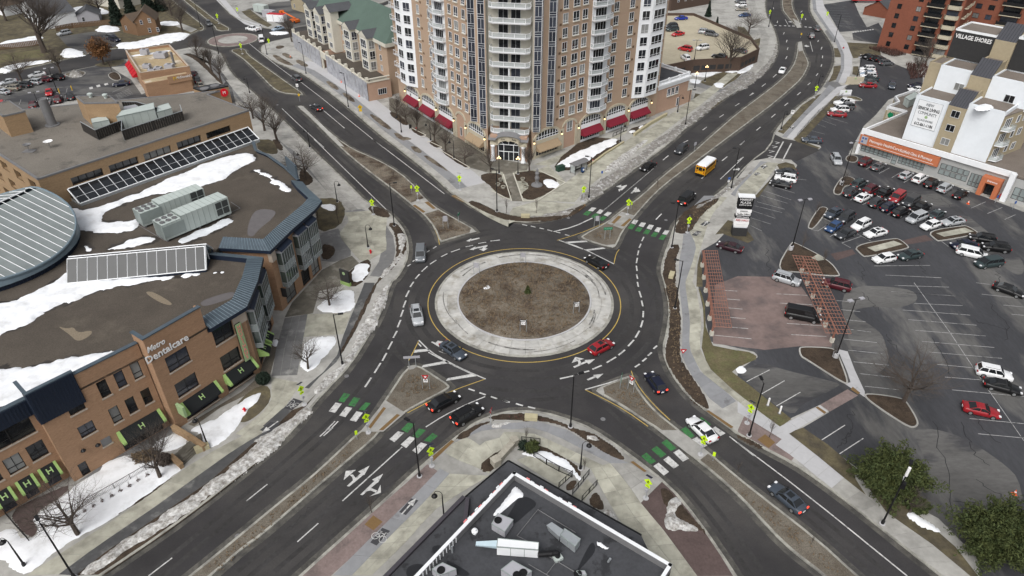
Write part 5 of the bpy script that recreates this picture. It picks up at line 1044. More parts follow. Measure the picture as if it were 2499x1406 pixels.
# ---- drum with ridged metal roof
DC,DR=np.array((-79.0,88.4)),12.3;rp,rq=np.array((-78.3,98.)),np.array((-82.5,88.));rd_=(rp-rq)/np.linalg.norm(rp-rq);rn=np.array((rd_[1],-rd_[0]))
def dz(x,y):return 17.6-.24*abs(float(np.dot(np.array((x,y))-rq,rn)))
mb=MB();mb.prism(circ(DR-.35,64,DC),ZR-1,13.6);mk('drum',mb,'navy',parent=RB)
ring=circ(DR,64,DC);rf=MB()
side=[np.dot(np.array(p)-rq,rn)>0 for p in ring]
for sgn in(True,False):
 pts=[p for p,s_ in zip(ring,side)if s_==sgn]
 k=[i for i in range(len(pts)-1)if hypot(pts[i+1][0]-pts[i][0],pts[i+1][1]-pts[i][1])>3]
 if k:pts=pts[k[0]+1:]+pts[:k[0]+1]
 rf.face([(x,y,dz(x,y))for x,y in pts])
dr=mk('drum_roof',rf,'drum_metal',parent=RB);rim=MB();sm=MB()
for a,b in zip(ring,ring[1:]+ring[:1]):rim.face([(*a,dz(*a)-.45),(*b,dz(*b)-.45),(*b,dz(*b)+.05),(*a,dz(*a)+.05)]);rim.tube((*a,dz(*a)),(*b,dz(*b)),.16,n=6);rim.face([(*a,13.0),(*b,13.0),(*b,dz(*b)-.3),(*a,dz(*a)-.3)])
mk('rim',rim,'steel_blue',parent=dr)
for i in range(-14,15):
 c=rq+rd_*(i*1.25+3)
 for s_ in(1,-1):
  t=0
  while np.linalg.norm(c+rn*s_*(t+.2)-DC)<DR-.1 and t<26:t+=.2
  if t>.5 and np.linalg.norm(c-DC)<DR:e=c+rn*s_*t;sm.tube((*c,dz(*c)+.04),(*e,dz(*e)+.04),.06,n=4)
sm.tube((*(rq+rd_*-8),17.65),(*(rq+rd_*12),17.65),.12,n=6);mk('seam',sm,'frame_white',parent=dr)
mb=MB()
for i in range(150):a=2*pi*i/150;p=(DC[0]+(DR-.3)*cos(a),DC[1]+(DR-.3)*sin(a));mb.box((*p,(ZR+13.4)/2),(.1,.12,13.4-ZR+.6),a)
mk('rib',mb,'navy',parent=RB)
# ---- ridge skylight linking drum and front
K0,K1=(-63.6,83.2),(-45.2,86.7);kf=Face(K0,K1);hw,zr,zb_=3.0,15.0,ZR+.4
sk=MB();kf.box(sk,0,kf.L,ZR-.2,zb_,-hw,hw);sk_o=mk('skylight_kerb',sk,'navy',parent=RB);n=14
for sgn in(1,-1):
 for i in range(n):
  u0,u1=kf.L*i/n+.06,kf.L*(i+1)/n-.06;mk('pane',MB().face([kf.pt(u0,zb_+.02,hw*sgn),kf.pt(u1,zb_+.02,hw*sgn),kf.pt(u1,zr,.3*sgn),kf.pt(u0,zr,.3*sgn)][::sgn]),'glass_sky',parent=sk_o)
fr=MB()
for sgn in(1,-1):
 for i in range(n+1):u=kf.L*i/n;fr.tube(kf.pt(u,zb_,hw*sgn),kf.pt(u,zr,.3*sgn),.05,n=4)
 fr.tube(kf.pt(0,zb_,hw*sgn),kf.pt(kf.L,zb_,hw*sgn),.09,n=4);fr.tube(kf.pt(0,zr,.3*sgn),kf.pt(kf.L,zr,.3*sgn),.1,n=4)
 fr.tube(kf.pt(kf.L,zb_,hw*sgn),kf.pt(kf.L,zr,.3*sgn),.15,n=4)
fr.tube(kf.pt(kf.L,zb_,0),kf.pt(kf.L,zr,0),.07,n=4);mk('glazing_bar',fr,'frame_white',parent=sk_o)
mk('pane',MB().face([kf.pt(kf.L-.05,zb_,-hw),kf.pt(kf.L-.05,zb_,hw),kf.pt(kf.L-.05,zr,0)]),'glass_clear',parent=sk_o)
# ---- roof plant: two long air handlers
def air_handler(p0,p1,w,lab,h=3.0,fan=3.2):
 f2=Face(p0,p1);L=f2.L;rt=root('air_handler',(*f2.xy(L/2,0),ZR),lab,'hvac unit','long air handlers on the brown roof')
 z=ZR+.35;mb=MB();f2.box(mb,fan,L,z,z+h,-w,0);f2.box(mb,0,fan,z,z+h-.35,-w,0);b=mk('casing',mb,'hvac',parent=rt)
 st=MB()
 for k in range(9):
  u=fan+(L-fan)*k/9;f2.box(st,u,u+.05,z,z+h+.03,-w-.02,.03)
 for k in range(4):f2.box(st,fan*k/4,fan*k/4+.04,z,z+h-.33,-w-.02,.03)
 mk('panel_joint',st,'louver_pale',parent=b)
 for k in range(6):
  c=f2.pt(.55+(k%3)*1.0,z+h-.33,-w*(.28 if k<3 else .72));mk('fan',MB().lathe((c[0],c[1],c[2]),[(.4,0),(.4,.14),(.33,.14),(.33,.05),(.08,.05),(.08,.12)],12),'metal_grey',parent=rt)
 mb=MB()
 for k in range(2):
  for j in range(2):f2.box(mb,L-2.4+k*1.15,L-1.4+k*1.15,z+.45+j*1.2,z+1.5+j*1.2,0,.06)
 mk('louvre',mb,'louver',parent=rt);mb=MB();f2.box(mb,-.05,fan+.3,z+.35,z+2.3,0,.05);mk('coil_grille',mb,'louver_pale',parent=rt)
 mb=MB()
 for u in(.3,L/2,L-.3):f2.box(mb,u-.15,u+.15,ZR-.02,z,-w+.1,-.1)
 mk('base_rail',mb,'metal_grey',parent=rt)
air_handler((-53.8,92.0),(-46.6,100.9),2.9,'long pale green air handler with roof fans, the nearer of two');air_handler((-59.2,96.4),(-52.0,104.6),2.6,'long pale green air handler with roof fans, the farther of two',2.7)
mb=MB();polyline(mb,W('e:1285,800 1575,970 2290,660 2200,600',ZR),.12,ZR+.06);mk('curb_rail',mb,'metal_grey',parent=RB)
def roofsnow(s,z,lab,h=.3,m='snow',rag=.6,res=.25):
 if z==ZR:mound('wet_stain',offset(ccw(smooth(W(s,z),True,1)),-.5),z+.001,.004,'wet_roof',.4,.9,.3,.6,len(s)+2,parent=RB)
 mound('roof_snow',smooth(W(s,z),True,1),z,h,m,res,rag,.3,.6,len(s),label=lab,cat='snow',kind='stuff')
roofsnow('e:510,710 700,640 830,690 1200,560 1800,290 2300,110 2470,180 2300,260 2100,400 1870,460 1400,540 1100,640 950,720 960,790 1200,780 1340,750 1330,840 1250,880 960,900 760,860 640,790',ZR,'broad snow band on the roof below the sloping office skylight')
roofsnow('e:1000,1050 1200,970 1400,920 1530,950 1420,990 1100,1060',ZR,'snow tongue behind the ridge skylight',.15);roofsnow('e:1700,960 1800,900 2190,740 2210,800 2000,900 1750,1000',ZR,'icy snow strip along the nearer air handler',.15,'snow_ice');roofsnow('e:1350,790 1420,780 1420,805 1360,810',ZR,'tiny snow scrap by the air handler',.1)
roofsnow('f:45,298 150,295 260,370 380,420 430,490 400,500 300,450 200,360',ZR,'narrow snow streak on the brown roof near the curved eave',.2);roofsnow('e:780,1000 880,1020 890,1060 800,1080',ZR,'snow wedge between drum and skylight',.2)
roofsnow('e:740,1180 700,1330 1300,1320 2200,1260 1900,1290 1300,1370 i:1300,10 1000,60 700,170 420,280 200,430 0,500 -200,560 -200,200 200,180 500,0 e:600,1300',ZR,'large snow drift on the roof around the navy drum',.35)
roofsnow('i:0,810 250,810 800,690 1120,640 1000,720 700,880 500,1000 300,1080 0,1180 -300,1250 -300,850',ZR,'snow drift behind the front brick parapet',.35)
sheet('roof_puddle',W('f:60,700 150,660 300,680 250,760 120,860 60,940 0,900',ZR+.004),ZR+.004,'puddle',RB,2);sheet('roof_puddle',W('i:1900,180 2100,110 2240,80 2230,140 2050,200 1930,230',ZR+.004),ZR+.004,'puddle',RB,2)
sheet('gravel_patch',W('i:1370,90 1450,80 1640,190 1630,220 1520,190',ZR+.004),ZR+.004,'roof_pale',RB,2);sheet('gravel_patch',W('i:540,410 640,440 700,420 740,480 880,450 870,500 740,570 660,490',ZR+.004),ZR+.004,'roof_pale',RB,2)
# ========== brick office behind
OZ=17.7;OF=Face(OFA,OFB);inw=-OF.n
OD=24.0;oc=[OFA,OFB,tuple(np.array(OFB)+inw*15),tuple(np.array(OFB)+inw*15+OF.d*3),tuple(np.array(OFA)+inw*OD+OF.d*30),tuple(np.array(OFA)+inw*40+OF.d*6),tuple(np.array(OFA)+inw*40)]
OB=root('brick_office',(-72,128,0),'large tan brick office block with flat roof, penthouses and sloping skylight','building')
wr=[]
for s in('e:670,375 970,270 1000,345 700,445','e:1030,255 1310,160 1330,235 1060,325','e:1360,145 1620,55 1645,130 1390,210','a:1680,1360 1910,1285 1930,1355 1700,1430','a:1965,1270 2195,1190 2205,1255 1975,1330'):wr.append(frect(OF,s))
punched(OB,OF,0,OF.L,.1,OZ,wr,'brick_office','brick_office',.5)
for w_ in wr:
 for k in(1,2,3):mb=MB();u=w_[0]+(w_[1]-w_[0])*k/4;OF.box(mb,u-.05,u+.05,w_[2],w_[3],-.45,-.36);mk('mullion',mb,'frame_dark',parent=OB)
OS=Face(oc[6],OFA);hs_=[]
for r in range(3):
 for c in range(5):hs_.append((OS.L-5.2-c*6.0-(r%2)*0,OS.L-2.2-c*6.0-(r%2)*0,14.6-r*3.6,16.3-r*3.6))
punched(OB,OS,0,OS.L,.1,OZ,hs_,'brick_office','brick_office',.7)
wl=MB()
for i in(1,2,3,4,5):f2=Face(oc[i],oc[i+1]);f2.wall(wl,0,f2.L,.1,OZ,[])
mk('wall',wl,'brick_office',parent=OB)
mk('roof',MB().prism(offset(ccw(oc),.25),OZ-.4,OZ-.05),'roof_grey',parent=OB)
mb=MB();p_=ccw(oc)
for i in range(7):f2=Face(p_[i],p_[(i+1)%7]);f2.box(mb,0,f2.L,OZ-.25,OZ+.03,-.3,.06)
mk('coping',mb,'metal_grey',parent=OB)
S0,S1=OF.hit(*Z('e:700,520')[0])[0],OF.L-1.0;S0=3.6;sk=MB();OF.box(sk,S0,S1,ZR-.1,ZR+.5,0,3.4);so_=mk('skylight_kerb',sk,'galv',parent=OB);n=21;zt_=ZR+2.2
for i in range(n):
 u0,u1=S0+(S1-S0)*i/n+.06,S0+(S1-S0)*(i+1)/n-.06;mk('pane',MB().face([OF.pt(u0,ZR+.52,3.3),OF.pt(u1,ZR+.52,3.3),OF.pt(u1,zt_,.1),OF.pt(u0,zt_,.1)]),'glass',parent=so_)
fr=MB()
for i in range(n+1):u=S0+(S1-S0)*i/n;fr.tube(OF.pt(u,ZR+.5,3.3),OF.pt(u,zt_,.1),.05 if i not in(0,n)else .13,n=4)
for z,o,r in((ZR+.5,3.3,.09),(zt_+.05,.15,.13),(ZR+1.2,2.0,.025)):fr.tube(OF.pt(S0,z,o),OF.pt(S1,z,o),r,n=4)
mk('glazing_bar',fr,'frame_white',parent=so_)
mk('pane',MB().face([OF.pt(S0,ZR+.5,.1),OF.pt(S0,ZR+.5,3.3),OF.pt(S0,zt_,.1)]),'glass',parent=so_);mk('pane',MB().face([OF.pt(S1,ZR+.5,3.3),OF.pt(S1,ZR+.5,.1),OF.pt(S1,zt_,.1)]),'glass',parent=so_)
def penthouse(sb,h,lab=None):
 q=W(sb,OZ);a,b=q[0],q[1];c=q[2];d=(a[0]+c[0]-b[0],a[1]+c[1]-b[1]);q=ccw([a,b,c,d]);o=mk('penthouse',MB().prism(q,OZ-.05,OZ+h),'brick_office',parent=OB)
 mk('roof',MB().prism(offset(q,.25),OZ+h-.1,OZ+h+.02),'roof_grey',parent=o);mb=MB()
 for i in range(4):f2=Face(q[i],q[(i+1)%4]);f2.box(mb,0,f2.L,OZ+h-.18,OZ+h+.08,-.22,.05)
 mk('coping',mb,'metal_grey',parent=o);return q
q1=penthouse('a:870,1185 1195,1180 1110,1110',4.2);q2=penthouse('a:110,1305 320,1255 170,1150',4.0)
c1=np.mean(q1,axis=0);
for dx,dy in((-1.6,1),(1.5,.6)):mk('roof_vent',MB().lathe((c1[0]+dx,c1[1]+dy,OZ+4.2),[(.3,0),(.3,.5),(.5,.55),(.5,.8),(.1,.95)],10),'hvac',parent=OB)
fl=W1('a:500,1190',OZ);mk('flue',MB().lathe((*fl,OZ-.05),[(1.3,0),(1.3,.15),(.85,.2),(.85,5.2),(.8,5.2),(.75,5.0)],16),'metal_grey',parent=OB,smooth=False)
for s,r in(('e:480,80',.8),('e:280,110',.7)):
 p=W1(s,OZ);d=root('satellite_dish',(*p,OZ),'pale satellite dish standing on the office roof' if r==.8 else 'grey satellite dish left of the pale one on the office roof','dish')
 mk('post',MB().tube((*p,OZ-.05),(*p,OZ+.9),.05),'metal_grey',parent=d);mb=MB();mb.lathe((*p,OZ+.9),[(.05,0),(r*.6,.1),(r,.35),(r*.95,.36),(r*.55,.15)],14);mk('reflector',mb,'sign_white' if r==.8 else 'metal_grey',parent=d)
mk('base_mat',MB().prism([(p[0]+x,p[1]+y)for x,y in((-1,-.7),(1,-.7),(1,.7),(-1,.7))],OZ-.04,OZ+.02),'metal_grey',parent=OB)
scr=[W(s,OZ)for s in('a:800,1255 940,1335 1190,1240 1190,1340 1760,1150 1740,1090','a:1190,1060 1330,1060 1560,1130')]
PS=root('plant_screen',(*W1('a:1300,1250',OZ),OZ),'dark slatted screen around machinery on the brick office roof','screen')
for line in scr:
 for a,b in zip(line,line[1:]):
  f2=Face(a,b);mb=MB();n=max(1,int(f2.L/.45))
  for i in range(n):f2.box(mb,f2.L*i/n,f2.L*(i+.86)/n,OZ+.1,OZ+1.9,-.04,.04)
  mk('slat',mb,'screen_dark',parent=PS);mb=MB();f2.box(mb,0,f2.L,OZ+1.9,OZ+2.0,-.06,.06)
  for i in range(int(f2.L/2)+1):f2.box(mb,min(f2.L-.08,i*2),min(f2.L,i*2+.08),OZ-.05,OZ+1.9,-.12,-.04)
  mk('rail',mb,'galv',parent=PS)
def rbox(name,s,z,h,m,lab,cat,hgt_parts=True,grp=None):
 q=ccw(W(s,z));rt=root(name,(*np.mean(q,axis=0),z),lab,cat,grp);o=mk('casing',MB().prism(q,z+.12,z+h),m,parent=rt);mb=MB()
 for i in range(4):
  f2=Face(q[i],q[(i+1)%4]);f2.box(mb,0,f2.L,z+h*.94,z+h+.04,-.03,.03)
  for k in range(1,max(2,int(f2.L/1.2))):u=f2.L*k/max(2,int(f2.L/1.2));f2.box(mb,u-.03,u+.03,z+.12,z+h*.94,-.02,.02)
 mk('panel_joint',mb,'louver_pale',parent=rt);mb=MB()
 for i in(0,2):f2=Face(q[i],q[i+1]);f2.box(mb,.1,f2.L-.1,z-.03,z+.12,-.3,-.1)
 mk('base_rail',mb,'metal_grey',parent=rt);return rt,q
rbox('air_handler','a:1150,1240 1510,1160 1500,1100 1200,1180',OZ,2.6,'hvac','long pale air handler with ribbed casing inside the office roof screen','hvac unit')
rbox('chiller','a:1520,1160 1660,1120 1630,1070 1530,1100',OZ,1.9,'hvac','pale chiller unit at the right end of the roof screen','hvac unit');rbox('chiller','a:1200,1120 1340,1080 1310,1060 1200,1080',OZ,1.4,'hvac_grey','low grey plant box beside the brick penthouse','hvac unit');rbox('chiller','a:900,1240 1060,1210 1020,1170 890,1200',OZ,1.4,'hvac','low plant box at the left end of the roof screen','hvac unit')
# ========== bank and burger restaurant
BK=root('bank_building',(*W1('a:2100,900',0),0),'small brick bank block with round red emblem beside the office','building')
bq=ccw(W('a:1925,870 2175,820 2060,795 1840,840',5.0));mk('wall',MB().prism(bq,.1,5),'brick_office',parent=BK);mk('roof',MB().prism(offset(bq,.3),4.9,5.02),'roof_dark',parent=BK);mb=MB()
for i in range(4):f2=Face(bq[i],bq[(i+1)%4]);f2.box(mb,0,f2.L,4.8,5.08,-.25,.05)
mk('coping',mb,'metal_black',parent=BK);fb_=Face(*W('a:1925,870 2175,820',5.0));put_text(BK,fb_,'BMO',fb_.L*.52,3.5,1.6,'bmo_blue',.1);mb=MB();c=fb_.pt(fb_.L*.78,3.5,.1);mb.tube(c,fb_.pt(fb_.L*.78,3.5,.25),1.1,n=20);mk('emblem',mb,'sign_red_bright',parent=BK);put_text(BK,fb_,'M',fb_.L*.78,3.5,1.1,'sign_white',.3)
for s in('a:1950,850','a:2050,822'):mk('roof_vent',MB().lathe((*W1(s,5),5.0),[(1.2,0),(1.2,.3),(1.0,.34),(.2,.34)],12),'metal_grey',parent=BK)
MZ=5.2
mq=ccw(W('a:1340,720 1810,655 1620,445 1200,500',MZ));MC=root('burger_restaurant',(*np.mean(mq,axis=0),0),'tan brick fast food restaurant with yellow flat roof and red awnings','building')
mk('wall',MB().prism(mq,.1,MZ),'brick',parent=MC);mk('roof',MB().prism(offset(mq,.35),MZ-.5,MZ+.004),'roof_tan',parent=MC);mb=MB()
for i in range(4):f2=Face(mq[i],mq[(i+1)%4]);f2.box(mb,0,f2.L,MZ-.1,MZ+.7,-.35,.02)
mk('parapet',mb,'brick',parent=MC);mb=MB()
for i in range(4):f2=Face(mq[i],mq[(i+1)%4]);f2.box(mb,0,f2.L,MZ+.7,MZ+.8,-.4,.06)
mk('coping',mb,'beige_trim',parent=MC)
f0=Face(*W('a:1380,800 1810,720',4.6));fr_=[f0.xy(0),f0.xy(f0.L),f0.xy(f0.L,-4),f0.xy(0,-4)];mk('front_block',MB().prism(fr_,.1,4.6),'brick',parent=MC);mk('roof',MB().prism(offset(ccw(fr_),.3),4.3,4.62),'roof_tan',parent=MC)
mb=MB();f0.box(mb,f0.L*.5,f0.L+.3,3.4,5.4,.0,.3);mk('sign_band',mb,'brick',parent=MC);put_text(MC,f0,'M',f0.L*.66,4.6,1.5,'sign_yellow',.36);put_text(MC,f0,"McDonald's",f0.L*.86,4.7,.95,'sign_white',.36,width=4.2)
fl_=Face(*W('a:1185,560 1280,690',3.6));aw=MB()
for i in range(6):
 a,b=fl_.L*i/6,fl_.L*(i+.9)/6;f5=Face(mq[0],mq[1])
side_f=Face(*W('a:1200,500 1340,720',MZ))
for i in range(5):
 a,b=2+i*3.0,4.6+i*3.0;m5=MB().mesh([side_f.pt(a,3.4,.02),side_f.pt(b,3.4,.02),side_f.pt(b,2.2,1.5),side_f.pt(a,2.2,1.5),side_f.pt(a,2.0,.02),side_f.pt(b,2.0,.02),side_f.pt(b,2.0,1.5),side_f.pt(a,2.0,1.5)],[(0,3,2,1),(3,7,6,2),(0,4,7,3),(1,2,6,5)]);mk('awning',m5,'sign_red',parent=MC)
for k,(s,w,h,lb)in enumerate((('a:1385,520',2.2,1.6,'beside the back parapet'),('a:1540,550',3.4,1.6,'on the yellow roof, largest of them'),('a:1405,650',2.0,1.2,'near the red awnings'),('a:1620,650',2.4,1.2,'by the tall flue'),('a:1450,690',1.8,1.0,'at the front parapet'),('a:1510,665',2.0,.8,'second from the front parapet'))):
 p=W1(s,MZ);q=[(p[0]+x*w/2,p[1]+y*w/2*.8)for x,y in((-1,-1),(1,-1),(1,1),(-1,1))];rt=root('rooftop_unit',(*p,MZ),'grey rooftop unit on the burger restaurant '+lb,'hvac unit','rooftop units on the burger restaurant');mk('casing',MB().prism(q,MZ+.15,MZ+h),'hvac_grey',parent=rt);mk('fan',MB().lathe((*p,MZ+h),[(.5,0),(.5,.15),(.4,.15),(.4,.05),(.05,.05)],10),'metal_grey',parent=rt);mk('base_rail',MB().prism(offset(ccw(q),.2),MZ-.02,MZ+.15),'metal_grey',parent=rt)
p=W1('a:1660,615',MZ);mk('flue',MB().lathe((*p,MZ),[(.5,0),(.5,.4),(.35,.5),(.35,3.6),(.2,3.6)],10),'metal_grey',parent=MC)
roofsnow('a:1230,530 1460,500 1620,475 1630,490 1440,520 1240,545',MZ,'thin snow strip on the yellow restaurant roof',.12,'snow',.1)
# ========== clinic and terraced senior housing
CFc=Face((82.5,153.1),(103.9,129.1));CZ=6.3;cn=-CFc.n
left=W('v1:330,1320 790,1110 545,1045 690,985 640,920 910,830',6.0)
cfoot=[CFc.xy(0),CFc.xy(44),tuple(np.array(CFc.xy(44))+cn*30),tuple(np.array(CFc.xy(10))+cn*30),left[5],left[4],left[3],left[2],left[1],tuple(np.array(CFc.xy(0))+cn*1)]
CLN=root('clinic_building',(95,143,0),'single storey clinic with orange sign band and white canopy frame','building')
mk('roof',MB().prism(cfoot,5.3,5.7),'roof_gravel',parent=CLN);mb=MB();p_=ccw(cfoot)
for i in range(len(p_)):
 f2=Face(p_[i],p_[(i+1)%len(p_)])
 if f2.L<40:f2.box(mb,0,f2.L,5.2,CZ,-.35,.0)
mk('parapet',mb,'white',parent=CLN);mb=MB()
for i in range(1,len(p_)):f2=Face(p_[i],p_[(i+1)%len(p_)]);f2.wall(mb,0,f2.L,.1,5.25,[])
mk('wall',mb,'tan_wall',parent=CLN)
hl=[(.4+i*1.02,1.38+i*1.02,.9,2.75)for i in range(7)]+[(9.2+i*.82,9.96+i*.82,.7,2.75)for i in range(7)]+[(17.9+i*1.18,19.02+i*1.18,1.2,2.4)for i in range(5)]+[(17.9+i*1.18,19.02+i*1.18,2.5,3.75)for i in range(5)]+[(24.1+i*.75,24.78+i*.75,.7,3.6)for i in range(3)]+[(32.6+i*1.2,33.74+i*1.2,.8,3.4)for i in range(8)]
punched(CLN,CFc,0,44,.1,5.2,hl+[(7.75,8.85,.15,2.75)],'roof_pale_wall',None,.15,gm='glass_shade')
mb=MB();CFc.box(mb,-.4,31.9,5.2,CZ+.05,.1,.55);CFc.box(mb,-.4,.25,.1,5.2,.0,.55);CFc.box(mb,31.2,32.2,.1,CZ+.04,.56,1.5);mk('canopy_frame',mb,'white',parent=CLN)
mb=MB();CFc.box(mb,-.3,17.5,2.75,5.0,.05,.7);ob=mk('sign_band',mb,'orange',parent=CLN)
put_text(ob,CFc,'Hennepin HealthCare',5.5,4.1,.95,'sign_white',.74,width=6.9);put_text(ob,CFc,'Richfield Clinic & Pharmacy',12.6,4.0,.95,'sign_white',.74,width=7.0);mb=MB();CFc.box(mb,2.2,16.6,3.12,3.18,.7,.74);mk('underline',mb,'sign_white',parent=ob)
mb=MB();CFc.box(mb,.1,1.6,3.0,4.8,.7,.76);mk('emblem',mb,'hvac_grey',parent=ob);mb=MB()
for u,z,k in((.5,4.3,0),(1.15,4.3,1),(.5,3.5,1)):CFc.box(mb,u-.2,u+.2,z-.2,z+.2,.76,.79,0)
mk('emblem_squares',mb,'bmo_blue',parent=ob)
mb=MB();CFc.box(mb,26.7,27.6,.1,4.3,.1,1.9);CFc.box(mb,29.5,30.4,.1,4.3,.1,1.9);CFc.box(mb,27.6,29.5,3.1,4.3,.1,1.9);en=mk('entrance_frame',mb,'orange',parent=CLN);mb=MB();CFc.box(mb,27.6,29.5,.15,3.1,.05,.3);mk('door',mb,'glass',parent=en);mb=MB();CFc.box(mb,28.5,28.6,.15,3.1,.3,.36);CFc.box(mb,27.6,29.5,2.3,2.38,.3,.36);mk('door_frame',mb,'frame_dark',parent=en);put_text(en,CFc,'Entrance',28.8,3.7,.55,'sign_white',1.94,width=1.9)
sf=Face(left[2],left[1]);mb=MB();sf.box(mb,.5,sf.L+1,3.2,5.4,.05,.2);sb=mk('sign_board',mb,'stucco',parent=CLN);put_text(sb,sf,'VILLAGE',sf.L*.72,4.75,.9,'ink',.24,width=4.5);put_text(sb,sf,'SHORES',sf.L*.72,3.8,.9,'ink',.24,width=4.0);mb=MB();mb.tube(sf.pt(1.5,4.3,.2),sf.pt(1.5,4.3,.28),.75,n=6);mk('emblem',mb,'sign_green',parent=sb)
q_,c_=rbox('rooftop_unit','v1:740,1020 800,1065 930,1000 870,950',5.7,2.0,'hvac','pale green rooftop unit beside the white senior housing wall','hvac unit')
# ---- terraces
O_=Face((89.2,148.6),(89.2+.665*30,148.6-.747*30));SH=root('senior_housing',(105,150,0),'white and tan terraced senior housing block with stepped roofs','building')
def terrace(s0,s1,off,z0,z1,m,dep=9.,roof='roof_gravel',par=.45):
 q=ccw([O_.xy(s0,-off),O_.xy(s1,-off),O_.xy(s1,-off-dep),O_.xy(s0,-off-dep)]);o=mk('wall',MB().prism(q,z0,z1-.3),m,parent=SH);mk('roof',MB().prism(offset(q,.3),z1-.4,z1-.28),roof,parent=SH);mb=MB()
 for i in range(4):f2=Face(q[i],q[(i+1)%4]);f2.box(mb,0,f2.L,z1-.45,z1,-.3,.02)
 mk('parapet',mb,m if m!='black_wall' else 'white',parent=o);return Face(O_.xy(s0,-off),O_.xy(s1,-off))
def slope_roof(s0,s1,o0,o1,z0,z1):
 b=O_.pt;mk('metal_roof',MB().mesh([b(s0,z0,-o0),b(s1,z0,-o0),b(s1,z1,-o1),b(s0,z1,-o1)],[(0,1,2,3)]),'metal_roof',parent=SH);sm=MB()
 for i in range(8):u=s0+(s1-s0)*i/7;sm.tube(b(u,z0+.03,-o0),b(u,z1+.03,-o1),.04,n=4)
 mk('seam',sm,'metal_black',parent=SH);w=MB()
 for u in(s0,s1):w.face([b(u,z0-.8,-o0),b(u,z0,-o0),b(u,z1,-o1),b(u,z0-.8,-o1)])
 mk('wall',w,'tan_wall',parent=SH)
w1=terrace(0,6.9,0,5.6,16.0,'white_wall',8);w2=terrace(10.5,17.5,.1,5.6,16.8,'white_wall',8);t1_=terrace(6.9,10.5,-.4,5.6,15.6,'tan_wall',8.2)
slope_roof(6.9,10.5,-.4,3.4,15.6,18.4);terrace(6.95,10.45,3.4,15.5,18.0,'tan_wall',4.4)
w3=terrace(.6,7.0,7.2,15.5,21.2,'white_wall',7.5);terrace(-2.0,.6,7.6,5,21.2,'tan_wall',7.1);w4=terrace(11,19.5,7.2,15.5,21.2,'white_wall',7.5);terrace(7,11,6.6,15.5,20.6,'tan_wall',8)
slope_roof(7,11,6.6,10.2,20.6,23.6);terrace(7.05,10.95,10.2,20.5,23.2,'tan_wall',4.4)
w5=terrace(-1.2,7.2,14.4,20.8,27.4,'black_wall',9);w6=terrace(11.2,22,14.4,20.8,28.0,'black_wall',9);terrace(7.2,11.2,13.8,20.8,26.8,'tan_wall',9.6);slope_roof(7.2,11.2,13.8,17.6,26.8,29.8)
put_text(SH,w5,'VILLAGE SHORES',4.1,25.9,1.25,'sign_white',.1,width=7.4,bold=True)
for u,z in((1.9,13.3),(1.9,10.2),(1.9,7.1)):put_window(SH,t1_,u,z,1.7,1.5,2,())
put_window(SH,w3,4.9,16.6,1.9,1.6,2,());put_window(SH,w4,4.5,16.6,1.9,1.6,2,())
mb=MB();w1.box(mb,.8,5.9,9.2,15.2,.03,.07);ban=mk('banner',mb,'white',parent=SH);mb=MB()
for a,b,c,d in((.8,5.9,15.15,15.2),(.8,5.9,9.2,9.25),(.8,.85,9.2,15.2),(5.85,5.9,9.2,15.2)):w1.box(mb,a,b,c,d,.07,.08)
mk('banner_border',mb,'ink_grey',parent=ban)
for t,z,s,b,w in(('NEW',14.4,.85,0,1.6),('SENIOR LIVING',13.45,.95,1,4.5),('COMMUNITY',12.45,.95,0,3.9),('VILLAGE SHORES',10.9,.6,0,3.3),('612-861-1186',9.9,.9,1,3.9)):put_text(ban,w1,t,3.35,z,s,'ink_grey' if not b else 'ink',.09,width=w,bold=bool(b))
mb=MB();mb.tube(w1.pt(3.35,11.7,.07),w1.pt(3.35,11.7,.1),.35,n=6);mk('emblem',mb,'sign_lime',parent=ban)
wf=Face(O_.xy(17.5,-.2),(O_.xy(17.5,-.2)[0]+8.5,O_.xy(17.5,-.2)[1]+5.2));q=ccw([wf.xy(0),wf.xy(14),wf.xy(14,-8),wf.xy(0,-8)]);mk('wall',MB().prism(q,5.6,15.8),'tan_wall',parent=SH);mk('roof',MB().prism(offset(q,-.1),15.8,15.95),'roof_gravel',parent=SH)
for k in range(3):
 z=6.0+k*3.3;bp=[wf.xy(.6),wf.xy(1.2,1.4),wf.xy(3.6,1.4),wf.xy(4.4)];bo=mk('balcony',MB().prism(bp,z,z+.2),'white',parent=SH);rl=MB()
 for a,b in zip(bp,bp[1:]):f2=Face(a,b);f2.box(rl,0,f2.L,z+1.05,z+1.15,-.08,0);f2.box(rl,0,f2.L,z+.2,z+.9,-.06,-.03)
 mk('railing',rl,'rail_glass',parent=bo);put_window(SH,wf,2.5,z+.2,2.4,2.2,3,(),name='sliding_door');put_window(SH,wf,6.5,z+.7,1.2,1.6,1,());put_window(SH,wf,9.3,z+.7,1.6,1.6,2,())
roofsnow('v1:1640,1060 1760,1000 1900,1030 1850,1080 1700,1090',16.6,'snow patch on the terrace roof of the senior housing',.15,'snow',.3)
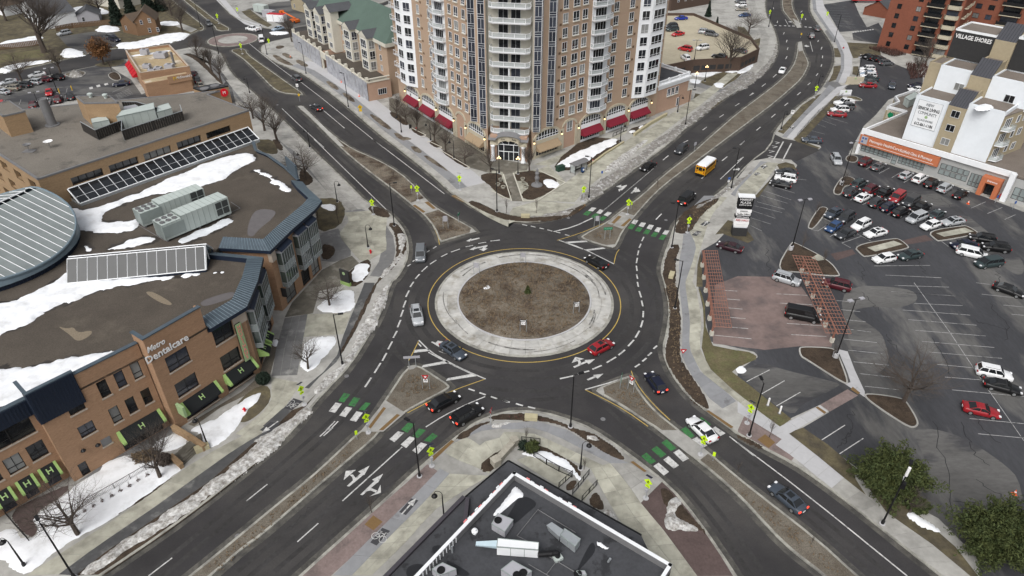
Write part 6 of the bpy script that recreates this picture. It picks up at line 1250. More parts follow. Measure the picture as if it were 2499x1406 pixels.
# ========== red brick apartment towers
def red_tower(A,B,dep,h,label,lays):
 f2=Face(A,B);q=ccw([f2.xy(0),f2.xy(f2.L),f2.xy(f2.L,-dep),f2.xy(0,-dep)]);rt=root('brick_apartments',(*np.mean(q,axis=0),0),label,'building','red brick apartment towers');mk('wall',MB().prism(q,.05,h),'brick_red',parent=rt);mk('roof',MB().prism(offset(q,.4),h,h+.1),'roof_gravel',parent=rt)
 for kind,u,w in lays:
  for k in range(int((h-2)/3)):
   z=.6+k*3.0
   if kind=='w':put_window(rt,f2,u,z+.8,w,1.5,2,(),fm='frame_dark')
   else:
    pr=1.6 if kind=='b' else 1.2;pl=[f2.xy(u-w/2,.02),f2.xy(u-w/2+.6*(kind=='c'),pr),f2.xy(u+w/2-.6*(kind=='c'),pr),f2.xy(u+w/2,.02)]
    b=mk('balcony',MB().prism(pl,z-.1,z+.12),'stucco',parent=rt);r=MB()
    for a_,b_ in zip(pl,pl[1:]):f3=Face(a_,b_);f3.box(r,0,f3.L,z+1.05,z+1.15,-.08,0);f3.box(r,0,f3.L,z+.15,z+1.0,-.05,-.02)
    mk('railing',r,'metal_black' if kind=='b' else 'stucco',parent=b);put_window(rt,f2,u,z+.15,w*.8,2.3,3,(),fm='frame_dark',name='sliding_door')
 return f2,rt
R1=Face((124.8,240.2),(134.2,232.4));R2=(141.2,226.4)
f_,rt_=red_tower((124.8,240.2),(141.2,226.4),14,34,'red brick apartment tower with dark balconies beside the curved road',(('w',3.2,1.3),('w',9.0,1.4),('b',13.8,5.0),('c',18.9,4.2)))
fs_=Face((141.2,226.4),(150.5,237.4))
for k in range(10):
 for u in(3.0,6.5,10.0):
  z=.6+k*3.0;s_=MB();fs_.box(s_,u-1,u+1,z,z+.15,0,1.0);b=mk('balcony',s_,'stucco',parent=rt_);s_=MB();fs_.box(s_,u-1,u+1,z+.15,z+1.05,.92,1.0);mk('railing',s_,'stucco',parent=b)
red_tower((151,241),(176,219),14,36,'red brick apartment tower at the right edge behind the dark gable wall',(('w',3.5,1.8),('w',7.2,1.8),('b',13,6.0),('w',20,1.8)))
# ========== cream apartment row with green roof, wrapped podium
TF=Face((-67,239),(-34.6,193.6));tn=-TF.n
TH_=root('cream_apartments',(-48,222,0),'cream and brick apartment row with green shingle roof and gabled bays','building')
fq=ccw([TF.xy(0),TF.xy(TF.L),TF.xy(TF.L,-17),TF.xy(0,-17)]);mk('wall',MB().prism(fq,.1,14.6),'brick_tower',parent=TH_)
r0,r1=TF.xy(8,-8.5),TF.xy(TF.L-6.5,-8.5);ev=[TF.xy(-.7,.7),TF.xy(TF.L+.7,.7),TF.xy(TF.L+.7,-17.7),TF.xy(-.7,-17.7)];z0,z1=14.6,20.2
mk('roof',MB().mesh([(*p,z0)for p in ev]+[(*r0,z1),(*r1,z1)],[(0,1,5,4),(1,2,5),(2,3,4,5),(3,0,4)]),'roof_green',parent=TH_);mb=MB()
for i in range(4):f2=Face(ev[i],ev[(i+1)%4]);f2.box(mb,0,f2.L,13.6,14.62,-.8,.02)
mk('cornice',mb,'cream',parent=TH_)
for u in(8.3,16.3,26,29,40.2,51.5):
 for k in range(3):put_window(TH_,TF,u,5.9+k*2.9,1.2,1.6,2,())
def gbay(u0,u1,pr,zt,wins=True):
 b=mk('bay',MB().prism([TF.xy(u0,.02),TF.xy(u0,pr),TF.xy(u1,pr),TF.xy(u1,.02)],5,zt),'cream',parent=TH_);um=(u0+u1)/2;zp=zt+1.6
 mk('gable',MB().mesh([TF.pt(u0-.3,zt,pr+.2),TF.pt(u1+.3,zt,pr+.2),TF.pt(um,zp,pr+.2),TF.pt(u0-.3,zt,-5),TF.pt(u1+.3,zt,-5),TF.pt(um,zp,-5)],[(0,1,2),(0,2,5,3),(1,4,5,2)]),'cream',parent=b)
 mk('gable_roof',MB().mesh([TF.pt(u0-.5,zt-.1,pr+.3),TF.pt(um,zp+.1,pr+.3),TF.pt(um,zp+.1,-5),TF.pt(u0-.5,zt-.1,-5),TF.pt(u1+.5,zt-.1,pr+.3),TF.pt(u1+.5,zt-.1,-5)],[(0,1,2,3),(1,4,5,2)]),'shingle_grey',parent=b)
 f2=Face(TF.xy(u0,pr),TF.xy(u1,pr));f3=Face(TF.xy(u1,pr),TF.xy(u1,0))
 for k in range(3):
  z=5.7+k*2.95
  if wins:put_window(b,f2,f2.L/2,z,f2.L*.66,2.3,3,(.7,));put_window(b,f3,f3.L/2,z,f3.L*.7,2.3,2,(.7,))
  else:put_window(b,f2,f2.L/2,z+.4,2.2,1.6,3,())
for u0,u1,pr,zt,w_ in((2,6.8,2.4,14.7,1),(10,14.8,2.4,14.7,1),(19.5,24.5,2.6,17.2,0),(32,37.2,2.4,14.7,1),(43.4,48.6,2.4,14.7,1)):gbay(u0,u1,pr,zt,w_)
PD=root('podium_wall',(-55,214,0),'low retail podium wrapped in grey plastic sheeting behind the footway','building');pf=Face((-74.3,240.2),(-40.0,188.2))
for a,b in((0,26.2),(31.0,pf.L)):
 q=ccw([pf.xy(a),pf.xy(b),pf.xy(b,-7),pf.xy(a,-7)]);mk('wall',MB().prism(q,.1,5.2),'brick_pink',parent=PD);mk('terrace',MB().prism(offset(q,.3),5.2,5.26),'roof_brown',parent=PD);n=int((b-a)/2)
 for i in range(n):
  c,d=a+(b-a)*i/n,a+(b-a)*(i+1)/n;s_=MB();vs=[]
  for r in range(4):
   for t in range(4):vs.append(pf.pt(c+(d-c)*t/3,.15+5.3*r/3,.18+random.uniform(-.06,.07)))
  s_.mesh(vs,[(r*4+t,r*4+t+1,r*4+t+5,r*4+t+4)for r in range(3)for t in range(3)]);mk('plastic_sheet',s_,'wrap',parent=PD)
 s_=MB();pf.box(s_,a,b,5.2,5.55,-.5,.1)
 for i in range(int((b-a)/5)+1):u=min(b-.8,a+i*5);pf.box(s_,u,u+.8,5.55,6.5,-.7,.1)
 mk('parapet',s_,'cream',parent=PD)
fe=Face(pf.xy(pf.L),pf.xy(pf.L,-6.8));mb=MB();fe.box(mb,0,fe.L,5.2,5.5,-.4,.15);fe.box(mb,0,fe.L,6.1,6.3,-.4,.1)
for i in range(16):fe.box(mb,1+i*.33,1.15+i*.33,5.5,6.1,-.25,-.1)
mk('balustrade',mb,'cream',parent=PD);put_window(PD,fe,4.2,1.4,2.6,1.7,4,())
s_=MB();pf.box(s_,26.2,31,3.6,5.4,-.4,.1);pf.box(s_,26.2,27.2,.1,3.6,-.4,0);mk('gateway',s_,'cream',parent=PD)
# ========== parking deck behind the tower
dk=[(44,206),(55.4,212.6),(70.8,215.2),(79,224.5),(80,237),(68,270),(44,270)];DKR=root('parking_deck',(62,236,0),'tan topped parking deck with brown brick parapet behind the tower','parking deck');mk('deck',MB().prism(dk,.05,3.6),'deck',parent=DKR)
mb=MB()
for a,b in zip(dk,dk[1:]):f2=Face(a,b);f2.box(mb,0,f2.L,.1,4.5,.0,.3)
mk('parapet',mb,'brick_dark',parent=DKR)
for f2,L in((Face(dk[0],dk[1]),12),(Face(dk[1],dk[2]),15),(Face(dk[2],dk[3]),12)):
 for i in range(int(L/2.6)):s_=MB();f2.box(s_,i*2.6+.4,i*2.6+2.4,1.2,2.6,.3,.33);mk('opening',s_,'black_wall',parent=DKR)
 # ========== dark-roofed restaurant in the foreground
RZ=5.6;co=W('r:1195,390 235,1400',RZ)+W('o:1715,1315',RZ);a,c,d=co[0],co[1],co[2]
def ext(p,q,k):return(q[0]+(q[0]-p[0])*k,q[1]+(q[1]-p[1])*k)
L2_,R2_=ext(a,c,.5),d;rq2=[a,L2_,(R2_[0]+L2_[0]-a[0],R2_[1]+L2_[1]-a[1]),R2_]
RS=root('foreground_restaurant',(*np.mean(rq2,axis=0),0),'dark flat roofed restaurant with white parapet and roof machinery, nearest building','building');rq2=ccw(rq2)
mk('wall',MB().prism(rq2,.1,RZ-.7),'black_wall',parent=RS);mk('roof',MB().prism(offset(rq2,.3),RZ-.9,RZ-.65),'roof_dark',parent=RS)
mb=MB();wh=MB()
for i in range(4):f2=Face(rq2[i],rq2[(i+1)%4]);f2.box(mb,0,f2.L,RZ-.8,RZ+.28,-.3,.0);f2.box(wh,-.05,f2.L+.05,RZ+.28,RZ+.36,-.33,.04)
mk('parapet',mb,'metal_grey',parent=RS);mk('coping',wh,'white',parent=RS)
FL_=Face(L2_,a);FR_=Face(a,R2_)
FLo,FRo=Face(a,L2_),Face(R2_,a)
for fc,s0,tx in((FLo,1.,'xxxxx xxxxxx'),(FRo,FRo.L-9.2,'xxxxx xxxxxx')):
 n=len(tx)
 for i,ch in enumerate(tx):
  if ch!=' ':lb_=MB();fc.box(lb_,s0+.3+i*.62,s0+.72+i*.62,RZ-.55,RZ+.1+.12*(i%3),.1,.24);mk('channel_letter',lb_,'sign_pink' if i%2 else 'white',parent=RS)
cp=W('r:1140,265 o:1425,1020',3.7);k0=W('r:715,625',3.7)[0];cq=[cp[0],k0,FL_.xy(FL_.L-8.5,.0),a,FR_.xy(FR_.L-1.2),cp[1]]
mk('canopy',MB().prism(cq,3.35,3.7),'roof_dark',parent=RS);mb=MB()
for p,q in((cp[0],cp[1]),(k0,cp[0])):f2=Face(p,q);f2.box(mb,0,f2.L,3.3,3.8,-.12,.03)
mk('fascia',mb,'metal_black',parent=RS)
lq=W('r:715,625 850,740',4.3)+[FL_.xy(FL_.L-10),FL_.xy(0)]+W('r:-200,1560',4.3);f2=Face(lq[4],lq[0]);lq=[lq[0],FL_.xy(FL_.L-9.3,.02),FL_.xy(0,.02),lq[4]]
mk('side_roof',MB().prism(lq,3.7,4.0),'roof_dark',parent=RS);mb=MB();f2.box(mb,0,f2.L,3.4,4.35,-.45,0);Face(lq[0],lq[1]).box(mb,0,hypot(lq[0][0]-lq[1][0],lq[0][1]-lq[1][1]),3.4,4.35,-.45,0);mk('fascia',mb,'purple_grey',parent=RS);mk('wall',MB().prism(offset(ccw(lq),.5),.1,3.7),'tan_wall',parent=RS)
zr=RZ-.65
def unit(s,h,m,lab,fans=()):
 rt,q=rbox('rooftop_unit',s,zr,h,m,lab,'hvac unit',grp='rooftop units on the foreground roof')
 for s_ in fans:p=W1(s_,zr+h);mk('fan',MB().lathe((*p,zr+h),[(.42,0),(.42,.08),(.36,.08),(.36,.02),(.06,.02),(.06,.07)],14),'metal_black',parent=rt)
 return rt
unit('o:0,970 125,1045 205,930 60,870',1.1,'hvac_grey','grey rooftop unit with one black fan beside the snow wedge',('o:60,875',));unit('o:90,1406 250,1510 380,1420 200,1320',1.1,'hvac_grey','grey rooftop unit with two black fans at the bottom edge',('o:240,1398','o:300,1375'));unit('n:1780,1400 1860,1460 2010,1400 1880,1340',1.1,'hvac_grey','grey rooftop unit with one fan at the lower left of the roof',('n:1860,1350',));unit('o:800,1400 830,1440 900,1440 880,1400',.8,'hvac_grey','small grey fan box near the bottom edge of the roof',('o:820,1385',))
unit('o:650,1080 790,1190 840,1120 690,1020',1.2,'galv','bright metal box unit with tapered duct on the dark roof');mb=MB().mesh([(*p,zr+.5+h)for p,h in zip(W('o:520,960 640,1070 690,1010 570,930',zr+.5),(.7,.7,.7,.7))]+[(*p,zr+.2)for p in W('o:540,985 640,1080 690,1020 580,950',zr)],[(0,1,2,3),(0,4,5,1),(1,5,6,2),(2,6,7,3),(3,7,4,0)]);mk('duct',mb,'galv',parent=RS)
unit('o:50,1210 440,1240 445,1170 60,1130',1.5,'white','long white make-up air unit on steel legs in the middle of the roof');mb=MB().mesh([(*p,zr+1.4)for p in W('r:815,1100 1030,1115 1035,1050 820,1062',zr+1.4)]+[(*p,zr+.9)for p in W('r:815,1110 1030,1135 1035,1070 820,1075',zr+.9)],[(0,1,2,3),(0,4,5,1),(3,7,4,0)]);mk('duct',mb,'steel_pale',parent=RS)
pd_=[(*W1('o:440,1200',zr+.9),zr+.9),(*W1('o:570,1190',zr+.8),zr+.8),(*W1('o:625,1190',zr+.6),zr+.7),(*W1('o:630,1240',zr),zr)];mk('duct',MB().path(pd_,.3,10),'metal_black',parent=RS);mk('curb',MB().box((*W1('o:625,1235',zr),zr+.15),(.9,.9,.35),.5),'hvac',parent=RS)
for i,s in enumerate(('r:440,%d'%0,)):pass
mk('roof_vent',MB().lathe((*W1('r:808,985',zr),zr),[(.2,0),(.2,.3),(.35,.35),(.35,.5),(.2,.6),(.2,.75),(.05,.8)],12),'white',parent=RS);mk('roof_vent',MB().tube((*W1('o:1110,1270',zr),zr),(*W1('o:1130,1240',zr+.6),zr+.6),.12,n=8),'galv',parent=RS);mk('roof_vent',MB().tube((*W1('r:585,1175',zr),zr),(*W1('r:585,1175',zr),zr+1.1),.09,n=8),'galv',parent=RS)
pp=MB()
for s in('o:440,780 800,1000','o:440,780 240,1030 400,1110','o:520,1210 900,1440','o:620,1270 520,1400','o:350,1300 560,1420'):pp.path([(*p,zr+.14)for p in W(s,zr)],.045,5)
mk('pipe',pp,'metal_grey',parent=RS)
gr=MB()
for i in range(44):u=FL_.L-10.5-i*.5;FL_.box(gr,u,u+.08,RZ-.6,RZ+.2,.32,.4)
mk('parapet_brace',gr,'white',parent=RS)
roofsnow('r:975,800 1080,680 1200,500 1250,530 1310,620 1200,650 1100,760 1010,820',zr,'snow wedge in the corner of the dark foreground roof',.2,'snow',.15,.2);roofsnow('o:990,1100 1010,1070 1080,1120 1125,1145 1060,1150',zr,'tiny snow scrap on the dark foreground roof',.08,'snow',.12,.15)
for s in('r:1240,620 1340,620 1440,690 1330,780 1200,900 1100,860 1180,740','r:360,1060 470,1040 500,1100 420,1180','r:120,1260 250,1220 340,1270 250,1380 120,1370','o:960,1060 1000,1160 900,1280 800,1380 880,1200','r:500,1230 640,1300 800,1406 600,1406'):sheet('roof_stain',W(s,zr if 'r:3' not in s and 'r:1' not in s[:3]else zr),(zr if 'r:360' not in s and 'r:120' not in s else 4.0)+.006,'stain',RS,2)
# ========== far houses
def house(A,B,dep,h,rh,wall,roof,label,wins=(),name='house'):
 f2=Face(A,B);q=[f2.xy(0),f2.xy(f2.L),f2.xy(f2.L,-dep),f2.xy(0,-dep)];rt=root(name,(*np.mean(q,axis=0),0),label,'house');L=f2.L
 mk('wall',MB().prism(q,.05,h),wall,parent=rt);m1,m2=f2.pt(L/2,h+rh,.4),f2.pt(L/2,h+rh,-dep-.4)
 mk('gable',MB().mesh([f2.pt(0,h,0),f2.pt(L,h,0),f2.pt(L/2,h+rh,0),f2.pt(0,h,-dep),f2.pt(L,h,-dep),f2.pt(L/2,h+rh,-dep)],[(0,1,2),(4,3,5)]),wall,parent=rt)
 k=rh/(L/2)*.5;mb=MB();mb.mesh([f2.pt(-.5,h-k,.4),m1,m2,f2.pt(-.5,h-k,-dep-.4),f2.pt(L+.5,h-k,.4),f2.pt(L+.5,h-k,-dep-.4)],[(0,1,2,3),(1,4,5,2)]);mk('roof',mb,roof,parent=rt)
 for u,z in wins:put_window(rt,f2,u,z,.9,1.5,1,(.75,))
 return rt
h0=W('a:1320,345 1515,330',0);house(h0[0],h0[1],10,5.4,3.2,'brick_house','shingle_brown','two storey brown gabled house at the corner by the far roundabout',((2.2,3.9),(5.0,4.3),(4.2,1.0),(6.9,1.0)))
h1_=W('a:1180,310 1320,345',0);house(h1_[0],h1_[1],7,4.5,2.5,'brick_house','shingle_brown','lower brown side wing adjoining the corner house',((2.5,1.2),))
for s,dp,hh,rh,wl_,rf_,lb in(('a:740,235 960,215',9,3,2.2,'hvac_grey','shingle_grey','pale garage with grey shingle roof behind the wooden fence'),('a:240,170 420,290',12,5,3.5,'white','shingle_grey','white gabled house behind the large bare tree'),('a:900,50 1150,90',10,4,3,'cream','shingle_grey','cream house behind the two spruces'),('a:-100,120 60,160',10,4,3,'white','shingle_brown','white house at the far left edge'),('b:440,90 600,140',12,3.5,3,'tan_wall','shingle_grey','tan house with grey roof behind the construction yard')):q=W(s,0);house(q[0],q[1],dp,hh,rh,wl_,rf_,lb,((2.5,1.0),))
q=W('d:1090,130 1310,170',0);house(q[0],q[1],14,3,3,'brick_red','shingle_grey','brick pavilion with grey metal roof left of the red towers');q=W('c:1700,110 2080,40',0);house(q[0],q[1],14,6,1,'brick_dark','roof_dark','dark brick block beyond the parking deck',((4,3),(8,3),(12,3)),'brick_block')
# ========== vehicles
def loft(mb,secs,m=0):
 n=len(secs[0]);base=len(mb.v)
 for s in secs:mb.v+=s
 for i in range(len(secs)-1):
  for j in range(n-1):
   a=base+i*n+j;mb.f.append((a,a+1,a+n+1,a+n));mb.m.append(m)
 mb.f.append(tuple(base+j for j in range(n))[::-1]);mb.m.append(m);mb.f.append(tuple(base+(len(secs)-1)*n+j for j in range(n)));mb.m.append(m)
KD_=dict(sedan=(4.8,1.84,1.45,.90,.96,1.02,1.05,.30,-1.05,-1.85,.33,2.8),hatch=(4.35,1.80,1.50,.93,.98,1.0,1.05,.35,-1.45,-2.02,.32,2.65),suv=(4.7,1.90,1.74,1.04,1.10,1.10,1.15,.50,-1.85,-2.22,.37,2.75),minivan=(5.1,1.98,1.76,1.0,1.08,1.08,1.75,.85,-2.0,-2.42,.34,3.0),van=(5.6,2.02,2.12,1.15,1.22,1.22,2.0,1.35,-2.55,-2.72,.37,3.5),pickup=(5.7,1.98,1.85,1.12,1.15,1.05,1.1,.45,-.9,-1.15,.39,3.6),coupe=(4.6,1.82,1.38,.88,.93,1.0,.95,.2,-.75,-1.75,.33,2.7))
CM={}
def car_meshes(k):
 if k in CM:return CM[k]
 L,W_,H,hz,bz,dz_,xw,xf,xr,xb,wr,wb=KD_[k];h=L/2;w=W_/2;d={}
 body=MB();secs=[]
 for x,zt,ws,zb in((-h,.62*dz_,.82,.42),(-h+.08,.9*dz_,.90,.30),(-h+.35,dz_,.965,.22),(-wb/2,dz_ if xb>-wb/2 else bz,1,.2),(xr*.5,bz,1,.2),(xw-.3,bz-.02,1,.2),(xw,hz+.02,1,.2),(wb/2,hz-.03,.985,.2),(h-.5,hz-.12,.94,.2),(h-.14,hz-.24,.86,.22),(h,hz-.42,.76,.32)):
  y=w*ws;secs.append([(x,-y*.9,zb),(x,-y,zb+.14),(x,-y,zt*.62),(x,-y*.965,zt-.08),(x,-y*.84,zt),(x,0,zt+.025),(x,y*.84,zt),(x,y*.965,zt-.08),(x,y,zt*.62),(x,y,zb+.14),(x,y*.9,zb)])
 loft(body,secs);ns=len(body.f)
 yb,yr=w*.88,w*(.70 if k not in('van','minivan')else .78);zb=bz-.03;z2=H-.06
 B=[(xb,-yb),(xw,-yb*.95),(xw,yb*.95),(xb,yb)];T=[(xr,-yr),(xf,-yr),(xf,yr),(xr,yr)];T2=[(xr+.18,-yr*.86),(xf-.15,-yr*.86),(xf-.15,yr*.86),(xr+.18,yr*.86)]
 body.mesh([(*p,zb)for p in B]+[(*p,z2)for p in T]+[(*p,H)for p in T2],[(0,1,5,4),(1,2,6,5),(2,3,7,6),(3,0,4,7),(4,5,9,8),(5,6,10,9),(6,7,11,10),(7,4,8,11),(8,9,10,11)])
 if k=='pickup':
  x0,x1=-h+.12,-1.25
  for s in(-1,1):body.box(((x0+x1)/2,s*(w-.1),1.2),(x1-x0,.14,.2))
  body.box((x0+.04,0,1.15),(.1,W_-.3,.25))
 d['body']=body.data('body');d['body'].polygons.foreach_set('use_smooth',[i<ns-2 for i in range(len(body.f))])
 def pane(a,b,c,e,ins=.09,lift=.012):
  P4=np.array([a,b,c,e],float);c0=P4.mean(0);n=np.cross(P4[1]-P4[0],P4[3]-P4[0]);n=n/np.linalg.norm(n);ctr=np.array((0,0,bz));n=n if np.dot(n,c0-ctr)>0 else-n
  return[tuple(c0+(p-c0)*(1-ins)+n*lift)for p in P4]
 v3=lambda p,z:(*p,z)
 d['windshield']=MB().face(pane(v3(B[1],zb),v3(B[2],zb),v3(T[2],z2),v3(T[1],z2))).data('windshield');d['rear_window']=MB().face(pane(v3(B[3],zb),v3(B[0],zb),v3(T[0],z2),v3(T[3],z2),.14)).data('rear_window')
 for s,(b0,b1,t0,t1)in(('r',(B[0],B[1],T[0],T[1])),('l',(B[3],B[2],T[3],T[2]))):
  mb=MB();cuts=(0,.36,.68,1)if k in('suv','minivan')else(0,.5,1)if k!='van' else(.62,.98)
  for a,c in zip(cuts,cuts[1:]):
   lp=lambda p,q,t:tuple(np.array(p)+(np.array(q)-np.array(p))*t)
   mb.face(pane(v3(lp(b0,b1,a),zb),v3(lp(b0,b1,c),zb),v3(lp(t0,t1,c),z2),v3(lp(t0,t1,a),z2),.1))
  d['side_'+s]=mb.data('side_window')
 d['wheel']=MB().tube((0,-.11,0),(0,.11,0),wr,n=16).data('wheel');rm=MB();rm.tube((0,.112,0),(0,.122,0),wr*.66,n=12);d['rim']=rm.data('rim')
 d['headlight']=MB().box((0,0,0),(.28,.34,.13)).data('headlight');d['taillight']=MB().box((0,0,0),(.14,.32,.2)).data('taillight');d['mirror']=MB().box((0,0,0),(.16,.2,.14)).data('mirror');d['plate']=MB().box((0,0,0),(.03,.42,.2)).data('plate')
 d['sunroof']=MB().face([(xf-.2,-yr*.62,H+.006),(xf-.2,yr*.62,H+.006),(xf-.95,yr*.62,H+.006),(xf-.95,-yr*.62,H+.006)][::-1]).data('sunroof');rr=MB()
 for s in(-1,1):rr.tube((xr+.3,s*yr*.88,H+.06),(xf-.2,s*yr*.88,H+.06),.03,n=4)
 d['roof_rail']=rr.data('roof_rail')
 for n_,m in(('windshield','car_glass'),('rear_window','car_glass'),('side_r','car_glass'),('side_l','car_glass'),('wheel','tyre'),('rim','rim'),('headlight','lamp_glass'),('mirror','plastic_black'),('plate','sign_white'),('sunroof','car_glass'),('roof_rail','metal_black')):d[n_].materials.append(MAT[m])
 CM[k]=d;return d
def car(kind,col,s,label,z=0.,group=None,lit=False,extra='',cat=None):
 c,fr=W(s,z+.7)[:2];a=atan2(fr[1]-c[1],fr[0]-c[0]);d=car_meshes(kind);L,W_,H,hz,bz,dz_,xw,xf,xr,xb,wr,wb=KD_[kind];h,w=L/2,W_/2
 rt=root({'suv':'suv','van':'van','minivan':'minivan','pickup':'pickup_truck','sedan':'sedan','hatch':'hatchback','coupe':'coupe'}[kind],(*c,z+.005),label,cat or{'suv':'suv','van':'van','minivan':'minivan','pickup':'pickup'}.get(kind,'car'),group,a,True)
 def part(n,nm,loc=(0,0,0),m=None,par=rt,rz=0):
  o=bpy.data.objects.new(nm,d[n]);COL.objects.link(o);o.parent=par;o.location=loc;o.rotation_euler=(0,0,rz)
  if m:
   if not len(d[n].materials):d[n].materials.append(MAT[m])
   o.material_slots[0].link='OBJECT';o.material_slots[0].material=MAT[m]
  return o
 part('body','body',m='car_'+col);part('windshield','windshield');part('rear_window','rear_window');part('side_r','side_window');part('side_l','side_window')
 for sx in(-1,1):
  for sy in(-1,1):
   o=part('wheel','wheel',(sx*wb/2,sy*(w-.1),wr));part('rim','rim',par=o,rz=0 if sy>0 else pi)
 for sy in(-1,1):part('headlight','headlight',(h-.2,sy*w*.66,hz-.22));part('taillight','taillight',(-h+.08,sy*w*.74,dz_*.82),'tail_lit' if lit else 'tail');part('mirror','mirror',(xw-.25,sy*(w+.06),bz+.02))
 part('plate','license_plate',(-h-.01,0,.62))
 if 's' in extra:part('sunroof','sunroof')
 if kind=='suv' or 'r' in extra:part('roof_rail','roof_rail')
 return rt
G1='moving traffic on the roads'
for t in(('minivan','slate','f:1665,1085 1660,1170','dark grey minivan entering the roundabout from the upper left'),('suv','silver','j:1630,310 1648,400','silver SUV with sunroof circling at the left of the roundabout','s'),('sedan','steel','j:1975,640 2075,710','dark grey sedan circling beside the hatched lower left island','s'),('sedan','black','g:995,1165 905,1115','black sedan circling at the upper right of the island'),('hatch','red','k:1045,605 1150,550','red hatchback circling at the lower right of the island','s'),('hatch','navy','k:1560,945 1490,850','navy hatchback entering the roundabout from the lower right','L'),('sedan','white','x:1713,1046 1688,1022','white sedan on the green crossing at the lower right'),('sedan','black','j:1885,1125 2020,1055','black sedan waiting in the inner lane at the lower left entry','L'),('suv','black','j:2110,1250 2240,1175','black SUV waiting in the outer lane at the lower left entry','L'),('sedan','steel','p:435,715 300,600','dark grey sedan driving along the lower right road','sL'),('suv','grey','b:480,745 440,718','grey SUV driving away beside the grassy upper left median'),('sedan','dark','b:670,1020 620,990','dark sedan driving away past the narrow concrete median tip','L'),('suv','dark','g:1805,95 1755,135','dark SUV with headlights coming down the upper right road'),('sedan','black','g:1490,255 1425,290','black sedan coming down the upper right road near the arrows'),('van','black','g:1860,565 1925,505','black cargo van driving up behind the school bus','L'),('sedan','white','d:390,612 373,642','white sedan coming down beside the far tapered median'),('suv','grey','d:690,247 670,222','grey SUV at the far crosswalk in the upper right'),('suv','grey','d:643,312 634,292','grey SUV driving up between the two far median tips'),('suv','grey','a:1990,222 2006,244','grey SUV approaching the small far roundabout'),('sedan','ltblue','b:305,270 250,282','pale blue sedan on the side street near the wrapped wall'),('van','white','b:150,375 146,345','white van leaving the small far roundabout'),('pickup','white','a:2405,275 2362,268','white flatbed pickup at the right of the far roundabout')):
 car(*t[:4],0.,G1,'L' in(t[4]if len(t)>4 else ''),t[4]if len(t)>4 else '')
ZB_,ZC_=HA+.02,HC+.01
for t in(('sedan','white','a:350,708 280,720','white sedan alone by the street at the top of the left lot'),('sedan','silver','a:75,778 10,790','silver sedan at the far left behind the beige wagon'),('suv','beige','a:115,838 50,836','beige SUV in the left car row'),('suv','dark','a:230,808 180,804','dark SUV between the beige and silver SUVs'),('suv','silver','a:325,780 270,775','silver SUV in the left car row beside the maroon car'),('sedan','maroon','a:425,752 370,745','maroon sedan between silver and black cars by the gravel heap'),('suv','black','a:545,735 480,725','black SUV at the end of the row by the gravel heap'),('sedan','silver','a:30,870 -20,860','silver sedan cut by the left picture edge'),('sedan','brightred','a:465,875 460,908','bright red sedan facing the camera in the left lot'),('hatch','white','a:445,965 452,938','white hatchback between maroon SUVs in the left lot'),('suv','maroon','a:318,1000 328,975','dark maroon SUV left of the white hatchback'),('suv','maroon','a:555,945 562,920','maroon SUV right of the white hatchback'),('suv','dark','a:665,918 656,890','dark SUV with red tail lamps behind the yellow bollard'),('suv','brightred','a:15,990 10,960','red SUV cut by the left edge behind the office'),('sedan','navy','a:1155,795 1090,802','navy sedan beside the burger restaurant'),('sedan','maroon','a:1842,700 1850,680','maroon car in the drive-through lane'),('suv','black','a:1880,762 1866,730','black SUV in the drive-through lane'),('sedan','beige','a:1908,805 1895,780','beige car last in the drive-through lane')):car(*t[:4],ZB_,'cars in the left lots')
for t in(('suv','silver','a:610,315 560,325','silver SUV by the fence in the small left car park'),('suv','grey','a:1045,352 1000,340','grey SUV parked behind the navy one by the brown house'),('suv','navy','a:1090,375 1140,385','navy SUV in front of the brown house')):car(*t[:4],HN+.01,'cars by the brown house')
for t in(('sedan','royal','c:1805,170 1765,172','bright blue sedan at the far end of the deck'),('suv','dark','c:1712,245 1672,248','dark SUV beside the tower on the deck'),('suv','green','c:1722,276 1682,280','grey green SUV in front of the dark one on the deck'),('sedan','brightred','c:1775,320 1725,328','bright red sedan on the deck'),('suv','brightred','c:1845,462 1795,452','bright red SUV nose to nose with a white one on the deck'),('suv','white','c:2008,452 1958,460','white SUV nose to nose with a red one on the deck'),('suv','white','c:1848,548 1820,525','white SUV at the near parapet of the deck'),('suv','silver','c:2032,302 2070,305','silver SUV behind a grey one on the deck'),('suv','grey','c:2095,322 2140,330','grey SUV parked by the right deck parapet'),('sedan','black','c:2170,532 2125,525','black car behind the large bare tree on the deck'),('sedan','grey','c:2365,478 2330,470','grey car in the corner of the deck')):car(*t[:4],3.61,'cars on the parking deck')
for t in(('sedan','grey','d:25,5 -20,8','grey car at the very top of the far lot'),('suv','white','d:30,42 -15,45','white SUV in the far lot above a beige car'),('sedan','beige','d:35,78 -10,78','beige sedan below the white SUV in the far lot'),('sedan','blue','d:62,130 20,132','blue sedan alone in the far lot')):car(*t[:4],HB+.01,'cars in the far lot')
ROW='cars parked by the red apartments'
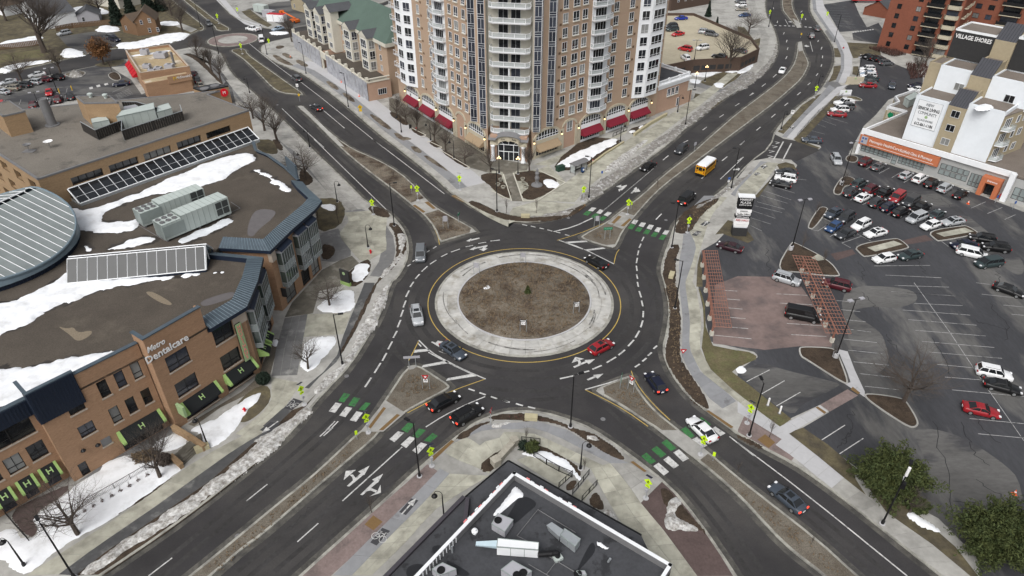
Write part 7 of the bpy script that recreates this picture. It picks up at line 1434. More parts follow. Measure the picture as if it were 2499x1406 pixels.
for t in(('suv','black','d:1130,497 1100,485','black SUV first in the row under the red tower'),('suv','black','d:1182,508 1150,495','black SUV second in the row under the red tower'),('suv','dark','d:1240,523 1210,510','dark SUV third in the row under the red tower'),('suv','grey','d:1300,548 1345,545','grey SUV last in the row under the red tower'),('suv','white','d:1130,600 1075,600','white SUV topmost of the seven car stack by the footway'),('sedan','white','d:1135,620 1075,620','white sedan second of the seven car stack'),('sedan','ltblue','d:1140,642 1080,642','pale blue car third of the seven car stack'),('suv','white','d:1142,662 1080,660','white SUV in the middle of the seven car stack'),('pickup','green','d:1145,690 1080,688','dark green pickup in the seven car stack'),('sedan','grey','d:1140,715 1075,712','grey sedan above the red car in the stack'),('sedan','red','d:1138,742 1070,738','red sedan at the bottom of the seven car stack'),('suv','steel','d:1347,745 1345,778','dark blue SUV driving with headlights by the red tower lot'),('sedan','navy','d:1565,745 1520,745','navy sedan partly behind the clinic roof'),('sedan','white','d:1562,778 1515,778','white sedan partly behind the clinic roof'),('pickup','white','d:930,893 850,900','white pickup at the top of the four car row'),('suv','grey','d:945,932 865,935','grey SUV second in the four car row'),('suv','white','d:893,955 800,955','white SUV above the red car in the four car row'),('sedan','red','d:868,992 800,985','red sedan at the bottom of the four car row'),('sedan','steel','d:650,1218 570,1212','dark grey sedan by the grass tip near the driveway'),('suv','silver','h:862,175 885,215','silver SUV driving in the lot toward the camera'),('sedan','dark','h:425,283 335,278','dark sedan topmost of three by the footway'),('suv','white','h:420,338 330,322','white SUV in the middle of three by the footway'),('coupe','black','h:375,388 295,372','black coupe lowest of three by the footway')):car(*t[:4],ZC_,ROW)
CR_='cars parked before the clinic'
for t in(('suv','maroon','h:1122,193 1175,160','dark maroon SUV nearest the clinic corner'),('sedan','grey','h:1230,232 1285,200','grey sedan second from the clinic corner'),('hatch','silver','h:1472,310 1525,280','silver hatchback parked at the clinic wall'),('suv','white','h:1592,340 1645,308','white SUV parked at the clinic wall'),('suv','black','h:1695,380 1750,345','black SUV parked at the clinic wall beside the white one'),('suv','silver','h:1812,422 1870,385','silver SUV with roof rails at the clinic wall'),('sedan','black','h:1948,475 2010,435','black sedan nearest the clinic entrance'),('suv','green','h:1062,385 1120,355','dark green SUV first in the second clinic row'),('suv','maroon','h:1170,432 1225,400','maroon SUV second in the second clinic row'),('pickup','black','h:1283,462 1345,425','black pickup third in the second clinic row'),('minivan','red','h:1395,500 1345,540','wine red minivan facing the camera in the second clinic row'),('minivan','dark','h:1515,538 1450,580','dark minivan facing the camera in the second clinic row'),('pickup','black','h:1600,592 1670,560','black pickup right of the dark minivan'),('sedan','green','h:1740,650 1800,615','dark green sedan near the end of the second clinic row'),('sedan','silver','h:1880,712 1800,725','silver sedan last in the second clinic row','s'),('suv','dark','h:995,458 1050,425','dark grey SUV first in the third clinic row'),('sedan','white','h:1098,502 1160,470','white sedan second in the third clinic row'),('suv','dark','h:1218,548 1275,515','dark SUV third in the third clinic row'),('suv','navy','h:1325,588 1390,555','navy SUV fourth in the third clinic row'),('suv','black','h:1425,632 1490,600','black SUV fifth in the third clinic row'),('minivan','silver','h:1565,680 1480,715','silver minivan facing the camera in the third clinic row'),('hatch','white','h:1685,745 1620,765','white hatchback last in the third clinic row'),('sedan','steel','h:838,638 780,670','steel blue sedan beside the narrow planted island'),('suv','dark','h:945,680 890,715','dark SUV right of the steel blue sedan'),('hatch','blue','h:838,760 785,795','blue hatchback below the steel blue sedan'),('sedan','dark','h:945,820 880,845','dark sedan right of the blue hatchback'),('suv','white','h:1078,745 1015,775','white boxy SUV in the short row'),('sedan','white','h:1205,812 1130,830','white sedan at the end of the short row','s'),('hatch','white','h:1280,1035 1200,1050','white hatchback below the striped concrete island'),('sedan','green','h:1508,1005 1410,1025','grey green sedan below the striped concrete island'),('suv','black','h:2140,865 2060,850','black SUV topmost of the right hand group'),('sedan','navy','h:1975,915 1890,920','navy sedan at the left of the right hand group'),('suv','black','h:2255,940 2180,930','black SUV at the right of the right hand group'),('minivan','white','h:2045,990 2150,1015','white minivan in the right hand group'),('minivan','green','h:2195,1075 2080,1090','grey green minivan lowest of the right hand group'),('sedan','black','h:2370,1310 2470,1345','black sedan alone at the right edge'),('sedan','purple','g:2270,1020 2150,985','dark purple sedan beside the plaza sign'),('suv','silver','h:430,1215 545,1250','silver SUV on the red lot under the far pergola'),('suv','maroon','h:865,1265 765,1240','maroon SUV half under the far pergola'),('van','black','l:570,282 690,305','black passenger van on the red brick lot'),('suv','white','l:2240,785 2375,815','white crossover at the right edge of the large lot'),('sedan','black','l:2315,900 2455,935','black sedan below the white crossover'),('coupe','red','l:2130,1105 2285,1140','red coupe alone in the large lot')):car(*t[:4],ZC_,CR_,False,t[4]if len(t)>4 else '')
# ---- school bus
c,fr=W('g:2045,262 2105,212',1.2);a=atan2(fr[1]-c[1],fr[0]-c[0]);BUS=root('school_bus',(*c,0),'short yellow school bus with white roof driving away','bus',G1,a,True)
mk('body',MB().prism([(-3.4,-1.15),(2.4,-1.15),(2.4,1.15),(-3.4,1.15)],.45,2.6),'bus_yellow',parent=BUS,loc=(0,0,0));mb=MB();loft(mb,[[(x,-y,.45),(x,-y,z*.8),(x,-y*.8,z),(x,y*.8,z),(x,y,z*.8),(x,y,.45)]for x,y,z in((2.4,1.05,1.6),(3.2,.95,1.5),(3.5,.8,1.2))]);mk('hood',mb,'bus_yellow',parent=BUS,loc=(0,0,0))
mb=MB();loft(mb,[[(x,-1.16,2.6),(x,-1.0,zt-.08),(x,-.5,zt),(x,.5,zt),(x,1.0,zt-.08),(x,1.16,2.6)]for x,zt in((-3.42,2.85),(-3.1,2.95),(2.1,2.95),(2.42,2.8))]);mk('roof',mb,'white',parent=BUS,loc=(0,0,0))
for sy in(-1,1):
 for i in range(6):mk('side_window',MB().box((-2.8+i*.85,sy*1.16,2.05),(.68,.03,.7)),'car_glass',parent=BUS,loc=(0,0,0))
 for z in(1.0,1.35):mk('stripe',MB().box((-.5,sy*1.165,z),(5.7,.03,.08)),'plastic_black',parent=BUS,loc=(0,0,0))
 for x in(-2.1,2.4):w_=mk('wheel',MB().tube((x,sy*.85,.45),(x,sy*1.12,.45),.45,n=16),'tyre',parent=BUS,loc=(0,0,0));mk('rim',MB().tube((x,sy*1.12,.45),(x,sy*1.13,.45),.26,n=10),'rim',parent=w_,loc=(0,0,0))
 mk('taillight',MB().box((-3.42,sy*.9,1.2),(.06,.25,.2)),'tail',parent=BUS,loc=(0,0,0));mk('taillight',MB().box((-3.42,sy*.85,2.6),(.06,.3,.16)),'tail',parent=BUS,loc=(0,0,0));mk('rear_window',MB().box((-3.42,sy*.75,1.95),(.04,.5,.6)),'car_glass',parent=BUS,loc=(0,0,0));mk('mirror',MB().box((2.6,sy*1.4,2.0),(.1,.2,.35)),'plastic_black',parent=BUS,loc=(0,0,0))
mk('rear_window',MB().box((-3.42,0,1.95),(.04,.8,.75)),'car_glass',parent=BUS,loc=(0,0,0));mk('bumper',MB().box((-3.5,0,.62),(.18,2.2,.3)),'plastic_black',parent=BUS,loc=(0,0,0));mk('windshield',MB().box((2.42,0,2.1),(.04,1.9,.8)),'car_glass',parent=BUS,loc=(0,0,0));mk('rear_stripe',MB().box((-3.42,0,1.45),(.03,2.0,.06)),'plastic_black',parent=BUS,loc=(0,0,0))
# ========== trees and shrubs
def tree_mesh(seed,H=8.,spread=.55,levels=5,up=.25,trunk=.28):
 rnd=random.Random(seed);tr,tw=MB(),MB()
 def grow(p,d,L,r,lv):
  n=3 if lv<2 else 2;q=np.array(p);dd=np.array(d)
  for i in range(n):
   dd=dd+np.array([rnd.uniform(-.16,.16),rnd.uniform(-.16,.16),rnd.uniform(-.05,.12)])*(1 if lv else .4);dd=dd/np.linalg.norm(dd)
   e=q+dd*L/n;r1=r*.84 if lv else r*.9
   (tr if lv<2 else tw).tube(q,e,r,r1,6 if lv==0 else 4 if lv<3 else 3,caps=False);q,r=e,r1
   if lv<levels and(lv or i>=n-2):
    for _ in range(rnd.choice((1,1,2))if lv else 3):
     a=rnd.uniform(0,2*pi);s=spread*rnd.uniform(.7,1.4);t=np.array([cos(a),sin(a),0]);nd=dd*(1-s*.5)+t*s+np.array([0,0,up*rnd.uniform(.2,1)]);nd=nd/np.linalg.norm(nd)
     grow(q,nd,L*rnd.uniform(.62,.88),r*.58,lv+1)
  if lv<levels:grow(q,dd,L*.75,r*.7,lv+1)
 grow((0,0,0),(0,0,1),H*.34,trunk,0);a,b=tr.data('trunk'),tw.data('crown');a.materials.append(MAT['bark']);b.materials.append(MAT['twig']);return a,b
TV=[tree_mesh(3),tree_mesh(11,8,.75,5,.1),tree_mesh(23,8,.4,5,.4),tree_mesh(31,8,.6,4)];BIG=tree_mesh(47,8,.62,6,.22,.4);SAP=tree_mesh(53,8,.35,3,.5,.1)
def tree(s,h,v,label,z=HB,name='bare_tree',cat='tree',grp=None):
 a,b=v;rt=root(name,(*W1(s,z),z),label,cat,grp,random.uniform(0,6.28),True,h/8);o=mk('trunk',a,None,parent=rt,loc=(0,0,0));mk('crown',b,None,parent=rt,loc=(0,0,0));return rt
tl='large spreading bare tree at the far left by the fence';bt=tree('a:425,500',19,BIG,tl,HN)
for s,h,v,lb,z in(('a:210,775',9,1,'bare tree beside the silver sedan in the left lot',HA),('a:580,700',9,3,'bare tree between the two rows of the left lot',HA),('a:1740,300',10,0,'bare tree on the snowy corner by the far roundabout',HN),('a:60,200',14,0,'tall bare tree at the top left corner',HN),('a:250,120',14,1,'bare tree behind the white gabled house',HN),('a:620,120',12,0,'bare tree left of the grey garage',HN),('a:960,150',12,1,'bare tree right of the grey garage',HN),('a:1880,540',7,0,'first bare street tree behind the burger restaurant',HA),('a:1950,600',7,1,'second bare street tree behind the burger restaurant',HA),('a:2020,680',7,2,'third bare street tree behind the burger restaurant',HA),('a:2105,775',8,0,'fourth bare street tree by the bank',HA),('a:1640,150',10,1,'bare tree above the snowy corner lawn',HN),('b:70,1130',8,1,'bare tree left of the office end wall',HA),('b:180,1245',9,0,'bare tree at the office end wall, second from the corner',HA),('b:300,1345',9,3,'bare tree by the lawn beside the sloping skylight end',HA),('f:575,385',9,1,'bare tree on the pavement beside the curved roof',HA),('m:745,1010',8.5,1,'spreading bare tree in the snow in front of the fence, nearer the corner',HA),('m:1530,470',7.5,0,'bare tree in the snow by the stone steps',HA),('j:800,225',6,1,'small bare tree on the snow beside the dark sign',HA),('j:595,825',5.5,3,'small bare tree on the snow triangle near the shrub',HA),('t1:120,545',6,0,'bare tree by the far left awning of the tower',HB),('t1:265,645',6,1,'bare tree in the long bed by the first maroon awning',HB),('t1:440,770',6,2,'bare tree in the small bed by the second awning',HB),('t1:705,925',6,0,'bare tree in the small bed by the third awning',HB),('t1:880,1085',6,3,'bare tree at the left end of the tan awning bed',HB),('t1:1180,1285',6,1,'bare tree at the right end of the tan awning bed',HB),('t1:1580,1400',5.5,0,'bare tree left of the tower entrance path',HB),('t2:780,1395',5.5,2,'bare tree right of the tower entrance path',HB),('c:2250,682',14,0,'large bare tree on the lawn before the parking deck',HB),('c:2445,330',9,1,'bare tree beyond the deck by the far lot',HB),('l:1450,1035',10,1,'wide bare tree on the pointed island in the large lot',HC+.1),('d:1560,640',7,3,'scrubby bare tree in the brush behind the clinic',HC),('d:1640,560',8,0,'bare tree under the red tower balconies',HC),('p:1500,850',4,3,'leafless bush between the two pine shrubs',HC),('b:440,400',8,2,'bare tree at the corner of the wrapped wall',HB)):
 tree(s,h,TV[v],lb,z,grp='bare deciduous trees')
for s,h,lb,z in(('g:140,705',4,'thin sapling below the plaza corner',HB),('g:425,705',4,'thin sapling beside the stone block at the plaza corner',HB),('h:680,690',4.5,'thin sapling on the narrow lot island',HC),('h:910,440',5,'thin sapling on the rounded lot island',HC),('h:560,970',4.5,'thin sapling on the triangular island by the pergola',HC),('h:735,1115',4.5,'thin sapling under the far pergola end',HC),('p:275,195',4,'thin sapling in the tree grate',HC),('f:690,800',5,'sapling on the lawn beside the glass bays',HA),('f:885,800',5.5,'leaning sapling by the curved footway',HA),('n:1200,800',4,'thin sapling in the red paving',HD),('o:880,390',2.5,'small bush at the patio fence end',HD),('o:330,120',3,'bushy bare shrub behind the patio corner',HD),('l:830,660',3,'thin sapling beside the lot lamp',HC),('a:1070,690',5,'shrubby sapling on the red mulch island',HA),('d:560,600',2.5,'twig in the upper right median',.15),('g:1575,460',2.5,'twig in the median beside the arrows',.15),('f:1410,380',2.5,'twig in the upper left median',.15),('q:1335,430',2,'twig standing in the central island',.5),('o:2340,420',2.2,'reddish bush twigs in the lower right median',.15),('p:640,1130',2,'twig in the lower right median near the edge',.15)):tree(s,h,SAP,lb,z,'sapling',grp='thin saplings')
def foliage(n,rx,ry,rz,leaf,seed,lump=.25,conical=False,shell=.55):
 rnd=random.Random(seed);mb=MB();ph=[rnd.uniform(0,6.28)for _ in range(6)]
 for _ in range(n):
  u,a=rnd.uniform(-1,1),rnd.uniform(0,2*pi)
  if conical:z=rnd.random()**1.3;lay=(z*9)%1;r=(1-z)*(1-.35*lay)*rnd.uniform(.35,1);p=(r*cos(a)*rx,r*sin(a)*ry,z*rz*2)
  else:
   k=1+lump*(sin(3*a+ph[0])*cos(4*u+ph[1])+.6*sin(7*a+ph[2]+5*u)+.5*sin(11*a+ph[3]-6*u));r=k*(shell+(1-shell)*rnd.random());s=math.sqrt(1-u*u);p=(r*s*cos(a)*rx,r*s*sin(a)*ry,max(.1,rz+r*u*rz))
  d=np.array([rnd.gauss(0,1),rnd.gauss(0,1),rnd.gauss(.3,1)]);d/=np.linalg.norm(d);e=np.cross(d,[rnd.gauss(0,1),rnd.gauss(0,1),rnd.gauss(0,1)]);e/=np.linalg.norm(e);L=leaf*rnd.uniform(.6,1.4);P0=np.array(p)
  mb.face([P0-d*L*.5-e*L*.22,P0+d*L*.5-e*L*.12,P0+d*L*.6+e*L*.15,P0-d*L*.4+e*L*.25])
 return mb
def shrub(s,mb,m,label,z,name='shrub',cat='shrub',th=1.0,sc=1.):
 rt=root(name,(*W1(s,z),z),label,cat,None,0,True,sc);mk('crown',mb,m,parent=rt,loc=(0,0,0));mk('trunk',MB().tube((0,0,-.05),(.1,0,th),.12,.05,6),'bark',parent=rt,loc=(0,0,0))
shrub('p:1300,640',foliage(26000,4.0,3.4,2.6,.26,5,.34,shell=.35),'needle','large dark green pine shrub by the tall lamp with camera',HC,'pine_shrub',th=3.5);shrub('p:2240,1180',foliage(29000,4.6,3.8,2.9,.26,9,.34,shell=.35),'needle','large dark green pine shrub at the lower right corner',HC,'pine_shrub',th=3.5);shrub('p:1560,820',foliage(1500,1.2,1,.7,.4,12),'needle','low pine sprig beside the tall lamp base',HC,'pine_shrub')
shrub('q:1190,605',foliage(1500,.75,.75,.75,.3,3,conical=True),'needle','small green spruce in the middle of the central island',.75,'spruce','tree');shrub('h2:1050,1240',foliage(2600,1.0,1.0,.85,.22,4,.03,shell=.85),'needle_dark','round clipped shrub at the restaurant corner',HA);shrub('o:390,215',foliage(1500,.8,.8,.8,.3,6),'needle','small green juniper inside the patio fence',HD);shrub('o:310,190',foliage(900,.7,.7,.5,.3,16),'needle_dark','dark low juniper at the patio fence corner',HD);shrub('m:1580,330',foliage(1500,.9,.9,.7,.25,18,.1),'bark','dark dried shrub by the stone steps',HA);shrub('m:1390,290',foliage(1800,1.6,1.0,.5,.3,19,.2),'leaf_dry','flattened dry shrub in the snow by the trees',HA)
SPR=foliage(5200,2.6,2.6,5,.75,8,conical=True).data('crown');SPR.materials.append(MAT['needle_dark'])
for s,k,lb,z in(('a:1130,235',1.15,'tall dark spruce left of the brown house',HN),('a:1250,130',.95,'dark spruce behind the brown house roof',HN),('a:1430,120',1.2,'broad dark spruce right of the brown house',HN),('a:1540,100',1.05,'dark spruce beside the upper left road',HN),('a:370,1140',.34,'small conical evergreen behind the flue',HA),('c:2060,160',.55,'small spruce beyond the parking deck',HB),('c:2135,292',.45,'small spruce at the deck wall',HB),('a:40,60',1.1,'brownish conifer at the top left corner',HN)):
 rt=root('spruce',(*W1(s,z),z),lb,'tree','spruces',k,True,k);mk('crown',SPR,None,parent=rt,loc=(0,0,.6));mk('trunk',MB().tube((0,0,0),(0,0,8),.22,.04,6),'bark',parent=rt,loc=(0,0,0))
lt=tree('a:990,615',9,TV[0],'tree with clinging brown leaves beside the burger restaurant',HA,'oak_tree');mk('leaves',foliage(2600,3.1,3.1,2.9,.45,21,.2,shell=.3),'leaf_brown',parent=lt,loc=(0,0,1.6))
def tufts(name,poly,n,m,label,z,seed,size=.35,h=.3):
 rnd=random.Random(seed);p=np.array(poly);lo,hi=p.min(0),p.max(0);mb=MB();xs=np.array([rnd.uniform(lo[0],hi[0])for _ in range(n)]);ys=np.array([rnd.uniform(lo[1],hi[1])for _ in range(n)]);ok=pdist(poly,xs,ys)>.3
 for x,y in zip(xs[ok],ys[ok]):
  zz=z(x,y)if callable(z)else z
  for _ in range(5):a=rnd.uniform(0,6.28);r=size*rnd.uniform(.5,1.2);w=.05;mb.face([(x-w*sin(a),y+w*cos(a),zz),(x+w*sin(a),y-w*cos(a),zz),(x+r*cos(a),y+r*sin(a),zz+h*rnd.uniform(.4,1.2))])
 mk(name,mb,m,label=label,cat='plants',kind='stuff')
tufts('dead_grass',circ(10.8),2600,'leaf_dry','sparse dead plant tufts on the central island',lambda x,y:.2+.75*(1-math.exp(-max(0,11-hypot(x-RC[0],y-RC[1]))/6*1.6))*.92,1,.5,.35)
for i,(s,n)in enumerate((('x:1040,530 1075,570 1140,565 1075,525',160),('x:770,300 850,370 990,480 1030,480 950,410 850,360',260),('x:1560,490 1750,350 1900,210 1940,170 1960,190 1780,330 1600,460',420),('x:1440,580 1500,540 1500,590',120),('x:1470,955 1540,925 1620,1040',170),('x:1760,1165 1900,1300 2050,1420 2090,1420 1900,1250',330),('x:955,985 1000,905 1080,945',170),('x:470,1404 850,1095 900,1075 540,1404',420))):tufts('dead_grass',W(s,.15),n*2,'leaf_dry','sparse dead plant tufts on a median, patch %s'%('upper left nose','upper left strip','upper right strip','upper right nose','lower right nose','lower right strip','lower left nose','lower left strip')[i],.15,i+4,.25,.22)
for i,(s,n,z)in enumerate((('k:1650,0 1770,0 1810,400 1820,780 2080,1180 1900,1080 1700,820',700,HC),('g:1740,870 1980,610 2190,560 1880,900',350,HC),('d:1450,560 1650,560 1700,680 1500,700',900,HC),('v1:270,300 600,310 800,390 640,420',900,HC),('k:-20,1300 320,1250 960,1430 700,1350',300,HD))):tufts('dry_brush',W(s,z),n,'twig_red' if i>1 else 'leaf_dry',('dry leaf litter on the verge right of the roundabout','dry leaf litter on the verge by the black van','tangled red brown brush behind the clinic','tan ornamental grass under the red tower','leaf litter on the verge below the roundabout')[i],z+.1,i+30,.5 if i in(2,3)else .3,1.2 if i in(2,3)else .25)
for i in range(11):u=i/10;p=W('m:%d,%d'%(560+u*850,950-u*490),HA);shr=root('snow_shrub',(*p[0],HA+.1),'tiny red twig shrub before the snow fence, %s from the left'%'first second third fourth fifth sixth seventh eighth ninth tenth last'.split()[i],'shrub','tiny red shrubs in a row before the fence',i,True,.5);mk('crown',SAP[1],None,parent=shr,loc=(0,0,-.6),scale=.35);mk('leaves',foliage(60,.5,.5,.35,.25,i),'twig_red',parent=shr,loc=(0,0,0))
# ========== lamps and signs
def lamp(s,label,z,h=9.3,az=0.,kind='tall',base=True):
 rt=root('street_lamp' if kind!='goose' else 'pedestrian_lamp',(*W1(s,z),z),label,'lamp','tall black street lamps' if kind!='goose' else 'gooseneck pedestrian lamps',az,True);M_='metal_black';L0=(0,0,0)
 if base:mk('footing',MB().lathe((0,0,-.05),[(.34,0),(.34,.14),(.05,.16)],14),'concrete_new',parent=rt,loc=L0)
 mk('pole',MB().lathe((0,0,.02),[(.2,0),(.18,.55),(.11,.65),(.07 if kind=='tall' else .055,h)],10),M_,parent=rt,loc=L0)
 if kind=='tall':mk('arm',MB().tube((0,0,h-.1),(.7,0,h),.04),M_,parent=rt,loc=L0);mk('lamp_head',MB().box((1.0,0,h),(.75,.36,.12)),M_,parent=rt,loc=L0)
 elif kind=='double':mk('arm',MB().tube((-.9,0,h),(.9,0,h),.05),M_,parent=rt,loc=L0);[mk('lamp_head',MB().box((sx*.95,0,h),(.7,.5,.18)),'hvac_grey',parent=rt,loc=L0)for sx in(-1,1)]
 elif kind=='goose':
  pts=[(.0,0,h)]+[(.45-.45*cos(t),0,h+.45*sin(t))for t in(.5,1.1,1.57,2.1,2.7)]+[(.9,0,h-.05)];mk('arm',MB().path(pts,.035,6),M_,parent=rt,loc=L0);mk('lamp_shade',MB().lathe((.9,0,h-.5),[(.36,0),(.3,.16),(.12,.3),(.08,.45),(.03,.5)],12),M_,parent=rt,loc=L0)
 elif kind=='globe':
  for dx,dy,dz in((-.3,0,0),(.3,0,0),(0,0,.35)):mk('globe',MB().lathe((dx,dy,h+dz-.1),[(.05,0),(.17,.1),(.17,.25),(.05,.36)],10),'lamp_warm',parent=rt,loc=L0)
  mk('arm',MB().tube((-.3,0,h-.05),(.3,0,h-.05),.03),M_,parent=rt,loc=L0)
 return rt
for s,lb,z,az in(('f:1415,825','tall lamp on the bed at the upper left entry',HA,.2),('g:50,690','tall lamp below the tower plaza corner',HB,2.6),('g:925,558','tall lamp by the upper right crossing kerb',HB,2.8),('g:2282,470','tall lamp by the road opposite the school bus',HC,2.9),('g:1715,1032','tall lamp on the verge right of the green crossing',HC,2.9),('k:1745,245','tall lamp on the verge right of the roundabout',HC,2.8),('k:750,1375','tall lamp on the bed below the roundabout',HD,.4),('j:922,780','tall lamp on the dirty snow left of the roundabout',HA,.2),('n:1655,455','tall lamp on the red paving at the lower left crossing',HD,2.5),('l:100,1335','tall lamp by the red paving at the lower right',HC,1.6),('m:710,1420','tall lamp cut by the bottom edge in the snow',HA,2.4),('b:203,525','tall lamp by the far roundabout exit',HB,2.2),('b:575,705','tall lamp in the new pavement by the wrapped wall',HB,2.4),('b:978,1022','tall lamp near the end of the wrapped wall',HB,2.6),('a:2085,515','tall lamp left below the far roundabout',HA,.3),('a:1915,265','tall lamp above the far roundabout',HN,.3),('d:842,372','tall lamp by the far right driveway',HC,2.9),('d:270,237','tall lamp by the far crossing on the left',HB,0),('c:1845,1192','tall lamp in the slush by the brick wing',HB,0)):lamp(s,lb,z,9.3,az)
lk=lamp('p:1262,948','thick black pole with cameras beside the pine shrub',HC,9.6,1.);mk('camera',MB().box((.3,0,7.6),(.5,.2,.2)),'sign_white',parent=lk,loc=(0,0,0));mk('pole_cap',MB().lathe((0,0,9.55),[(.16,-1.2),(.16,.1),(.05,.16)],10),'sign_white',parent=lk,loc=(0,0,0));mk('cabinet',MB().box((0,-.2,6.9),(.5,.35,.8)),'metal_black',parent=lk,loc=(0,0,0))
for s,lb,z,h,az in(('h:470,965','tall double lot lamp on the triangular island',HC+.1,10.5,.2),('l:860,640','lot lamp on concrete drum beside the near pergola end',HC+.1,10.5,.3),('h:905,400','lot lamp on the rounded island before the clinic',HC+.1,10,.5),('d:1040,672','lot lamp beside the seven car stack',HC,6,.2),('c:1930,572','lamp on the parking deck',3.6,6,0),('a:550,880','lot lamp in the middle of the left lot',HA,7,.5),('a:420,1125','lot lamp behind the office roof',HA,7,.5)):lamp(s,lb,z,h,az,'double')
for s,lb,z,az in(('f:1165,1030','gooseneck lamp on the pale plaza near the red hydrant',HA,0),('f:487,302','gooseneck lamp by the bare tree beside the curved roof',HA,0),('f:872,600','gooseneck lamp behind the leaning sapling',HA,0),('m:1978,160','gooseneck lamp on the snow right of the stone steps',HA,2.6),('m:237,1312','gooseneck lamp on the snow at the lower left',HA,2.9),('n:1890,860','gooseneck lamp beside the foreground restaurant',HD,3.0),('c:1770,1072','gooseneck lamp at the brick wing wall',HB,0),('d:378,1132','gooseneck lamp on the verge by the bike symbol',HC,.4),('d:690,790','gooseneck lamp by the far yellow crossing sign',HC,.4),('t1:1010,1195','gooseneck lamp by the tan awning bed',HB,3.0),('t1:645,915','gooseneck lamp by the third awning bed',HB,3.0),('t1:190,790','gooseneck lamp on the new pale pavement by the tower',HB,3.),('t2:2195,940','gooseneck lamp at the stairs below the awnings',HB,.3),('o:845,385','gooseneck lamp at the patio fence end',HD,.3),('a:2380,890','gooseneck lamp by the road near the bank',HA,2.8),('b:610,1406','gooseneck lamp on the kerb beside the tree row',HA,2.8)):lamp(s,lb,z,4.4,az,'goose')
for s,lb in(('g:70,325','three globe lamp left of the tower entrance path'),('g:250,332','three globe lamp right of the tower entrance path')):lamp(s,lb,HB,3.6,0,'globe')
for s,lb in(('c:2030,775','warm globe lamp by the gate beside the lawn'),('c:1935,840','warm globe lamp at the brick wing corner')):lamp(s,lb,HB,4.2,0,'globe')
def sign(s,z,label,plates,rz=0.,h=2.6,posts=1,base=False,solar=False,grp=None,name='road_sign'):
 """plates: (shape, z, size, material, mark)"""
 rt=root(name,(*W1(s,z),z),label,'sign',grp,rz,True);L0=(0,0,0)
 for px_ in((0,)if posts==1 else(-.5,.5)):mk('post',MB().tube((px_,.05,-.05),(px_,.05,h),.045,n=6),'galv',parent=rt,loc=L0)
 if base:mk('footing',MB().lathe((0,.05,-.04),[(.36,0),(.36,.16),(.05,.18)],12),'concrete_new',parent=rt,loc=L0)
 for sh,pz,sz,m,mkr in plates:
  w,t=sz if isinstance(sz,tuple)else(sz,sz);y=-.03
  pts={'d':[(0,-w*.707),(w*.707,0),(0,w*.707),(-w*.707,0)],'r':[(-w/2,-t/2),(w/2,-t/2),(w/2,t/2),(-w/2,t/2)],'y':[(0,-w*.6),(w*.55,w*.35),(-w*.55,w*.35)]}[sh]
  mb=MB();n=len(pts);mb.mesh([(a,y,pz+b)for a,b in pts]+[(a,y+.03,pz+b)for a,b in pts],[tuple(range(n)),tuple(range(2*n-1,n-1,-1))]+[(i,n+i,n+(i+1)%n,(i+1)%n)for i in range(n)]);o=mk('sign_plate',mb,m,parent=rt,loc=L0);k=MB()
  F_=lambda q,kk=1.:k.face([(a*w*kk,y-.012,pz+b*w*kk)for a,b in q])
  if mkr=='walk':
   for q in([(-.06,.18),(.05,.18),(.08,.28),(0,.33),(-.07,.27)],[(-.08,-.05),(.06,-.05),(.08,.16),(-.06,.16)],[(-.08,-.05),(.0,-.05),(-.12,-.36),(-.2,-.33)],[(.0,-.05),(.07,-.05),(.2,-.33),(.12,-.37)],[(-.06,.15),(-.04,.06),(-.22,-.06),(-.25,.0)],[(.07,.15),(.05,.06),(.2,-.04),(.24,.02)]):F_(q)
  elif mkr=='arrow':F_([(-.3,.12),(.1,-.02),(.05,-.1),(.34,-.16),(.2,.1),(.16,.04),(-.26,.2)])
  elif mkr=='yield':F_([(0,-.28),(.3,.2),(-.3,.2)],.8)
  elif mkr=='chev':[F_([(x,.3),(x+.14,.3),(x+.28,0),(x+.14,-.3),(x,-.3),(x+.14,0)])for x in(-.38,.04)]
  elif mkr=='oneway':F_([(.42,0),(.2,.13),(.2,.05),(-.42,.05),(-.42,-.05),(.2,-.05),(.2,-.13)])
  elif mkr=='lines':[F_([(-.35,b),(.35,b),(.35,b+.1),(-.35,b+.1)])for b in(.28,.08,-.12)]
  if k.f:mk('sign_symbol',k,{'yield':'sign_white','oneway':'sign_white'}.get(mkr,'ink'),parent=o,loc=L0)
  if mkr and mkr[0]=='=':me=text_mesh(mkr[1:],t*.6,.01);v=np.zeros(len(me.vertices)*3);me.vertices.foreach_get('co',v);v=v.reshape(-1,3);v=np.c_[v[:,0]*min(1,w*.85/max(.01,np.ptp(v[:,0]))),np.full(len(v),y-.012),v[:,1]+pz];me.vertices.foreach_set('co',v.ravel());me.materials.clear();me.materials.append(MAT['sign_white']);mk('lettering',me,None,parent=o,loc=L0)
 if solar:mk('solar_panel',MB().box((0,0,h+.12),(.75,.5,.05),rx=-.5),'solar',parent=rt,loc=L0);mk('battery_box',MB().box((.0,-.12,1.6),(.32,.22,.42)),'hvac_grey',parent=rt,loc=L0)
 return rt
PED=[('d',3.05,.78,'sign_yg','walk'),('r',2.3,(.62,.42),'sign_yg','arrow')]
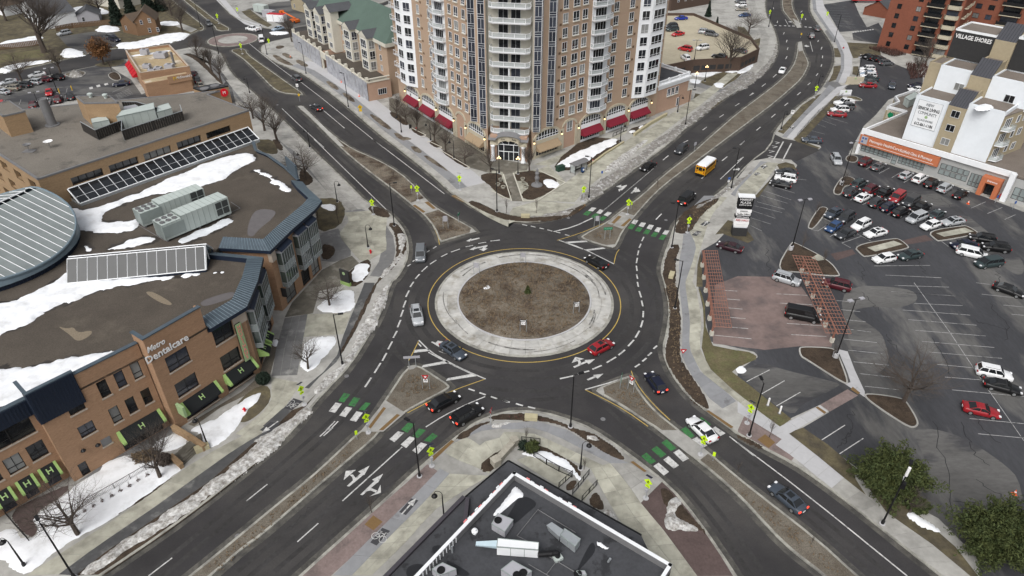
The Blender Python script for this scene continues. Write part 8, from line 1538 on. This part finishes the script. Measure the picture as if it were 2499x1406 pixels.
for s,z,lb,rz in(('f:1215,720',HA,'yellow green crossing sign at the left kerb of the upper left arm',0),('f:1640,585',.15,'yellow green crossing sign on the upper left median',.2),('f:2040,485',HB,'yellow green crossing sign by the tower footway',-.2),('g:870,592',HB,'yellow green crossing sign at the bus shelter kerb',.2),('g:1292,718',.15,'yellow green crossing sign on the upper right median',0),('g:1862,892',HC,'yellow green crossing sign on the right verge by the black van',.1),('j:560,1165',HA,'yellow green crossing sign at the lower left path, seen obliquely',.9),('n:1170,42',.15,'yellow green crossing sign on the lower left median',.6),('n:1775,362',HD,'yellow green crossing sign beside the red paving',.6),('o:1465,668',HD,'yellow green crossing sign at the kerb by the pale pavement',-.7),('o:1988,252',.15,'yellow green crossing sign on the lower right median',-.7),('l:80,1228',HC,'yellow green crossing sign on the right footway',-.8),('a:2085,225',.15,'yellow green crossing sign above the far roundabout',0),('a:2275,160',HT,'yellow green crossing sign right above the far roundabout',-.3),('a:2310,515',.15,'yellow green crossing sign below the far roundabout',0),('b:232,470',HB,'yellow green crossing sign right of the far roundabout',-.3),('d:270,170',HB,'yellow green crossing sign left of the far crossing',.2),('d:548,205',.15,'yellow green crossing sign on the far crossing median',0),('d:768,185',HC,'yellow green crossing sign right of the far crossing',-.4),('d:668,855',HC,'yellow green crossing sign on the verge near the driveway',0)):sign(s,z,lb,PED,rz,3.9,1,True,True,'solar pedestrian crossing signs')
YL=('y',2.35,.9,'sign_red','yield')
for s,z,lb,pl,rz,h,n in(('j:1720,1015',.15,'yield sign with white plate on the lower left island',[YL,('r',1.65,(.6,.6),'sign_white','lines')],0,2.6,2),('k:1320,1030',.15,'yield sign with white plate on the lower right island',[YL,('r',1.6,(.6,.6),'sign_white','lines')],-.8,2.6,2),('k:1805,765',HC,'yield sign alone on the right verge',[YL],-.1,2.6,1),('j:2337,1345',HD,'yield sign seen edge on below the roundabout',[YL],1.3,2.6,1),('g:1100,950',.15,'green street name sign on the upper right island',[('r',2.3,(1.7,.5),'sign_green','=W 66TH ST')],.1,2.5,2),('k:1225,1005',.15,'green street sign seen edge on at the lower right island',[('r',2.0,(1.6,.6),'sign_green',None)],1.35,2.4,1),('f:2030,790',.15,'thin green sign seen edge on at the upper left island',[('r',1.8,(1.2,.4),'sign_green',None)],1.3,2.2,1),('f:1905,850',.15,'grey sign back on the upper left island',[('r',2.2,(.8,1.2),'hvac_grey',None)],.1,2.6,2),('j:1590,808',.15,'wide grey sign back at the lower left island tip',[('r',2.0,(2.4,.45),'hvac_grey',None)],.1,2.2,2),('g:1000,835',.15,'grey sign back before the upper right hatching',[('r',1.9,(.7,1.1),'hvac_grey',None)],0,2.4,2),('q:1142,300',.3,'grey sign back at the top of the central island',[('r',1.8,(.8,.9),'hvac_grey',None)],0,2.3,2),('q:675,410',.3,'grey sign back at the upper left of the central island',[('r',1.9,(.8,1.0),'hvac_grey',None)],-.2,2.4,2),('q:1145,985',.7,'black and white chevron sign at the front of the central island',[('r',1.55,(.65,.6),'sign_white','chev'),('r',2.05,(1.15,.38),'ink','oneway')],-.15,2.3,2),('q:1680,800',.7,'black and white chevron sign at the right of the central island',[('r',1.55,(.65,.6),'sign_white','chev'),('r',2.05,(1.15,.38),'ink','oneway')],.3,2.3,2),('b:1100,1115',HB,'yellow warning sign on twin posts by the new pavement',[('d',2.7,.95,'sign_yellow','walk'),('r',1.8,(.8,.6),'sign_yellow',None)],0,3.2,2),('b:515,965',0.15,'small yellow marker at the narrow median tip',[('r',1.8,(.5,.7),'sign_yellow',None)],0,2.2,1),('b:500,885',.15,'white keep right sign on the grassy median',[('r',2.2,(.7,.9),'sign_white','arrow')],0,2.6,1),('d:462,1050',HC,'white speed limit sign by the upper right road',[('r',2.3,(.8,1.),'sign_white','lines')],0,2.7,1),('f:1580,515',.15,'small yellow green marker on the upper left median',[('r',1.5,(.35,.7),'sign_yg',None)],0,1.9,1),('g:1328,668',.15,'small yellow green marker on the upper right median',[('r',1.4,(.35,.7),'sign_yg',None)],.4,1.8,1),('n:1062,105',.15,'small yellow green marker on the lower left median',[('r',1.3,(.35,.7),'sign_yg',None)],.5,1.7,1),('o:2105,310',.15,'small yellow green marker on the lower right median',[('r',1.3,(.35,.7),'sign_yg',None)],-.5,1.7,1),('d:550,330',.15,'yellow marker on the far median tip',[('r',1.3,(.5,.6),'sign_yellow','arrow')],0,1.7,1),('g:1930,110',.15,'grey sign back in the long median near the SUV',[('r',1.8,(.8,.8),'hvac_grey',None)],.6,2.2,1),('g:2245,470',HC,'blue and white parking sign by the road kerb',[('r',2.4,(.5,.5),'bmo_blue',None),('r',1.8,(.45,.5),'sign_white','lines')],0,2.7,1),('g:1045,400',HB,'small blue bus stop sign in the slush',[('r',2.2,(.4,.6),'bmo_blue',None)],0,2.5,1),('b:110,640',HB,'dark street sign',[('r',2.2,(.6,.3),'sign_green',None)],0,2.5,1),('d:910,470',HC,'small red sign on the far verge',[('r',2.0,(.5,.5),'sign_red',None)],0,2.3,1),('v2:2095,1115',HC,'blue accessible parking sign left of the other',[('r',1.6,(.35,.6),'bmo_blue',None)],0,1.9,1),('v2:2340,1200',HC,'blue accessible parking sign on yellow post',[('r',1.6,(.35,.6),'bmo_blue',None)],0,1.9,1)):
 if lb!='dark street sign':sign(s,z,lb,pl,rz,h,n)
 # ========== plaza pylon, monument signs
c=W1('g:2350,905',HC);PY=root('pylon_sign',(*c,HC),'tall white stacked shopping plaza pylon sign with black base','sign',None,-.12,True);L0=(0,0,0);mk('base',MB().box((0,0,.8),(2.7,1.5,1.7)),'black_wall',parent=PY,loc=L0);mk('core',MB().box((0,.0,4.9),(2.5,.7,6.6)),'white',parent=PY,loc=L0);mk('cap',MB().box((0,0,8.3),(3.0,1.3,.25)),'white',parent=PY,loc=L0);pf_=Face((-1.4,-.52),(1.4,-.52))
for i,(t,z,h,m,tm)in enumerate((('MARKET PLAZA',7.2,1.9,'ink','sign_white'),('',5.95,.45,'ink','sign_white'),('petco',5.35,.6,'sign_white','ink'),('FedEx Office',4.65,.6,'sign_white','ink'),("JIMMY JOHN'S",4.02,.45,'ink','sign_white'),('RED NAILS',3.35,.65,'sign_white','sign_red'),('',2.7,.45,'sign_white',''),('',2.15,.45,'sign_white',''))):
 mb=MB();mb.box((0,0,z),(2.8-(i%2)*.16,1.0-(i%2)*.1,h));p=mk('sign_panel',mb,m,parent=PY,loc=L0)
 if i==0:ORG[PY.name]=(0,0,0);put_text(PY,pf_,'MARKET',1.4,7.72,.62,tm,.01,2.3);put_text(PY,pf_,'PLAZA',1.4,7.1,.62,tm,.01,1.9);put_text(PY,pf_,'SHOPPING CENTER',1.4,6.6,.3,tm,.01,2.3)
 elif t:put_text(PY,pf_,t,1.4,z,h*.8,tm,.01,min(2.3,len(t)*.26))
for s,lb,w,h,m,gm,rz,z in(('f:955,1385','dark roadside sign panel with round emblem and green base',1.9,3.0,'black_wall','lime',-.5,HA),('d:1015,735','low beige apartment name sign by the footway',5,2.2,'stucco','stucco',.0,HC),('d:935,835','white blank sign box on the grass tip',3.4,1.6,'white','hvac_grey',.1,HC)):
 rt=root('monument_sign',(*W1(s,z),z),lb,'sign',None,rz,True);mk('panel',MB().box((0,0,h*.6),(w,.3,h*.8)),m,parent=rt,loc=L0);mk('base',MB().box((0,0,h*.1),(w*1.05,.5,h*.22)),gm,parent=rt,loc=L0);mk('emblem',MB().tube((0,-.16,h*.8),(0,-.19,h*.8),.3,n=12),'sign_lime',parent=rt,loc=L0)
 # ========== pergolas
def pergola(corners,label,post_side,nr,ns):
 q=W(corners,2.75);rt=root('pergola',(*np.mean(q,axis=0),HC),label,'pergola');LP=lambda a,b,t:(a[0]+(b[0]-a[0])*t,a[1]+(b[1]-a[1])*t)
 for i in range(nr+1):t=i/nr;mk('rafter',MB().tube((*LP(q[0],q[3],t),2.80),(*LP(q[1],q[2],t),2.80),.055,n=4),'pergola',parent=rt)
 for i in range(ns+1):t=i/ns;mk('stringer',MB().tube((*LP(q[0],q[1],t),2.92),(*LP(q[3],q[2],t),2.90),.045,n=4),'pergola',parent=rt)
 n=6
 for t in post_side:mk('beam',MB().tube((*LP(q[0],q[1],t),2.64),(*LP(q[3],q[2],t),2.64),.12,n=4),'pergola',parent=rt)
 for i in range(n):
  for t in post_side:p=LP(LP(q[0],q[1],t),LP(q[3],q[2],t),(i+.3)/(n-.4));mk('post',MB().box((*p,1.7),(.22,.22,2.0),.15),'pergola',parent=rt);mk('plinth',MB().box((*p,.55),(.5,.5,.85),.15),'cream',parent=rt)
 return rt
pergola('g:2005,1065 2148,1065 k:2285,430 2108,418','reddish timber pergola along the left side of the brick lot',(.1,),22,7);pergola('h:478,1015 665,1030 l:990,448 765,440','reddish timber pergola along the right side of the brick lot',(.5,),22,7)
# ========== bus shelter and small furniture
c=W1('t2:1545,1400',HB);SHL=root('bus_shelter',(*c,HB),'dark glazed bus shelter with barrel roof beside the snow bed','bus shelter',None,.72,True)
for x in(-1.9,0,1.9):
 for y in(-.75,.75):mk('post',MB().box((x,y,1.15),(.09,.09,2.3)),'metal_black',parent=SHL,loc=L0)
for x0,y0,x1,y1 in((-1.9,.75,1.9,.75),(-1.9,-.75,-1.9,.75),(1.9,-.75,1.9,.75)):mk('glass_panel',MB().face([(x0,y0,.3),(x1,y1,.3),(x1,y1,2.1),(x0,y0,2.1)]),'rail_glass',parent=SHL,loc=L0)
mb=MB();loft(mb,[[(x,-1.0,2.3),(x,-.6,2.6),(x,0,2.72),(x,.6,2.6),(x,1.0,2.3)]for x in(-2.2,2.2)]);mk('roof',mb,'metal_grey',parent=SHL,loc=L0);mk('bench',MB().box((0,.4,.45),(2.4,.4,.08)),'metal_black',parent=SHL,loc=L0)
def small(name,s,z,label,cat,parts,rz=0.,grp=None):
 rt=root(name,(*W1(s,z),z),label,cat,grp,rz,True)
 for n,mb,m in parts:mk(n,mb,m,parent=rt,loc=L0)
BX=lambda c_,sz,**k:MB().box(c_,sz,**k)
small('transformer_box','t2:1260,1380',HB,'dark green utility box left of the bus shelter','utility box',(('cabinet',BX((0,0,.55),(1.9,1.1,1.1)),'transformer'),('lid',BX((0,0,1.13),(2.0,1.2,.08)),'transformer')),.6);small('newspaper_box','t2:1610,1420',HB,'blue newspaper box right of the bus shelter','newspaper box',(('cabinet',BX((0,0,.75),(.6,.5,.9)),'bin_blue'),('legs',BX((0,0,.15),(.4,.3,.3)),'metal_black'),('window',BX((0,-.26,.9),(.4,.03,.4)),'sign_white')),.6);small('litter_bin','t1:330,730',HB,'black litter bin by the bed below the second awning','bin',(('drum',MB().lathe((0,0,0),[(.32,0),(.36,.9),(.3,.95)],12),'metal_black'),('lid',MB().lathe((0,0,.95),[(.38,0),(.3,.15),(.05,.2)],12),'metal_black')))
HYD=MB().lathe((0,0,0),[(.2,0),(.2,.08),(.14,.1),(.14,.55),(.18,.58),(.14,.72),(.04,.8)],10)
for s,lb,z in(('f:1190,1085','red hydrant on the pale plaza',HA),('i:2335,1230','red hydrant on the snowy lawn',HA),('t1:430,745','red hydrant in the tree bed by the awnings',HB)):small('fire_hydrant',s,z,lb,'hydrant',(('barrel',HYD,'sign_red_bright'),('nozzle',MB().tube((-.28,0,.45),(.28,0,.45),.07),'sign_red_bright')),grp='red fire hydrants')
for s,lb,z in(('v2:1720,1125','orange cone in the lane before the clinic',HC),('p:2412,690','orange cone in the lower right lot',HC),('t2:1770,1260','orange cone beside the hedge by the lamp',HB),('b:525,490','orange cone at the left end of the wrapped wall',HB),('b:910,785','orange cone in the middle of the wrapped wall',HB),('b:1080,920','orange cone at the right end of the wrapped wall',HB),('b:425,545','orange cone on the bed before the wrapped wall',HB)):small('traffic_cone',s,z,lb,'cone',(('cone',MB().lathe((0,0,.03),[(.2,0),(.03,.75),(.01,.75)],10),'cone'),('foot',BX((0,0,.02),(.5,.5,.05)),'cone'),('band',MB().lathe((0,0,.38),[(.13,0),(.105,.15)],10),'sign_white')),grp='orange traffic cones')
for i,s in enumerate(('g:85,400','g:110,470','g:60,445','g:295,392','g:320,460','g:300,430')):small('planter_pot',s,HB,'round pale planter pot %s the entrance path, %s'%('left of' if i<3 else 'right of',('farthest','nearest','middle')[i%3]),'planter',(('pot',MB().lathe((0,0,0),[(.35,0),(.5,.5),(.5,.6),(.42,.6),(.4,.5)],14),'concrete_tan'),('soil',MB().lathe((0,0,.5),[(.4,0),(.05,.04)],12),'mulch')),grp='round planter pots')
small('sculpture','g:430,440',HB,'dark bronze figure sculpture on a round base in the plaza bed','sculpture',(('base',MB().lathe((0,0,0),[(1.3,0),(1.2,.3),(.6,.55),(.5,.6)],16),'metal_grey'),('figure',MB().lathe((0,0,.5),[(.5,0),(.35,.6),(.55,1.3),(.3,1.9),(.5,2.4),(.25,2.9),(.35,3.2),(.1,3.5)],9),'metal_grey')))
for s,lb,rz,z in(('g:320,745','pale limestone block below the plaza corner',0,HB),('k:375,1300','pale limestone block on the bed below the roundabout',-.1,HD),('g:1712,1310','pale stone block on the right verge',1.2,HC),('m:1930,200','limestone pier at the right of the stone steps',.6,HA)):small('stone_block',s,z,lb,'stone',(('block',BX((0,0,.3),(1.7,.8,.6)),'stone_block'),('cap',BX((0,0,.63),(1.75,.85,.08)),'stone_block')),rz)
for s,lb in(('v2:1385,760','red bench at the clinic wall, left of two'),('v2:1760,885','red bench at the clinic wall, right of two')):small('bench',s,HC,lb,'bench',(('seat',BX((0,0,.45),(1.9,.5,.06)),'sign_red_bright'),('backrest',BX((0,.27,.75),(1.9,.06,.5)),'sign_red_bright'),('leg',BX((-.8,0,.22),(.08,.4,.44)),'sign_red_bright'),('leg',BX((.8,0,.22),(.08,.4,.44)),'sign_red_bright')),CFc.rz,'red benches')
small('ash_bin','v2:2170,1040',HC,'red bin beside the clinic entrance','bin',(('drum',MB().lathe((0,0,0),[(.35,0),(.38,.9),(.2,1.)],10),'sign_red_bright'),('lid',BX((0,0,1.05),(.5,.5,.1)),'sign_red_bright')))
for i,s in enumerate(('h:905,395','h:462,965','l:850,650')):small('lamp_footing',s,HC+.1,('concrete drum footing on the rounded island','concrete drum footing on the triangular island','concrete drum footing by the near pergola')[i],'footing',(('drum',MB().lathe((0,0,0),[(.42,0),(.42,.9),(.1,.92)],14),'concrete_new'),('collar',MB().lathe((0,0,.9),[(.2,0),(.2,.1),(.1,.1)],8),'metal_black')))
def fence(s,z,label,h,post,m,infill='bar',step=.16,name='fence',base_z=0):
 p=W(s,z);rt=root(name,(*p[0],z),label,'fence')
 for a,b in zip(p,p[1:]):
  f2=Face(a,b);n=max(1,round(f2.L/post))
  for i in range(n+1):q=f2.pt(f2.L*i/n,z);mk('post',MB().box((q[0],q[1],z+base_z+h/2),(.08,.08,h),f2.rz),m,parent=rt)
  for zz in(.12,h-.06):r=MB();f2.box(r,0,f2.L,z+base_z+zz-.03,z+base_z+zz+.03,-.03,.03);mk('rail',r,m,parent=rt)
  r=MB();k=int(f2.L/step)
  for i in range(k):u=f2.L*(i+.5)/k;w_=.012 if infill=='bar' else step*.46;f2.box(r,u-w_,u+w_,z+base_z+.1,z+base_z+h-.05,-.012,.012)
  o=mk('bars' if infill=='bar' else 'boards',r,m,parent=rt)
fence('o:285,130 460,150',HD,'short black fence behind the patio juniper',1.1,1.5,'metal_black');fence('o:400,265 520,345 640,410 765,465',HD,'black metal patio fence before the snow strip',1.1,1.8,'metal_black');fence('o:640,565 765,450',HD,'black handrail at the patio end',1.0,1.5,'metal_black',step=.5);fence('o:770,630 925,440',HD,'black handrail on the left of the ramp',1.0,1.5,'metal_black',step=.5);fence('o:860,690 1000,540',HD,'black handrail on the right of the ramp',1.0,1.5,'metal_black',step=.5)
fence('m:380,990 700,800 1100,580 1400,405 1560,310',HA,'grey metal fence crossing the snowfield',1.1,2.,'metal_grey');fence('m:30,790 150,930 280,1075',HA,'dark patio fence at the lower left corner',1.1,1.8,'metal_black');fence('a:540,300 700,270 1150,225',HN,'brown wooden board fence behind the small car park',1.9,2.4,'wood','board',.5);fence('a:0,480 400,430',HN,'brown wooden board fence before the snowy yard',1.9,2.4,'wood','board',.5);fence('d:520,1190 700,990 920,835',HC,'low chain fence along the upper right footway',.9,3.,'metal_grey',step=.6);fence('t2:2080,860 2300,760',HB,'dark stair railing below the awnings',1.0,1.5,'metal_black',step=.5)
def lowwall(s,z,label,h,w,m,name='low_wall'):
 p=W(s,z);rt=root(name,(*p[0],z),label,'wall')
 for a,b in zip(p,p[1:]):f2=Face(a,b);r=MB();f2.box(r,0,f2.L,z-.05,z+h,-w/2,w/2);mk('wall',r,m,parent=rt);r=MB();f2.box(r,-.03,f2.L+.03,z+h,z+h+.1,-w/2-.06,w/2+.06);mk('coping',r,m,parent=rt)
lowwall('t3:940,1340 1300,1090 1640,900',HB,'pale yellow retaining wall along the right hand pavement',.7,.45,'stone_block');lowwall('t2:1700,1330 1960,1130 2250,950',HB,'pale yellow kerb wall before the dry hedge',.35,.3,'stone_block');lowwall('m:1660,20 1830,120 1960,210',HA,'stone wall at the right of the entrance steps',.9,.5,'brick_office');lowwall('m:1640,290 1740,380',HA,'short stone wall at the left of the entrance steps',.7,.5,'brick_office');lowwall('r:1010,310 1210,90',HD,'rough limestone wall before the foreground restaurant',.8,.7,'stone','stone_wall')
small('stone_block','r:1015,300',HD,'limestone pier at the lower end of the rough wall','stone',(('block',BX((0,0,.5),(1.0,1.0,1.0)),'stone'),('cap',BX((0,0,1.04),(1.1,1.1,.1)),'stone')),.6);small('stone_block','r:1200,100',HD,'limestone pier at the upper end of the rough wall','stone',(('block',BX((0,0,.5),(.9,.9,1.0)),'stone'),('cap',BX((0,0,1.04),(1.0,1.0,.1)),'stone')),.6)
stp=root('stone_steps',(*W1('m:1800,280',HA),HA),'broad stone steps leading toward the restaurant','steps')
for i in range(4):q=W('m:%d,%d %d,%d %d,%d %d,%d'%(1660+i*40,250-i*30,1800+i*40,150-i*30,1900+i*10,210-i*30,1740+i*10,360-i*35),HA);mk('step',MB().prism(q,HA,HA+.06+.1*i),'plaza_dark',parent=stp)
for i,(s,sz,m,lb,rz)in enumerate((('b:150,110',(6,2.6,2.6),'hvac','pale shipping container at the back of the yard',-.5),('b:230,160',(5,2.6,2.4),'hvac_grey','grey shipping container behind the red topped one',-.4),('b:300,200',(7,2.8,2.6),'white','white container with dark red top in the yard',-.2))):small('container',s,HT,lb,'container',(('box',BX((0,0,sz[2]/2),sz),m),('roof',BX((0,0,sz[2]+.03),(sz[0]*.98,sz[1]*.98,.06)),'sign_red' if i==2 else m),('ribs',[MB().box((k*.6-sz[0]/2+.3,-sz[1]/2-.02,sz[2]/2),(.1,.05,sz[2]*.9))for k in(4,)][0],'metal_grey')),rz,'containers in the yard')
small('boom_lift','b:470,215',HT,'orange boom lift folded in the construction yard','boom lift',(('chassis',BX((0,0,.8),(3.2,2.2,.9)),'crane_orange'),('boom',MB().tube((.5,0,1.6),(-8.5,1.5,2.6),.3,n=4),'crane_orange'),('basket',BX((-8.8,1.5,2.4),(1.2,1.6,1.1)),'crane_orange'),('wheel',MB().tube((-1,-1.2,.5),(-1,1.2,.5),.5,n=10),'tyre'),('wheel',MB().tube((1.1,-1.2,.5),(1.1,1.2,.5),.5,n=10),'tyre')),-.6)
small('trailer_truck','d:1130,22',HC,'red and white semi trailer at the top right','truck',(('trailer',BX((0,0,2.4),(14,2.6,2.8)),'truck_red'),('stripe',BX((0,-1.31,2.2),(13.9,.04,.6)),'sign_white'),('wheel',MB().tube((-5,-1.2,.5),(-5,1.2,.5),.5,n=10),'tyre'),('wheel',MB().tube((4.5,-1.2,.5),(4.5,1.2,.5),.5,n=10),'tyre'),('cab',BX((8.2,0,1.7),(2.2,2.5,2.8)),'white')))
for s,lb in(('a:570,890','yellow bollard by the red sedan'),('a:690,862','yellow bollard by the dark SUV'),('l:263,1070','white bollard on the lot verge, left of two'),('l:365,1140','white bollard on the lot verge, right of two')):small('bollard',s,HA if s[0]=='a' else HC,lb,'bollard',(('post',MB().lathe((0,0,0),[(.13,0),(.13,1.3),(.06,1.4)],10),'sign_yellow' if s[0]=='a' else 'sign_white'),('foot',MB().lathe((0,0,0),[(.25,0),(.25,.06),(.1,.07)],10),'metal_grey')))
